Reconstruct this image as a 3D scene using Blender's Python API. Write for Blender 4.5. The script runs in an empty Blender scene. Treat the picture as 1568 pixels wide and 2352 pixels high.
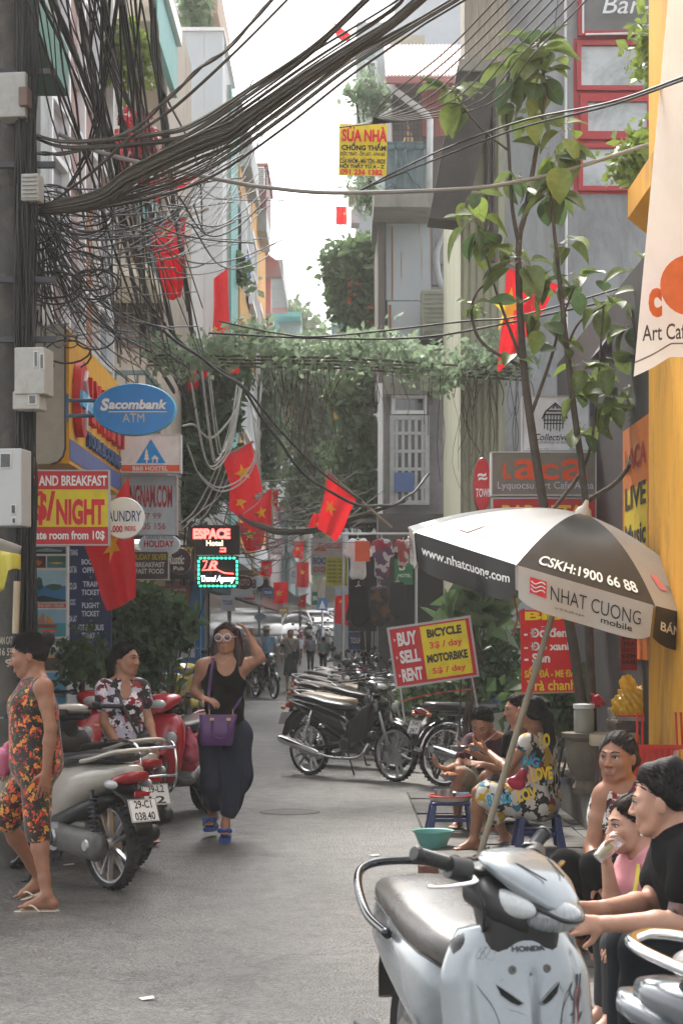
import bpy, math, random
import numpy as np
from mathutils import Vector, Matrix, Quaternion
R = math.radians
V = Vector
PI = math.pi
scene = bpy.context.scene
# camera
FOC = 4200.0; CX = 784.0; HZ = 1448.0; EYE = 1.55       # reference frame 1568 x 2352, level camera
cam_d = bpy.data.cameras.new('camera'); cam = bpy.data.objects.new('camera', cam_d)
scene.collection.objects.link(cam); scene.camera = cam
cam.location = (0, 0, EYE); cam.rotation_euler = (R(90), 0, 0)
cam_d.sensor_fit = 'VERTICAL'; cam_d.sensor_height = 36.0; cam_d.lens = 36.0*FOC/2352
cam_d.shift_y = (HZ-1176)/2352; cam_d.clip_end = 2000; cam_d.clip_start = 0.1
cam_d.dof.use_dof = True; cam_d.dof.focus_distance = 11.5; cam_d.dof.aperture_fstop = 9.0
# world, sun, exposure
SUN_EL, SUN_AZ = R(52), R(-18)      # azimuth from +Y, negative = towards -X
world = bpy.data.worlds.new("World"); scene.world = world; world.use_nodes = True
wn = world.node_tree.nodes; wl = world.node_tree.links; wn.clear()
sky = wn.new('ShaderNodeTexSky'); sky.sky_type = 'NISHITA'; sky.sun_disc = False
sky.sun_elevation = SUN_EL; sky.sun_rotation = SUN_AZ; sky.air_density = 1.0; sky.dust_density = 5.0; sky.ozone_density = 1.0
hs = wn.new('ShaderNodeHueSaturation'); hs.inputs['Saturation'].default_value = 0.14; hs.inputs['Value'].default_value = 1.0
bg = wn.new('ShaderNodeBackground'); bg.inputs['Strength'].default_value = 0.15
wo = wn.new('ShaderNodeOutputWorld')
wl.new(sky.outputs[0], hs.inputs['Color']); wl.new(hs.outputs[0], bg.inputs[0]); wl.new(bg.outputs[0], wo.inputs[0])
sun_d = bpy.data.lights.new('sun', 'SUN'); sun = bpy.data.objects.new('sun', sun_d); scene.collection.objects.link(sun)
sun_d.energy = 1.5; sun_d.angle = R(10); sun_d.color = (1, 0.94, 0.84)
sd = V((math.sin(SUN_AZ)*math.cos(SUN_EL), math.cos(SUN_AZ)*math.cos(SUN_EL), math.sin(SUN_EL)))
sun.rotation_euler = (-sd).to_track_quat('-Z', 'Y').to_euler(); sun.location = sd*60
vs = scene.view_settings; vs.view_transform = 'Standard'; vs.look = 'None'; vs.gamma = 1; vs.exposure = 1.9
vs.use_curve_mapping = False
scene.cycles.max_bounces = 6; scene.cycles.diffuse_bounces = 3; scene.cycles.glossy_bounces = 3
scene.cycles.transparent_max_bounces = 12; scene.cycles.volume_bounces = 0; scene.cycles.use_denoising = True
scene.cycles.volume_step_rate = 4.0
# frames, materials
def W(px, py, Y):
 return V(((px-CX)/FOC*Y, Y, EYE-(py-HZ)/FOC*Y))
def GY(py):                                  # depth of a ground point
 return EYE*FOC/(py-HZ)
def srgb(h):
 h = h.lstrip('#'); c = [int(h[i:i+2], 16)/255 for i in (0, 2, 4)]
 return tuple(x/12.92 if x <= .04045 else ((x+.055)/1.055)**2.4 for x in c)
MATS = {}
def col4(c):
 if isinstance(c, str): c = srgb(c)
 return (c[0], c[1], c[2], 1)
def mat(name, c, rough=.6, metal=0, var=.12, scale=6, bump=0, bscale=60, spec=.5, trans=0, coat=0, emit=None, es=0, sub=0, alpha=1, dirt=None, dscale=3, damt=.5, stretch=None, transl=0):
 if name in MATS: return MATS[name]
 m = bpy.data.materials.new(name); m.use_nodes = True; MATS[name] = m
 nt = m.node_tree; N = nt.nodes; L = nt.links
 b = N['Principled BSDF']; c = col4(c)
 b.inputs['Roughness'].default_value = rough; b.inputs['Metallic'].default_value = metal
 b.inputs['Specular IOR Level'].default_value = spec
 b.inputs['Transmission Weight'].default_value = trans; b.inputs['Coat Weight'].default_value = coat
 if coat: b.inputs['Coat Roughness'].default_value = .08
 if alpha < 1: b.inputs['Alpha'].default_value = alpha
 if sub: b.inputs['Subsurface Weight'].default_value = sub; b.inputs['Subsurface Radius'].default_value = (.02, .008, .004); b.inputs['Subsurface Scale'].default_value = .5
 if emit: b.inputs['Emission Color'].default_value = col4(emit); b.inputs['Emission Strength'].default_value = es
 b.inputs['Base Color'].default_value = c
 out = None
 if var or dirt or bump:
  tc = N.new('ShaderNodeTexCoord'); src = tc.outputs['Object']
  if stretch:
   mp = N.new('ShaderNodeMapping'); mp.inputs['Scale'].default_value = stretch; L.new(src, mp.inputs[0]); src = mp.outputs[0]
 if var:
  n = N.new('ShaderNodeTexNoise'); n.inputs['Scale'].default_value = scale; n.inputs['Detail'].default_value = 6; n.inputs['Roughness'].default_value = .65
  L.new(src, n.inputs['Vector'])
  r = N.new('ShaderNodeMapRange'); r.inputs[1].default_value = .3; r.inputs[2].default_value = .7; r.inputs[3].default_value = 1-var; r.inputs[4].default_value = 1+var
  L.new(n.outputs[0], r.inputs[0])
  x = N.new('ShaderNodeMix'); x.data_type = 'RGBA'; x.blend_type = 'MULTIPLY'; x.inputs[0].default_value = 1
  x.inputs[6].default_value = c; L.new(r.outputs[0], x.inputs[7]); out = x.outputs[2]
  r2 = N.new('ShaderNodeMapRange'); r2.inputs[3].default_value = max(0, rough-.08); r2.inputs[4].default_value = min(1, rough+.1)
  L.new(n.outputs[0], r2.inputs[0]); L.new(r2.outputs[0], b.inputs['Roughness'])
 if dirt:
  n = N.new('ShaderNodeTexNoise'); n.inputs['Scale'].default_value = dscale; n.inputs['Detail'].default_value = 8; n.inputs['Roughness'].default_value = .7; n.inputs['Distortion'].default_value = .6
  L.new(src, n.inputs['Vector'])
  r = N.new('ShaderNodeMapRange'); r.inputs[1].default_value = .48; r.inputs[2].default_value = .72; r.inputs[4].default_value = damt; L.new(n.outputs[0], r.inputs[0])
  x = N.new('ShaderNodeMix'); x.data_type = 'RGBA'; L.new(r.outputs[0], x.inputs[0])
  if out: L.new(out, x.inputs[6])
  else: x.inputs[6].default_value = c
  x.inputs[7].default_value = col4(dirt); out = x.outputs[2]
 if out: L.new(out, b.inputs['Base Color'])
 if bump:
  n = N.new('ShaderNodeTexNoise'); n.inputs['Scale'].default_value = bscale; n.inputs['Detail'].default_value = 4; L.new(src, n.inputs['Vector'])
  bp = N.new('ShaderNodeBump'); bp.inputs['Strength'].default_value = bump; bp.inputs['Distance'].default_value = .01
  L.new(n.outputs[0], bp.inputs['Height']); L.new(bp.outputs[0], b.inputs['Normal'])
 if transl:
  tr = N.new('ShaderNodeBsdfTranslucent')
  if out: L.new(out, tr.inputs[0])
  else: tr.inputs[0].default_value = c
  ms = N.new('ShaderNodeMixShader'); ms.inputs[0].default_value = transl
  o = N['Material Output']; L.new(b.outputs[0], ms.inputs[1]); L.new(tr.outputs[0], ms.inputs[2]); L.new(ms.outputs[0], o.inputs[0])
 return m
def pattern(name, cols, scale=12, rough=.8, base=0, kind='voronoi', rand=1, stretch=None, edge=None, transl=0):
 """printed cloth: cells of a Voronoi field take one of the listed (pos, colour) stops"""
 if name in MATS: return MATS[name]
 m = bpy.data.materials.new(name); m.use_nodes = True; MATS[name] = m
 nt = m.node_tree; N = nt.nodes; L = nt.links; b = N['Principled BSDF']; b.inputs['Roughness'].default_value = rough
 b.inputs['Sheen Weight'].default_value = .2
 tc = N.new('ShaderNodeTexCoord'); mp = N.new('ShaderNodeMapping'); L.new(tc.outputs['Object'], mp.inputs[0])
 if stretch: mp.inputs['Scale'].default_value = stretch
 nz = N.new('ShaderNodeTexNoise'); nz.inputs['Scale'].default_value = scale*1.3; nz.inputs['Detail'].default_value = 3; L.new(mp.outputs[0], nz.inputs['Vector'])
 ad = N.new('ShaderNodeMix'); ad.data_type = 'RGBA'; ad.blend_type = 'LINEAR_LIGHT'; ad.inputs[0].default_value = .6/scale*rand
 L.new(mp.outputs[0], ad.inputs[6]); L.new(nz.outputs['Color'], ad.inputs[7])
 vo = N.new('ShaderNodeTexVoronoi'); vo.inputs['Scale'].default_value = scale; L.new(ad.outputs[2], vo.inputs['Vector'])
 sp = N.new('ShaderNodeSeparateColor'); L.new(vo.outputs['Color'], sp.inputs[0])
 cr = N.new('ShaderNodeValToRGB'); cr.color_ramp.interpolation = 'CONSTANT'; e = cr.color_ramp.elements
 e[0].position = 0; e[0].color = col4(cols[0][1]); e[1].position = cols[1][0]; e[1].color = col4(cols[1][1])
 for p, c in cols[2:]:
  k = e.new(p); k.color = col4(c)
 L.new(sp.outputs[0], cr.inputs[0]); o = cr.outputs[0]
 if edge:                       # petals: dark ground between the cells, second tone at their hearts
  ec, w, hc, hw = edge
  r = N.new('ShaderNodeMath'); r.operation = 'GREATER_THAN'; r.inputs[1].default_value = w; L.new(vo.outputs['Distance'], r.inputs[0])
  x = N.new('ShaderNodeMix'); x.data_type = 'RGBA'; L.new(r.outputs[0], x.inputs[0]); L.new(o, x.inputs[6]); x.inputs[7].default_value = col4(ec); o = x.outputs[2]
  if hc:
   r = N.new('ShaderNodeMath'); r.operation = 'LESS_THAN'; r.inputs[1].default_value = hw; L.new(vo.outputs['Distance'], r.inputs[0])
   x = N.new('ShaderNodeMix'); x.data_type = 'RGBA'; L.new(r.outputs[0], x.inputs[0]); L.new(o, x.inputs[6]); x.inputs[7].default_value = col4(hc); o = x.outputs[2]
 L.new(o, b.inputs['Base Color'])
 n = N.new('ShaderNodeTexNoise'); n.inputs['Scale'].default_value = 400; L.new(tc.outputs['Object'], n.inputs['Vector'])
 bp = N.new('ShaderNodeBump'); bp.inputs['Strength'].default_value = .15; bp.inputs['Distance'].default_value = .002; L.new(n.outputs[0], bp.inputs['Height']); L.new(bp.outputs[0], b.inputs['Normal'])
 return m
def glass_mat(name, c=(.05, .06, .07), rough=.06):
 return mat(name, c, rough, var=.0, spec=.9)
# objects
WM = {}                                      # world matrix of every root / part built here
def tag(o, label=None, cat=None, group=None, kind=None):
 if label: o['label'] = label
 if cat: o['category'] = cat
 if group: o['group'] = group
 if kind: o['kind'] = kind
 return o
def thing(name, label, cat, loc=(0, 0, 0), rz=0, group=None):
 o = bpy.data.objects.new(name, None); scene.collection.objects.link(o)
 o.location = loc; o.rotation_euler = (0, 0, rz); o.empty_display_size = .1
 WM[o.name] = Matrix.Translation(V(loc)) @ Matrix.Rotation(rz, 4, 'Z')
 return tag(o, label, cat, group)
def obj(name, mb, m, parent=None, world=True, label=None, smooth=None, bevel=0, kind=None, solid=0):
 """link an MB (or mesh data) as one object; world=True: its coordinates are world ones"""
 me = mb.mesh(name, smooth) if isinstance(mb, MB) else mb
 if m is not None:
  me.materials.clear()
  for x in (m if isinstance(m, (list, tuple)) else [m]): me.materials.append(x)
 if parent is not None:
  wm = WM.get(parent.name, Matrix.Identity(4))
  if world: me.transform(wm.inverted())
 o = bpy.data.objects.new(name, me); scene.collection.objects.link(o)
 if parent is not None:
  o.parent = parent; WM[o.name] = wm
 if label: o['label'] = label
 if kind: o['kind'] = kind
 if solid:
  md = o.modifiers.new('solid', 'SOLIDIFY'); md.thickness = solid; md.offset = 0
 if bevel:
  md = o.modifiers.new('bevel', 'BEVEL'); md.width = bevel; md.segments = 2; md.limit_method = 'ANGLE'; md.angle_limit = R(40)
 return o
def inst(src, parent=None, mtx=None, label=None):
 """another object on the same mesh data; mtx is local to the parent"""
 o = src.copy(); scene.collection.objects.link(o)
 for k in ('label', 'category', 'group'):
  if k in o: del o[k]
 if parent is not None: o.parent = parent; WM[o.name] = WM.get(parent.name, Matrix.Identity(4))
 if mtx is not None: o.matrix_local = mtx
 if label: o['label'] = label
 return o
KIDS = {}
def dup(root, label, loc, rz, group=None, recolor=None):
 def rec(o, par):
  c = o.copy(); scene.collection.objects.link(c); c.parent = par
  if recolor and c.type == 'MESH':
   for i, s in enumerate(c.material_slots):
    if s.material and s.material.name in recolor:
     nm = recolor[s.material.name]; s.link = 'OBJECT'; s.material = nm
  for ch in kids(o): rec(ch, c)
  return c
 def kids(o):
  if o.name not in KIDS: KIDS[o.name] = [x for x in scene.objects if x.parent == o]
  return KIDS[o.name]
 r = rec(root, None); r.location = loc; r.rotation_euler = (0, 0, rz)
 r['label'] = label
 if group: r['group'] = group
 WM[r.name] = Matrix.Translation(V(loc)) @ Matrix.Rotation(rz, 4, 'Z')
 return r
# mesh builder
def basis(d, up=(0, 0, 1)):
 d = V(d).normalized(); u = V(up)
 if abs(d.dot(u.normalized())) > .98: u = V((0, 1, 0)) if abs(d.y) < .9 else V((1, 0, 0))
 x = d.cross(u).normalized(); y = x.cross(d).normalized()
 return x, y, d
class MB:
 def __init__(s): s.v = []; s.f = []; s.mi = []; s.cm = 0; s.sm = False
 def add(s, vs, fs):
  n = len(s.v); s.v.extend([tuple(p) for p in vs]); s.f.extend([tuple(i+n for i in f) for f in fs]); s.mi.extend([s.cm]*len(fs)); return s
 def mesh(s, name, smooth=None):
  me = bpy.data.meshes.new(name); me.from_pydata(s.v, [], s.f)
  if any(s.mi): me.polygons.foreach_set('material_index', s.mi)
  sm = s.sm if smooth is None else smooth
  if sm:
   me.polygons.foreach_set('use_smooth', [True]*len(s.f))
   if sm != 'all': me.set_sharp_from_angle(angle=R(40 if sm is True else sm))
  me.update(); return me
 def box(s, x0, x1, y0, y1, z0, z1):
  return s.add([(x, y, z) for z in (z0, z1) for y in (y0, y1) for x in (x0, x1)], [(0, 2, 3, 1), (4, 5, 7, 6), (0, 1, 5, 4), (2, 6, 7, 3), (0, 4, 6, 2), (1, 3, 7, 5)])
 def obox(s, c, sz, q=None):
  """box of size sz centred at c, turned by matrix/quaternion q"""
  q = q.to_matrix() if isinstance(q, Quaternion) else (q or Matrix.Identity(3))
  h = [a/2 for a in sz]; c = V(c)
  vs = [c+q @ V((x*h[0], y*h[1], z*h[2])) for z in (-1, 1) for y in (-1, 1) for x in (-1, 1)]
  return s.add(vs, [(0, 2, 3, 1), (4, 5, 7, 6), (0, 1, 5, 4), (2, 6, 7, 3), (0, 4, 6, 2), (1, 3, 7, 5)])
 def bar(s, a, b, w, h=None, up=(0, 0, 1)):
  a = V(a); b = V(b); x, y, d = basis(b-a, up); h = h or w
  vs = [p+x*(i*w/2)+y*(j*h/2) for p in (a, b) for i, j in ((-1, -1), (1, -1), (1, 1), (-1, 1))]
  return s.add(vs, [(0, 1, 2, 3), (7, 6, 5, 4), (0, 4, 5, 1), (1, 5, 6, 2), (2, 6, 7, 3), (3, 7, 4, 0)])
 def cyl(s, a, b, r0, r1=None, n=12):
  return s.tube([a, b], [r0, r0 if r1 is None else r1], n)
 def tube(s, pts, r, n=6, cap=True, flat=1.0):
  pts = [V(p) for p in pts]; rs = r if isinstance(r, (list, tuple)) else [r]*len(pts)
  vs = []; fs = []; x = None
  for i, p in enumerate(pts):
   d = (pts[min(i+1, len(pts)-1)]-pts[max(i-1, 0)])
   d = d.normalized() if d.length > 1e-9 else V((0, 0, 1))
   if x is None: x, y, _ = basis(d)
   else:
    x = (x-d*x.dot(d)); x = x.normalized() if x.length > 1e-6 else basis(d)[0]; y = d.cross(x)*-1
   for k in range(n):
    a = 2*PI*k/n; vs.append(p+x*math.cos(a)*rs[i]+y*math.sin(a)*rs[i]*flat)
  for i in range(len(pts)-1):
   for k in range(n):
    fs.append((i*n+k, (i+1)*n+k, (i+1)*n+(k+1) % n, i*n+(k+1) % n))
  if cap: fs.append(tuple(range(n))); fs.append(tuple(reversed(range((len(pts)-1)*n, len(pts)*n))))
  return s.add(vs, fs)
 def rings(s, rings, cap=True, close=False):
  n = len(rings[0]); vs = [p for r in rings for p in r]; fs = []; m = len(rings)
  for i in range(m if close else m-1):
   j = (i+1) % m
   for k in range(n): fs.append((i*n+k, i*n+(k+1) % n, j*n+(k+1) % n, j*n+k))
  if cap and not close: fs.append(tuple(reversed(range(n)))); fs.append(tuple(range((m-1)*n, m*n)))
  return s.add(vs, fs)
 def sloft(s, st, n=20):
  """stations (centre, halfwidth vec, halfheight vec, exponent) -> super-elliptic skin"""
  rr = []
  for c, a, b, e in st:
   c = V(c); a = V(a); b = V(b); ring = []
   for k in range(n):
    t = 2*PI*k/n; ct, stn = math.cos(t), math.sin(t)
    ring.append(c+a*(math.copysign(abs(ct)**(2/e), ct))+b*(math.copysign(abs(stn)**(2/e), stn)))
   rr.append(ring)
  return s.rings(rr)
 def ell(s, c, r, q=None, nu=14, nv=9):
  q = q.to_matrix() if isinstance(q, Quaternion) else (q or Matrix.Identity(3)); c = V(c)
  vs = [c+q @ V((0, 0, r[2]))]; fs = []
  for j in range(1, nv):
   t = PI*j/nv
   for i in range(nu):
    a = 2*PI*i/nu; vs.append(c+q @ V((math.sin(t)*math.cos(a)*r[0], math.sin(t)*math.sin(a)*r[1], math.cos(t)*r[2])))
  vs.append(c+q @ V((0, 0, -r[2])))
  for i in range(nu):
   fs.append((0, 1+i, 1+(i+1) % nu))
   for j in range(nv-2): a = 1+j*nu; fs.append((a+i, a+nu+i, a+nu+(i+1) % nu, a+(i+1) % nu))
   fs.append((len(vs)-1, 1+(nv-2)*nu+(i+1) % nu, 1+(nv-2)*nu+i))
  return s.add(vs, fs)
 def lathe(s, prof, c, ax=(0, 0, 1), n=24, close=False):
  x, y, d = basis(ax); c = V(c)
  rr = [[c+d*z+x*(r*math.cos(2*PI*k/n))+y*(r*math.sin(2*PI*k/n)) for k in range(n)] for r, z in prof]
  return s.rings(rr, cap=not close, close=close)
 def torus(s, c, ax, R0, r, n=32, m=8, fz=1.0):
  return s.lathe([(R0+r*math.cos(2*PI*k/m), fz*r*math.sin(2*PI*k/m)) for k in range(m)], c, ax, n, close=True)
 def poly(s, pts): return s.add(pts, [tuple(range(len(pts)))])
 def prism(s, pts, d):
  """closed outline pts (3D, planar) pushed by vector d"""
  pts = [V(p) for p in pts]; d = V(d); n = len(pts)
  return s.add(pts+[p+d for p in pts], [tuple(range(n)), tuple(reversed(range(n, 2*n)))]+[(i, n+i, n+(i+1) % n, (i+1) % n) for i in range(n)])
 def grid(s, fn, nu, nv):
  vs = [fn(i/nu, j/nv) for j in range(nv+1) for i in range(nu+1)]
  return s.add(vs, [(j*(nu+1)+i, j*(nu+1)+i+1, (j+1)*(nu+1)+i+1, (j+1)*(nu+1)+i) for j in range(nv) for i in range(nu)])
def arc(c, r, a0, a1, n, u=(1, 0, 0), w=(0, 0, 1)):
 c = V(c); u = V(u); w = V(w)
 return [c+u*(r*math.cos(R(a0+(a1-a0)*i/n)))+w*(r*math.sin(R(a0+(a1-a0)*i/n))) for i in range(n+1)]
def bez(p, n=16):
 """Catmull-Rom through the points"""
 p = [V(a) for a in p]; out = []
 q = [p[0]*2-p[1]]+p+[p[-1]*2-p[-2]]
 for i in range(1, len(q)-2):
  for k in range(n):
   t = k/n; a, b, c, d = q[i-1:i+3]
   out.append(.5*((2*b)+(c-a)*t+(2*a-5*b+4*c-d)*t*t+(3*b-a-3*c+d)*t**3))
 return out+[p[-1]]
# lettering
TC = {}
def text_geo(s, bold=0, slant=0, font=None):
 k = (s, bold, slant)
 if k not in TC:
  cu = bpy.data.curves.new('t', 'FONT'); cu.body = s; cu.size = 1; cu.offset = bold; cu.shear = slant; cu.resolution_u = 3; cu.fill_mode = 'FRONT'
  o = bpy.data.objects.new('t', cu); scene.collection.objects.link(o)
  dg = bpy.context.evaluated_depsgraph_get(); me = bpy.data.meshes.new_from_object(o.evaluated_get(dg))
  vs = [tuple(v.co) for v in me.vertices]; fs = [tuple(p.vertices) for p in me.polygons]
  bpy.data.objects.remove(o); bpy.data.curves.remove(cu); bpy.data.meshes.remove(me)
  xs = [v[0] for v in vs] or [0, 1]; ys = [v[1] for v in vs] or [0, 1]
  TC[k] = (vs, fs, min(xs), max(xs), min(ys), max(ys))
 return TC[k]
def put_text(mb, s, o, r, u, bold=.02, slant=0, keep=False, thick=0):
 """fit the string's ink box to origin o (lower left), width vector r, height vector u"""
 vs, fs, x0, x1, y0, y1 = text_geo(s, bold, slant); o = V(o); r = V(r); u = V(u)
 nrm = r.cross(u).normalized()
 f = lambda v: o+r*((v[0]-x0)/max(1e-6, x1-x0))+u*((v[1]-y0)/max(1e-6, y1-y0))
 P = [f(v) for v in vs]
 if thick:
  mb.add([p+nrm*thick for p in P], fs)
  ed = {}
  for fc in fs:
   for a, b in zip(fc, fc[1:]+fc[:1]): ed[(a, b)] = 1
  sides = [(a, b) for (a, b) in ed if (b, a) not in ed]
  n = len(P); mb.add(P+[p+nrm*thick for p in P], [(a, b, b+n, a+n) for a, b in sides])
 else: mb.add(P, fs)
 return mb
class Frame:
 """a flat sign: px rectangle (x0,y0,x1,y1) at depth Y, frontal, with yaw (about z) and roll"""
 def __init__(s, x0, y0, x1, y1, Y, yaw=0, roll=0):
  c = W((x0+x1)/2, (y0+y1)/2, Y); k = Y/FOC
  s.w = (x1-x0)*k; s.h = (y1-y0)*k; s.cx = (x0+x1)/2; s.cy = (y0+y1)/2; s.k = k; s.c = c
  q = Matrix.Rotation(R(yaw), 3, 'Z') @ Matrix.Rotation(R(roll), 3, 'Y')
  s.q = q; s.r = q @ V((1, 0, 0)); s.u = q @ V((0, 0, 1)); s.n = q @ V((0, -1, 0))
 def p(s, x, y, d=0):                     # picture point on the sign's own plane
  return s.c+s.r*((x-s.cx)*s.k)+s.u*(-(y-s.cy)*s.k)+s.n*d
 def box(s, mb, x0, y0, x1, y1, d0, d1):
  c = (s.p(x0, y0, d0)+s.p(x1, y1, d1))/2
  return mb.obox(c, (abs(x1-x0)*s.k, abs(d1-d0), abs(y1-y0)*s.k), s.q)
 def text(s, mb, t, x0, y0, x1, y1, d, bold=.02, slant=0, thick=0):
  return put_text(mb, t, s.p(x0, y1, d), s.r*((x1-x0)*s.k), s.u*((y1-y0)*s.k), bold, slant, thick=thick)
 def ring(s, cx, cy, rx, ry, d, n=40): return [s.p(cx+rx*math.cos(2*PI*i/n), cy+ry*math.sin(2*PI*i/n), d) for i in range(n)]
TXM = {}
def gain(c, g=1.5): return tuple(min(.82, x*g) for x in srgb(c))
def ink(c, em=0): return mat('ink_%s' % c, gain(c), .55, var=.12, scale=14)
rnd = random.Random(7)
# ground
def gz(y): return 0 if y < 44 else (y-44)*.025 if y < 130 else 2.15
def ground_mat():
 m = mat('asphalt', (.090, .085, .077), .68, var=0); N = m.node_tree.nodes; L = m.node_tree.links; b = N['Principled BSDF']
 tc = N.new('ShaderNodeTexCoord')
 def noise(s, d=6, ro=.6, dist=0):
  n = N.new('ShaderNodeTexNoise'); n.inputs['Scale'].default_value = s; n.inputs['Detail'].default_value = d; n.inputs['Roughness'].default_value = ro; n.inputs['Distortion'].default_value = dist
  L.new(tc.outputs['Object'], n.inputs['Vector']); return n
 def rng(n, a, b_, c, d):
  r = N.new('ShaderNodeMapRange'); r.inputs[1].default_value = a; r.inputs[2].default_value = b_; r.inputs[3].default_value = c; r.inputs[4].default_value = d; L.new(n, r.inputs[0]); return r.outputs[0]
 big = noise(.7, 5, .6, .8); mid = noise(5, 6, .7, .5); vo = N.new('ShaderNodeTexVoronoi'); vo.inputs['Scale'].default_value = 75; L.new(tc.outputs['Object'], vo.inputs['Vector'])
 sp = N.new('ShaderNodeSeparateColor'); L.new(vo.outputs['Color'], sp.inputs[0])
 def mul(a, b_):
  x = N.new('ShaderNodeMath'); x.operation = 'MULTIPLY'; L.new(a, x.inputs[0]); L.new(b_, x.inputs[1]); return x.outputs[0]
 f = mul(mul(rng(big.outputs[0], .3, .7, .62, 1.28), rng(mid.outputs[0], .3, .7, .86, 1.14)), rng(sp.outputs[0], 0, 1, .5, 1.55))
 cv = N.new('ShaderNodeTexVoronoi'); cv.feature = 'DISTANCE_TO_EDGE'; cv.inputs['Scale'].default_value = .55
 dn = noise(2.5, 6, .7); ad = N.new('ShaderNodeMix'); ad.data_type = 'RGBA'; ad.blend_type = 'LINEAR_LIGHT'; ad.inputs[0].default_value = .35
 L.new(tc.outputs['Object'], ad.inputs[6]); L.new(dn.outputs['Color'], ad.inputs[7]); L.new(ad.outputs[2], cv.inputs['Vector'])
 f = mul(f, rng(cv.outputs['Distance'], 0, .010, .3, 1))
 x = N.new('ShaderNodeMix'); x.data_type = 'RGBA'; x.blend_type = 'MULTIPLY'; x.inputs[0].default_value = 1; x.inputs[6].default_value = (.090, .085, .077, 1); L.new(f, x.inputs[7])
 st = noise(1.6, 8, .75, 1.2); x2 = N.new('ShaderNodeMix'); x2.data_type = 'RGBA'; L.new(rng(st.outputs[0], .56, .75, 0, .55), x2.inputs[0]); L.new(x.outputs[2], x2.inputs[6]); x2.inputs[7].default_value = (.05, .048, .046, 1)
 L.new(x2.outputs[2], b.inputs['Base Color'])
 L.new(rng(mid.outputs[0], .3, .7, .34, .62), b.inputs['Roughness'])
 h = N.new('ShaderNodeMath'); h.operation = 'ADD'; L.new(vo.outputs['Distance'], h.inputs[0]); L.new(mid.outputs[0], h.inputs[1])
 bp = N.new('ShaderNodeBump'); bp.inputs['Strength'].default_value = .55; bp.inputs['Distance'].default_value = .012; L.new(h.outputs[0], bp.inputs['Height']); L.new(bp.outputs[0], b.inputs['Normal'])
 return m
asph = ground_mat()
g = MB(); ys = [-30, 0, 20, 44, 60, 80, 100, 130, 300, 1500]; xs = [-900, -60, 60, 900]
g.add([(x, y, gz(y)-.006) for y in ys for x in xs], [(j*4+i, j*4+i+1, (j+1)*4+i+1, (j+1)*4+i) for j in range(len(ys)-1) for i in range(3)])
tag(obj('ground', g, mat('earth', (.12, .11, .1), .9, dirt=(.06, .055, .05))), kind='structure')
g = MB(); ys = [-8]+[y*1.0 for y in range(0, 44, 2)]+[44, 60, 80, 100, 130]; xs = [-3.6, -1.5, 0, 2.1]
g.add([(x, y, gz(y)) for y in ys for x in xs], [(j*4+i, j*4+i+1, (j+1)*4+i+1, (j+1)*4+i) for j in range(len(ys)-1) for i in range(3)])
tag(obj('road', g, asph), kind='structure')
pv = MB(); pv.box(.62, 2.2, 5.0, 17.5, -.05, .004)
pav = tag(obj('pavement', pv, mat('mortar', (.06, .058, .055), .9)), kind='structure')
sm_ = [mat('slab%d' % i, c, .75, var=.25, scale=9, bump=.4, bscale=40, dirt=(.05, .048, .045), dscale=4, damt=.7) for i, c in enumerate([(.095, .09, .082), (.075, .072, .067), (.11, .102, .09)])]
for j in range(36):
 for i in range(4):
  x0 = .63+i*.39; y0 = 5.1+j*.34+(.17 if i % 2 else 0)
  b = MB(); z = .012+rnd.uniform(0, .012); tl = rnd.uniform(-.006, .006)
  b.box(x0, x0+.375, y0, y0+.325, -.02, z)
  b.v[4:8] = [(v[0], v[1], v[2]+(tl if k % 2 else -tl)*.7) for k, v in enumerate(b.v[4:8])]
  obj('paving_slab', b, sm_[rnd.randrange(3)], pav)
b = MB(); b.box(-3.0, .4, 39.6, 39.75, 0, .004); b.box(-3.0, .4, 38.9, 38.98, 0, .004)
tag(obj('road_marking', b, mat('road_paint', (.75, .74, .7), .6, dirt=(.2, .2, .2))), kind='structure')
b = MB()
for k in range(120):
 x, y = rnd.uniform(-1.8, 1.6), rnd.uniform(6, 22); s = rnd.uniform(.004, .014)
 b.add([(x, y, 0.001), (x+s, y+s*.5, .001), (x+s*.6, y-s, .001), (x+s*.4, y, s*.8)], [(0, 1, 3), (1, 2, 3), (2, 0, 3)])
tag(obj('grit', b, mat('grit', (.35, .33, .3), .9)), 'loose pale grit scattered over the asphalt', 'grit', kind='stuff')
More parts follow.
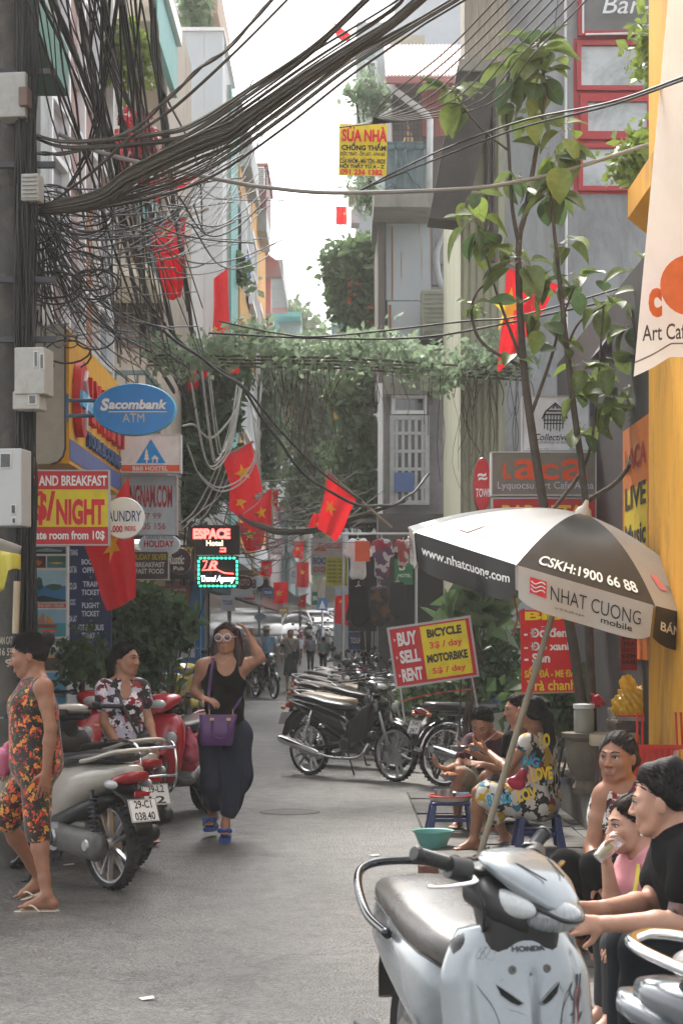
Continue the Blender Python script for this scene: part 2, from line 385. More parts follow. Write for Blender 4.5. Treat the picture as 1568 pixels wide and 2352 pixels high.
# helpers for buildings
def fbox(mb, x0, y0, x1, y1, Ya, Yb):
 a = W(x0, y0, Ya); b = W(x1, y1, Ya); z0 = gz(Ya)-.02 if y1 >= 1590 else b.z; return mb.box(a.x, b.x, Ya, Yb, z0, a.z)
def fb(name, x0, y0, x1, y1, Ya, Yb, m, par, label=None, bevel=0):
 return obj(name, fbox(MB(), x0, y0, x1, y1, Ya, Yb), m, par, label=label, bevel=bevel)
GL = glass_mat('window_glass', (.06, .075, .085), .05); GLD = glass_mat('dark_glass', (.02, .024, .028), .08)
def win_front(par, x0, y0, x1, y1, Y, fm, t=.05, gl=GL, bars=(0, 0), label=None, d=.04):
 """frontal window proud of a wall whose face is at Y: frame with panes inside"""
 a = W(x0, y0, Y); b = W(x1, y1, Y); f = MB()
 f.box(a.x, b.x, Y-d, Y-.004, a.z-t, a.z); f.box(a.x, b.x, Y-d, Y-.004, b.z, b.z+t)
 f.box(a.x, a.x+t, Y-d, Y-.004, b.z+t, a.z-t); f.box(b.x-t, b.x, Y-d, Y-.004, b.z+t, a.z-t)
 for i in range(bars[0]): x = a.x+(b.x-a.x)*(i+1)/(bars[0]+1); f.box(x-t*.35, x+t*.35, Y-d*.8, Y-.005, b.z+t, a.z-t)
 for i in range(bars[1]): z = b.z+(a.z-b.z)*(i+1)/(bars[1]+1); f.box(a.x+t, b.x-t, Y-d*.9, Y-.0055, z-t*.35, z+t*.35)
 o = obj('window', f, fm, par, label=label)
 obj('pane', MB().box(a.x+t, b.x-t, Y-.016, Y-.006, b.z+t, a.z-t), gl, o)
 return o
def win_side(par, X, y0, y1, z0, z1, s, fm, t=.05, gl=GL, bars=(1, 0), d=.05, label=None):
 """window on a wall in plane x=X whose open side is s (+1/-1)"""
 f = MB(); xa, xb = (X+.004*s, X+d*s)
 bx = lambda A, B, C, D, q=1.0: f.box(min(xa, X+d*q*s), max(xa, X+d*q*s), A, B, C, D)
 bx(y0, y1, z1-t, z1); bx(y0, y1, z0, z0+t); bx(y0, y0+t, z0+t, z1-t); bx(y1-t, y1, z0+t, z1-t)
 for i in range(bars[0]): y = y0+(y1-y0)*(i+1)/(bars[0]+1); bx(y-t*.4, y+t*.4, z0+t, z1-t, .8)
 for i in range(bars[1]): z = z0+(z1-z0)*(i+1)/(bars[1]+1); bx(y0+t, y1-t, z-t*.4, z+t*.4, .9)
 o = obj('window', f, fm, par, label=label)
 obj('pane', MB().box(min(X+.006*s, X+.016*s), max(X+.006*s, X+.016*s), y0+t, y1-t, z0+t, z1-t), gl, o)
 return o
def acunit(par, c, sz, m, name='air_conditioner', front='y'):
 """outdoor air conditioning unit: body, louvred grille, bracket"""
 b = MB().box(c[0]-sz[0]/2, c[0]+sz[0]/2, c[1]-sz[1]/2, c[1]+sz[1]/2, c[2]-sz[2]/2, c[2]+sz[2]/2)
 o = obj(name, b, m, par, bevel=.02); g = MB()
 n = 9
 for i in range(n):
  z = c[2]-sz[2]*.4+sz[2]*.8*i/(n-1)
  if front == 'y': g.box(c[0]-sz[0]*.4, c[0]+sz[0]*.4, c[1]-sz[1]/2-.012, c[1]-sz[1]/2+.01, z-.008, z+.008)
  else:
   s = 1 if front == '+x' else -1; xx = c[0]+s*(sz[0]/2); g.box(min(xx-.01*s, xx+.012*s), max(xx-.01*s, xx+.012*s), c[1]-sz[1]*.4, c[1]+sz[1]*.4, z-.01, z+.01)
 obj('grille', g, mat('grille_grey', (.2, .2, .19), .6), o)
 return o
white_pl = mat('plaster_white', (.58, .6, .62), .85, var=.06, dirt=(.3, .3, .28), dscale=.6, damt=.35, bump=.1)
cream_pl = mat('plaster_cream', (.5, .45, .36), .85, var=.08, dirt=(.2, .18, .15), dscale=.8, damt=.5)
beige_pl = mat('plaster_beige', (.42, .36, .3), .85, var=.08, dirt=(.16, .14, .12), dscale=.9, damt=.5)
orange_pl = mat('plaster_orange', (.62, .33, .09), .8, var=.08, dirt=(.3, .17, .08), dscale=1.2, damt=.45)
grey_pl = mat('plaster_grey', (.31, .33, .35), .85, var=.22, scale=1.1, dirt=(.16, .16, .16), dscale=1.4, damt=.85, bump=.25, stretch=(1.6, 1.6, .5))
tealm = mat('teal_paint', (.13, .36, .34), .6, dirt=(.1, .2, .2))
darkm = mat('dark_board', (.035, .032, .03), .8, dirt=(.08, .07, .06))  # near-black board colour with random paler dirt
white_fr = mat('white_frame', (.7, .71, .72), .4, var=.05)
tin_red = mat('tin_red', (.36, .13, .12), .5, var=.1, dirt=(.2, .1, .1))
tin_grey = mat('tin_grey', (.3, .33, .33), .5, dirt=(.15, .15, .14))
conc = mat('concrete', (.27, .26, .23), .9, var=.15, scale=4, dirt=(.1, .09, .075), dscale=1.6, damt=.7, bump=.3, stretch=(1, 1, .35))
metal_dk = mat('metal_dark', (.05, .05, .055), .45, metal=.6)
steel = mat('steel', (.5, .5, .5), .35, metal=.9)
# ================================================================ LEFT SIDE
A = V((-2.75, 17.0, 0)); D = V((math.sin(R(2.5)), math.cos(R(2.5)), 0)); Nn = V((D.y, -D.x, 0))
gb = thing('glass_front_building', 'tall left building with gridded white framed windows showing pinkish curtains', 'building', (A.x, A.y, 0))
def wallbox(mb, t0, t1, d0, d1, z0, z1, A=A, D=D, Nn=Nn):
 q = Matrix((Nn, D, (0, 0, 1))).transposed()
 return mb.obox(A+D*((t0+t1)/2)+Nn*((d0+d1)/2)+V((0, 0, (z0+z1)/2)), (abs(d1-d0), abs(t1-t0), abs(z1-z0)), q)
LW = 3.45
obj('wall', wallbox(MB(), -.35, LW, -1.5, -.12, 0, 12), white_pl, gb)
obj('side_pier', wallbox(MB(), -.35, .05, -.118, .03, 3.6, 12), mat('pier_grey', (.4, .42, .42), .8, dirt=(.2, .2, .2)), gb)
pane_m = [glass_mat('pane_rose', (.42, .23, .21), .12), glass_mat('pane_lilac', (.34, .3, .33), .1), glass_mat('pane_mauve', (.3, .2, .2), .1), glass_mat('pane_orange', (.5, .17, .05), .15), glass_mat('pane_slate', (.22, .23, .26), .08)]
mul_t = [.05, .9, 1.72, 2.55, LW]; tr_z = [3.75, 4.45, 5.05, 6.05, 6.58, 7.1, 8.05, 9.0, 9.6, 10.6, 11.9]
for i in range(4):
 for j in range(len(tr_z)-1):
  k = rnd.choice([0, 0, 1, 1, 2, 4]) if not (i == 2 and j in (1, 2)) else 3
  obj('window_pane', wallbox(MB(), mul_t[i]+.03, mul_t[i+1]-.03, -.1, -.02, tr_z[j]+.03, tr_z[j+1]-.03), pane_m[k], gb)
for t in mul_t: obj('mullion', wallbox(MB(), t-.035, t+.035, -.1, .06, 3.7, 12), white_fr, gb)
for z in tr_z: obj('transom', wallbox(MB(), .09, LW-.04, -.1, .045, z-.03, z+.03), white_fr, gb)
obj('spandrel', wallbox(MB(), .0, LW, -.1, .1, 3.35, 3.68), white_fr, gb)
ob = thing('old_corner_building', 'dark weathered corner building behind the cable covered pole', 'building', (-2.9, 15, 0))
obj('wall', MB().box(-4.4, -2.78, 12.2, 16.6, 0, 12), mat('old_wall', (.12, .1, .085), .9, var=.3, scale=3, dirt=(.04, .035, .03), damt=.8), ob)
for k, (z0, z1) in enumerate([(1.0, 2.4), (4.6, 6.2), (7.6, 9.2)]):
 win_side(ob, -2.78, 13.2, 15.6, z0, z1, 1, mat('old_wood', (.14, .08, .05), .7), bars=(3, 1), gl=GLD)
fb('awning', -30, -40, 85, 78, 12.9, 14.4, mat('green_awning', (.02, .14, .1), .7, var=.3), ob)
bb = thing('balcony_building', 'beige building with deep balconies, potted plants and a round soffit lamp', 'building', (-2.6, 24, 0))
fb('wall', 205, -60, 384, 1205, 23.2, 27, beige_pl, bb); fb('ground_floor_pier', 205, 1206, 232, 1700, 23.2, 27, beige_pl, bb)
a = W(200, 0, 20.6)
obj('balcony_slab', MB().box(-3.6, -2.15, 20.7, 23.19, 8.45, 8.62), cream_pl, bb)
s = MB(); s.box(-2.148, -2.08, 20.7, 23.19, 8.3, 9.0); obj('fascia', s, tealm, bb)
s = MB(); s.box(-2.078, -2.02, 20.7, 23.19, 8.95, 9.15); obj('cornice', s, white_fr, bb)
s = MB(); s.lathe([(0, 0), (.14, 0), (.17, .03), (.12, .09), (0, .1)], (-2.42, 21.3, 8.35), n=20); obj('soffit_lamp', s, mat('lamp_glass', (.45, .4, .38), .3), bb, smooth=True)
for z, n_ in ((5.85, 1), (3.7, 2)):
 obj('balcony_slab', MB().box(-3.4, -2.25, 21.4, 23.19, z-.15, z), cream_pl, bb)
 rl = MB()
 for k in range(9): x = -3.3+k*.13; rl.box(x-.012, x+.012, 21.45, 21.48, z, z+.85)
 for k in range(12): y = 21.5+k*.14; rl.box(-2.3, -2.275, y-.012, y+.012, z, z+.85)
 rl.box(-3.36, -2.26, 21.43, 21.5, z+.85, z+.9); rl.box(-2.31, -2.26, 21.5, 23.15, z+.85, z+.9)
 obj('railing', rl, mat('rail_teal', (.08, .12, .12), .5), bb)
fb('column', 322, 298, 352, 520, 22.0, 22.3, white_fr, bb)
fb('column_cap', 316, 290, 358, 305, 21.95, 22.35, white_fr, bb)
win_front(bb, 262, 150, 300, 300, 23.2, white_fr, bars=(1, 3), gl=GLD); win_front(bb, 300, 420, 370, 640, 23.2, mat('door_wood', (.2, .11, .06), .6), bars=(1, 2), gl=GLD)
win_front(bb, 262, 640, 372, 800, 23.2, mat('lattice_wood', (.2, .14, .1), .8), bars=(6, 5), gl=GLD, t=.03)
s = MB(); p0, p1, p2 = W(345, 330, 21.2), W(318, 470, 21.2), W(352, 500, 21.2)
s.prism([W(338, 335, 21.3), W(322, 480, 21.3), W(352, 505, 21.3)], (-.02, .6, 0)); obj('teal_awning', s, tealm, bb)
acunit(bb, (-2.45, 22.6, 7.05), (.3, .7, .5), mat('ac_white', (.5, .5, .5), .5), front='+x')
fb('wall_lamp', 243, 225, 258, 250, 22.2, 22.4, mat('lamp_bronze', (.16, .09, .07), .5), bb, bevel=.02)
pb = thing('pale_panel_building', 'tall building with a blank pale sheet metal side wall', 'building', (-2.2, 29, 0))
pmat = mat('sheet_pale', (.50, .54, .57), .5, var=.04, scale=1, dirt=(.35, .38, .4), dscale=.5, damt=.4)
for i, (x0, x1) in enumerate([(384, 426), (426.6, 469), (469.6, 512)]):
 for j, (y0, y1) in enumerate([(68, 430), (431, 800), (801, 1225)]): fb('panel', x0, y0, x1, y1, 28.0+.004*((i+j) % 2), 28.3, pmat, pb)
fb('wall', 386, 72, 510, 1224, 28.31, 31, white_pl, pb); fb('coping', 381, 62, 515, 70, 27.96, 31, white_fr, pb)
rg = thing('roof_garden_house', 'upper floor house with teal trim and wine red shutter seen over the pale tower', 'building', (-2.6, 34, 0))
fb('wall', 380, -60, 478, 300, 33, 36, cream_pl, rg); fb('green_wall', 430, -60, 452, 62, 32.7, 32.99, mat('roof_green', (.1, .2, .14), .8), rg)
fb('shutter', 462, -60, 486, 44, 32.6, 32.99, mat('wine', (.22, .07, .08), .6), rg); fb('eave', 478, -60, 500, 30, 32.4, 36, mat('eave_brown', (.4, .28, .2), .7), rg)
fb('white_box', 402, 0, 424, 24, 32.5, 32.98, white_fr, rg)
ts = thing('teal_slice_building', 'narrow teal and cream striped building beyond the pale tower', 'building', (-1.8, 31, 0))
for x0, x1, m_ in [(512, 519, white_fr), (519.3, 526, mat('slice_cream', (.45, .42, .33), .8)), (526.3, 531, tealm)]: fb('pilaster', x0, 195, x1, 1250, 29.5, 31.5, m_, ts)
def left_house(name, label, X, y0, y1, ztop, wm, bands, nwin, awn=None):
 t = thing(name, label, 'building', (X, y0, 0))
 obj('wall', MB().box(X-1.4, X, y0, y1, 2.75, ztop), wm, t)
 for z0, z1, m_ in bands: obj('band', MB().box(X+.002, X+.05, y0+.01, y1-.01, z0, z1), m_, t)
 for z0, z1 in nwin:
  n = max(1, int((y1-y0)/2))
  for k in range(n):
   a = y0+(y1-y0)*(k+.15)/n; b_ = y0+(y1-y0)*(k+.85)/n; win_side(t, X+.05, a, b_, z0, z1, 1, white_fr, t=.07, bars=(2, 1), d=.09)
 obj('parapet', MB().box(X-1.25, X+.08, y0-.02, y1, ztop+.001, ztop+.12), tin_grey, t)
 return t
h1 = left_house('orange_trim_house', 'white house with orange bands, blue arched sign and grey tin canopy', -1.8, 31.55, 36.5, 10.6, white_pl, [(3.0, 4.9, orange_pl), (6.6, 7.6, orange_pl), (9.2, 9.6, orange_pl)], [(5.0, 6.4), (7.7, 9.1)])
fb('tin_canopy', 534, 306, 578, 385, 32.3, 35, tin_grey, h1, bevel=.02)
s = MB(); s.tube(arc((-1.7, 33.2, 8.0), .34, 0, 180, 12, u=(0, 1, 0)), .04, 6); s.tube(arc((-1.7, 33.2, 8.0), .22, 0, 180, 12, u=(0, 1, 0)), .03, 6); obj('arched_sign', s, mat('blue_paint', (.03, .12, .4), .5), h1, smooth='all')
h2 = left_house('orange_house', 'bright orange house with maroon balcony box on the left row', -1.78, 36.55, 43.0, 10.4, orange_pl, [(2.8, 3.4, white_pl)], [(4.0, 5.6), (6.6, 8.2)])
fb('balcony_box', 580, 378, 612, 478, 38.5, 41, mat('maroon_board', (.17, .06, .06), .6), h2, bevel=.02)
fb('balcony_roof', 577, 374, 616, 380, 38.2, 41.2, tin_red, h2)
acunit(h2, tuple(W(596, 410, 38.2)), (.22, .3, .42), mat('ac_white', (.5, .5, .5), .5))
fb('tin_side', 583, 480, 612, 530, 38.6, 40.8, tin_grey, h2)
h3 = left_house('maroon_house', 'maroon clad house with pink tin roof on the left row', -1.72, 43.05, 52, 8.9, mat('maroon_wall', (.28, .1, .1), .7), [(2.6, 4.4, mat('pinkgrey', (.4, .35, .34), .8))], [(4.8, 6.2)])
s = MB(); s.prism([W(577, 600, 43.04), W(590, 566, 43.04), W(640, 600, 43.04)], (0, 7, 0)); obj('roof', s, tin_red, h3)
fb('roof_box', 610, 596, 650, 640, 45, 49, tin_grey, h3); fb('side_board', 590, 640, 622, 725, 44.4, 44.9, tin_red, h3)
acunit(h3, tuple(W(592, 632, 43.6)), (.3, .35, .55), mat('ac_white', (.5, .5, .5), .5))
h4 = left_house('teal_roof_house', 'low teal and pink house near the far end of the left row', -1.6, 52.05, 64, 9.3, mat('greyteal', (.25, .33, .32), .8), [(5.2, 6.4, tealm), (7.4, 8.2, mat('pink_band', (.5, .25, .24), .7))], [(3.8, 5.0)])
fb('roof', 612, 716, 690, 726, 54, 60, tealm, h4); fb('box_room', 640, 726, 690, 790, 55, 60, tin_grey, h4)
h5 = left_house('far_left_house', 'far grey house closing the left row', -1.5, 64.05, 90, 8.0, grey_pl, [(3.8, 4.6, cream_pl)], [(5, 6)])
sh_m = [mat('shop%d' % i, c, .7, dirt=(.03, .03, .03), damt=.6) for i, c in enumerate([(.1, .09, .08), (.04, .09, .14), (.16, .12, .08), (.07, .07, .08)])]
t = thing('shop_row_left', 'dim shop fronts under the overhanging houses on the left', 'building', (-3, 40, 0))
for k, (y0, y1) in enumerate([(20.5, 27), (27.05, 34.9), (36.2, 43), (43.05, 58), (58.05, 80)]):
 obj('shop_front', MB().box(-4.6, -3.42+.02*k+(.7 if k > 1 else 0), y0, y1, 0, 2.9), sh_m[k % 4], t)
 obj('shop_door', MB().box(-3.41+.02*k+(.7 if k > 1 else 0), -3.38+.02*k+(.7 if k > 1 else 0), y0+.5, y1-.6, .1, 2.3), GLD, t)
 obj('shop_fascia', MB().box(-3.41+.02*k+(.7 if k > 1 else 0), -3.25+(.7 if k > 1 else 0), y0+.1, y1-.1, 2.35, 2.8), mat('fascia%d' % k, [(.4, .05, .04), (.5, .4, .1), (.05, .2, .3), (.35, .3, .28), (.3, .05, .05)][k], .5), t)
# ================================================================ RIGHT SIDE
cf = thing('grey_cafe_building', 'grey rendered building with red framed windows and neon bar sign', 'building', (2.3, 21, 0))
fb('wall', 1158, -120, 1600, 1700, 20.0, 23, grey_pl, cf)
redf = mat('red_frame', (.42, .02, .03), .45, var=.1)
refl = mat('painted_sky_glass', (.42, .46, .48), .05, var=.25, scale=1.3, spec=.9, dirt=(.10, .13, .09), dscale=1.6, damt=.8)  # bright sky and dark foliage reflections painted into the pane colour
for x0, y0, x1, y1 in [(1322, 96, 1504, 210), (1330, 218, 1502, 322), (1326, 332, 1504, 440)]:
 win_front(cf, x0, y0, x1, y1, 20.0, redf, t=.05 if y0 != 218 else .085, gl=refl, d=.06)
fb('window_surround', 1316, 88, 1512, 446, 19.995, 19.999, redf, cf)
win_front(cf, 1506, 96, 1560, 440, 20.0, redf, t=.05, gl=refl, bars=(0, 2), d=.06)
win_front(cf, 1325, -80, 1560, 86, 20.0, redf, t=.05, gl=mat('sign_recess', (.17, .18, .18), .6), d=.08)
s = MB(); s.tube([W(1338, -60, 19.88), W(1338, 76, 19.88)], .012, 6); s.tube([W(1344, 79, 19.88), W(1490, 76, 19.88)], .012, 6); obj('neon_tube', s, mat('tube_white', (.75, .77, .8), .3), cf)
s = MB()
put_text(s, 'Bar-C', W(1382, 32, 19.86), V((.74, 0, 0)), V((0, 0, .2)), bold=.0, slant=.25, thick=.02); obj('neon_lettering', s, mat('tube_white', (.75, .77, .8), .3), cf, label='white neon script reading Bar-C')
s = MB(); s.tube([W(1297, -60, 19.95), W(1299, 400, 19.95), W(1301, 1100, 19.95)], .016, 8); obj('conduit', s, white_fr, cf)
s = MB(); s.tube([W(1280, 0, 19.96), W(1273, 60, 19.96), W(1276, 95, 19.96)], .005, 5); obj('loose_wire', s, metal_dk, cf)
ow = thing('olive_wall_building', 'pale olive board walled building with concrete pillar and dark sloping slab', 'building', (1.2, 22, 0))
fb('pillar', 1066, -120, 1167, 141, 19.3, 19.99, mat('board_concrete', (.3, .27, .22), .9, var=.3, scale=6, stretch=(9, 9, .5), bump=.4, bscale=20), ow)
olv = mat('olive_panel', (.36, .37, .27), .8, var=.08, dirt=(.13, .13, .09), dscale=1.5, damt=.5, stretch=(3, 3, .5))
fb('wall', 1057, 165, 1158, 1700, 19.6, 22.9, olv, ow)
for k, x in enumerate(range(1062, 1158, 16)): fb('batten', x, 230 if x > 1100 else 480, x+3, 1300, 19.57, 19.599, mat('olive_batten', (.24, .25, .18), .8), ow)
for x0 in (1118, 1131): fb('pipe', x0, 170, x0+6, 600, 19.45, 19.56, mat('pipe_brown', (.07, .05, .05), .6), ow)
s = MB(); s.prism([W(1053, 142, 19.1), W(1140, 142, 19.1), W(1136, 223, 19.1), W(1075, 468, 19.1), W(1057, 508, 19.1), W(985, 500, 19.1)], (0, .45, 0)); obj('sloping_slab', s, mat('slab_dark', (.05, .045, .042), .9, var=.2, dirt=(.1, .09, .08)), ow)
s = MB(); s.box(W(1053, 140, 19.1).x, W(1141, 140, 19.1).x, 19.05, 19.58, W(0, 165, 19.1).z, W(0, 139, 19.1).z); obj('slab_cap', s, conc, ow)
th = thing('balcony_tin_house', 'narrow house with rust streaked tin wall and caged balcony', 'building', (.9, 27, 0))
fb('wall', 880, 505, 1060, 1700, 25.3, 29, mat('brick_grey', (.22, .21, .21), .9, var=.15, dirt=(.1, .1, .1)), th)
def rust_mat():
 m = mat('tin_pale', (.47, .51, .54), .45, var=.05, scale=2); N = m.node_tree.nodes; L = m.node_tree.links; b = N['Principled BSDF']
 tc = N.new('ShaderNodeTexCoord'); mp = N.new('ShaderNodeMapping'); mp.inputs['Scale'].default_value = (7, 1, .22); L.new(tc.outputs['Object'], mp.inputs[0])
 n = N.new('ShaderNodeTexNoise'); n.inputs['Scale'].default_value = 1.6; n.inputs['Detail'].default_value = 6; L.new(mp.outputs[0], n.inputs[0])
 r = N.new('ShaderNodeMapRange'); r.inputs[1].default_value = .63; r.inputs[2].default_value = .74; L.new(n.outputs[0], r.inputs[0])
 x = N.new('ShaderNodeMix'); x.data_type = 'RGBA'; L.new(r.outputs[0], x.inputs[0]); L.new(b.inputs['Base Color'].links[0].from_socket, x.inputs[6]); x.inputs[7].default_value = (.33, .13, .04, 1)
 L.new(x.outputs[2], b.inputs['Base Color']); return m
rm = rust_mat()
fb('tin_sheet', 886, 512, 990, 690, 25.2, 25.26, rm, th); fb('tin_sheet', 889, 692, 985, 860, 25.17, 25.24, rm, th); fb('tin_edge', 868, 505, 884, 880, 25.1, 28, mat('edge_dark', (.14, .12, .11), .8), th)
s = MB();
for (x0, y0, x1, y1, w_) in [(899, 520, 902, 688, .03), (893, 700, 898, 840, .03), (921, 580, 922, 640, .012)]: fbox(s, x0, y0, x1, y1, 25.155, 25.165) if y0 > 690 else fbox(s, x0, y0, x1, y1, 25.185, 25.195)
obj('rust_streak', s, mat('rust', (.35, .15, .06), .9, var=.3, scale=20), th)
for (x0, y0, x1, y1) in [(992, 520, 1055, 606), (992, 609, 1012, 655), (1014, 609, 1055, 655), (992, 658, 1055, 750)]: fb('wall_block', x0, y0, x1, y1, 25.26, 25.32, mat('block_grey', (.3, .3, .31), .85, dirt=(.15, .15, .15)), th)
s = MB(); s.tube(bez([W(1048, 530, 24.9), W(1020, 540, 24.9), W(1002, 580, 24.9), W(1008, 640, 24.9), W(1033, 700, 24.9), W(1030, 750, 24.9), W(1015, 765, 24.9)]), .045, 10); obj('insulated_pipe', s, mat('pipe_grey', (.4, .42, .42), .6), th, smooth='all')
acm = mat('ac_olive', (.27, .28, .2), .55, var=.08, dirt=(.15, .15, .1))
acunit(th, tuple(W(1001, 723, 24.75)), (.42, .35, .62), acm); acunit(th, tuple(W(1000, 850, 24.75)), (.42, .35, .62), acm)
fb('bracket', 962, 775, 1046, 781, 24.4, 25, metal_dk, th)
fb('lintel', 880, 862, 1000, 905, 25.0, 25.29, conc, th)
win_front(th, 898, 908, 980, 952, 25.2, white_fr, t=.05, gl=GLD, d=.06)
win_front(th, 895, 955, 985, 1160, 25.2, mat('frame_aged', (.42, .43, .43), .5, dirt=(.2, .2, .2)), t=.06, gl=glass_mat('shop_glass', (.09, .08, .09), .1), bars=(5, 4), d=.06)
fb('shelf_goods', 905, 1085, 950, 1130, 25.1, 25.13, mat('goods_blue', (.08, .14, .33), .6), th)
fb('drainpipe', 868, 880, 878, 1250, 24.9, 25.1, white_fr, th)
fb('balcony_slab', 858, 438, 998, 475, 24.2, 26.5, conc, th)
s = MB(); a, b_ = W(866, 475, 24.2), W(990, 475, 24.2)
s.add([V((a.x, 24.2, a.z)), V((b_.x, 24.2, a.z)), W(985, 508, 25.2), W(878, 508, 25.2), V((a.x, 26.4, a.z)), V((b_.x, 26.4, a.z)), V((W(985, 508, 25.2).x, 26.4, W(985, 508, 25.2).z)), V((W(878, 508, 25.2).x, 26.4, W(878, 508, 25.2).z))], [(0, 1, 2, 3), (0, 3, 7, 4), (1, 5, 6, 2), (4, 7, 6, 5)])
obj('soffit', s, conc, th)
fb('balcony_panel', 886, 330, 972, 436, 24.3, 24.34, mat('cage_panel', (.2, .25, .27), .6, var=.1), th)
s = MB(); g_ = lambda x0, y0, x1, y1, r_=.014: s.bar(W(x0, y0, 24.25), W(x1, y1, 24.25), r_*2)
for x in (886, 908, 930, 952, 974): g_(x, 326, x, 438)
for y in (328, 340, 434): g_(884, y, 976, y)
s.tube(bez([W(888, 434, 24.24), W(915, 400, 24.24), W(926, 345, 24.24)]), .012, 5); s.tube(bez([W(970, 434, 24.24), W(940, 400, 24.24), W(930, 345, 24.24)]), .012, 5); g_(890, 345, 968, 430, .008); g_(968, 345, 890, 430, .008)
obj('railing', s, mat('rail_greyteal', (.1, .16, .17), .5), th)
s = MB()
for x in range(905, 960, 9): s.bar(W(x, 215, 24.6), W(x, 330, 24.6), .016)
for y in range(215, 330, 14): s.bar(W(900, y, 24.59), W(962, y, 24.59), .016)
obj('cage', s, metal_dk, th)
fb('back_wall', 900, 186, 1062, 440, 25.6, 27, mat('balc_dark', (.1, .08, .07), .9), th)
fb('maroon_sheet', 970, 190, 1030, 312, 25.0, 25.05, tin_red, th)
for k in range(7): fb('rib', 972+k*8.5, 191, 974+k*8.5, 311, 24.985, 24.999, mat('tin_red_dark', (.3, .08, .08), .5), th)
s = MB(); s.tube([W(895, 190, 24.5), W(903, 205, 24.5), W(978, 262, 24.5), W(987, 275, 24.5), W(985, 440, 24.5)], .045, 10); obj('drainpipe', s, mat('pvc_white', (.62, .64, .65), .45), th, smooth='all')
s = MB(); s.bar(W(900, 230, 24.7), W(945, 270, 24.7), .05); obj('brace', s, metal_dk, th)
s = MB(); s.lathe([(.01, .22), (.03, .14), (.085, 0), (.0, 0)], W(938, 328, 24.9), n=10); s.tube([W(938, 318, 24.9), W(934, 270, 24.9)], .008, 5)
obj('straw_broom', s, mat('straw', (.4, .25, .12), .9), th)
s = MB(); n_ = 22
for k in range(n_):
 x0 = 886+(1066-886)*k/n_; x1 = 886+(1066-886)*(k+1)/n_; xm = (x0+x1)/2
 tp = [W(x, 106, 25.6) for x in (x0-4, xm-4, x1-4)]; bt = [W(x, 176, 24.1) for x in (x0, xm, x1)]
 tp[1].z += .025; bt[1].z += .025
 s.add(tp+bt, [(0, 1, 4, 3), (1, 2, 5, 4)])
obj('corrugated_roof', s, mat('tin_pink', (.45, .22, .2), .5, var=.1, dirt=(.3, .15, .13)), th, solid=.01)
fb('roof_edge', 886, 176, 1066, 190, 24.05, 24.12, tin_red, th)
p1 = thing('pale_grey_tower', 'tall pale grey building with small arched window behind the balcony', 'building', (1.0, 36, 0))
fb('wall', 818, 50, 905, 1700, 35.0, 39, mat('pale_grey', (.48, .52, .54), .8, var=.05, dirt=(.3, .33, .35), dscale=.7, damt=.3), p1)
fb('wall', 905, -100, 1066, 1700, 35.6, 39, mat('pale_grey2', (.5, .53, .57), .8, var=.05), p1); fb('balcony_slab', 890, 80, 975, 190, 33.5, 35.5, cream_pl, p1)
win_front(p1, 838, 140, 866, 200, 35.0, white_fr, t=.05); s = MB(); s.prism([W(838, 140, 34.97)]+[W(852-14*math.cos(R(a)), 140-18*math.sin(R(a)), 34.97) for a in range(15, 180, 15)]+[W(866, 140, 34.97)], (0, .02, 0)); obj('arch_light', s, mat('arch_glass', (.3, .37, .4), .2), p1)
win_front(p1, 836, 680, 862, 780, 35.0, white_fr, t=.05, bars=(1, 1)); win_front(p1, 832, 400, 868, 494, 35.0, white_fr, t=.06)
fb('ledge', 800, 428, 836, 440, 34.0, 35.2, cream_pl, p1); fb('meter_box', 805, 470, 825, 512, 34.4, 34.9, mat('ac_white', (.5, .5, .5), .5), p1)
p2 = thing('far_right_house', 'far grey blue house with teal shutter past the pale tower', 'building', (.4, 50, 0))
fb('wall', 766, 745, 818, 1700, 50, 58, mat('bluegrey_wall', (.4, .46, .5), .8, dirt=(.25, .28, .3)), p2); fb('shutter', 790, 742, 818, 775, 49.7, 49.99, mat('teal_shutter', (.05, .33, .33), .5), p2)
fb('roof', 760, 738, 822, 746, 49.6, 58, tealm, p2); fb('balcony', 764, 790, 815, 800, 49.3, 49.99, white_pl, p2); win_front(p2, 775, 800, 808, 860, 50, white_fr, bars=(1, 1), t=.06)
p3 = thing('far_end_house', 'hazy pale house at the very end of the right row', 'building', (.2, 75, 0)); fb('wall', 762, 830, 830, 1300, 62, 80, cream_pl, p3)
for y0 in (860, 950, 1040): win_front(p3, 775, y0, 800, y0+50, 62, white_fr, t=.06)
t = thing('shop_row_right', 'dark shop fronts behind the parked motorbikes on the right', 'building', (1.5, 30, 0))
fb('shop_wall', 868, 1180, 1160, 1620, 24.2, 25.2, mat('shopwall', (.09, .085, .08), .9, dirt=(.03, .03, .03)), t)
fb('shop_shade_panel', 905, 1240, 1120, 1600, 24.1, 24.19, mat('painted_recess_shade', (.02, .02, .018), .9), t)  # flat near-black panel on the wall stands in for the shaded shop interior
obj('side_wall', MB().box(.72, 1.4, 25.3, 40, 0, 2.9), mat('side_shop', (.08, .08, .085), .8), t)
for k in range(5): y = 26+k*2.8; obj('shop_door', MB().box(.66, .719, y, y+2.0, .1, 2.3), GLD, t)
t = thing('far_shop_row', 'far dark shop fronts at the right end of the street', 'building', (.8, 50, 0))
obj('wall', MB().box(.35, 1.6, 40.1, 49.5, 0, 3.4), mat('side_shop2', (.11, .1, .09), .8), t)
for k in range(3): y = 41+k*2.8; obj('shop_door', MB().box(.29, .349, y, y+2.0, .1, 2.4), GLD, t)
t = thing('end_wall', 'grey brown retaining wall closing the end of the street', 'wall', (0, 98, gz(98)))
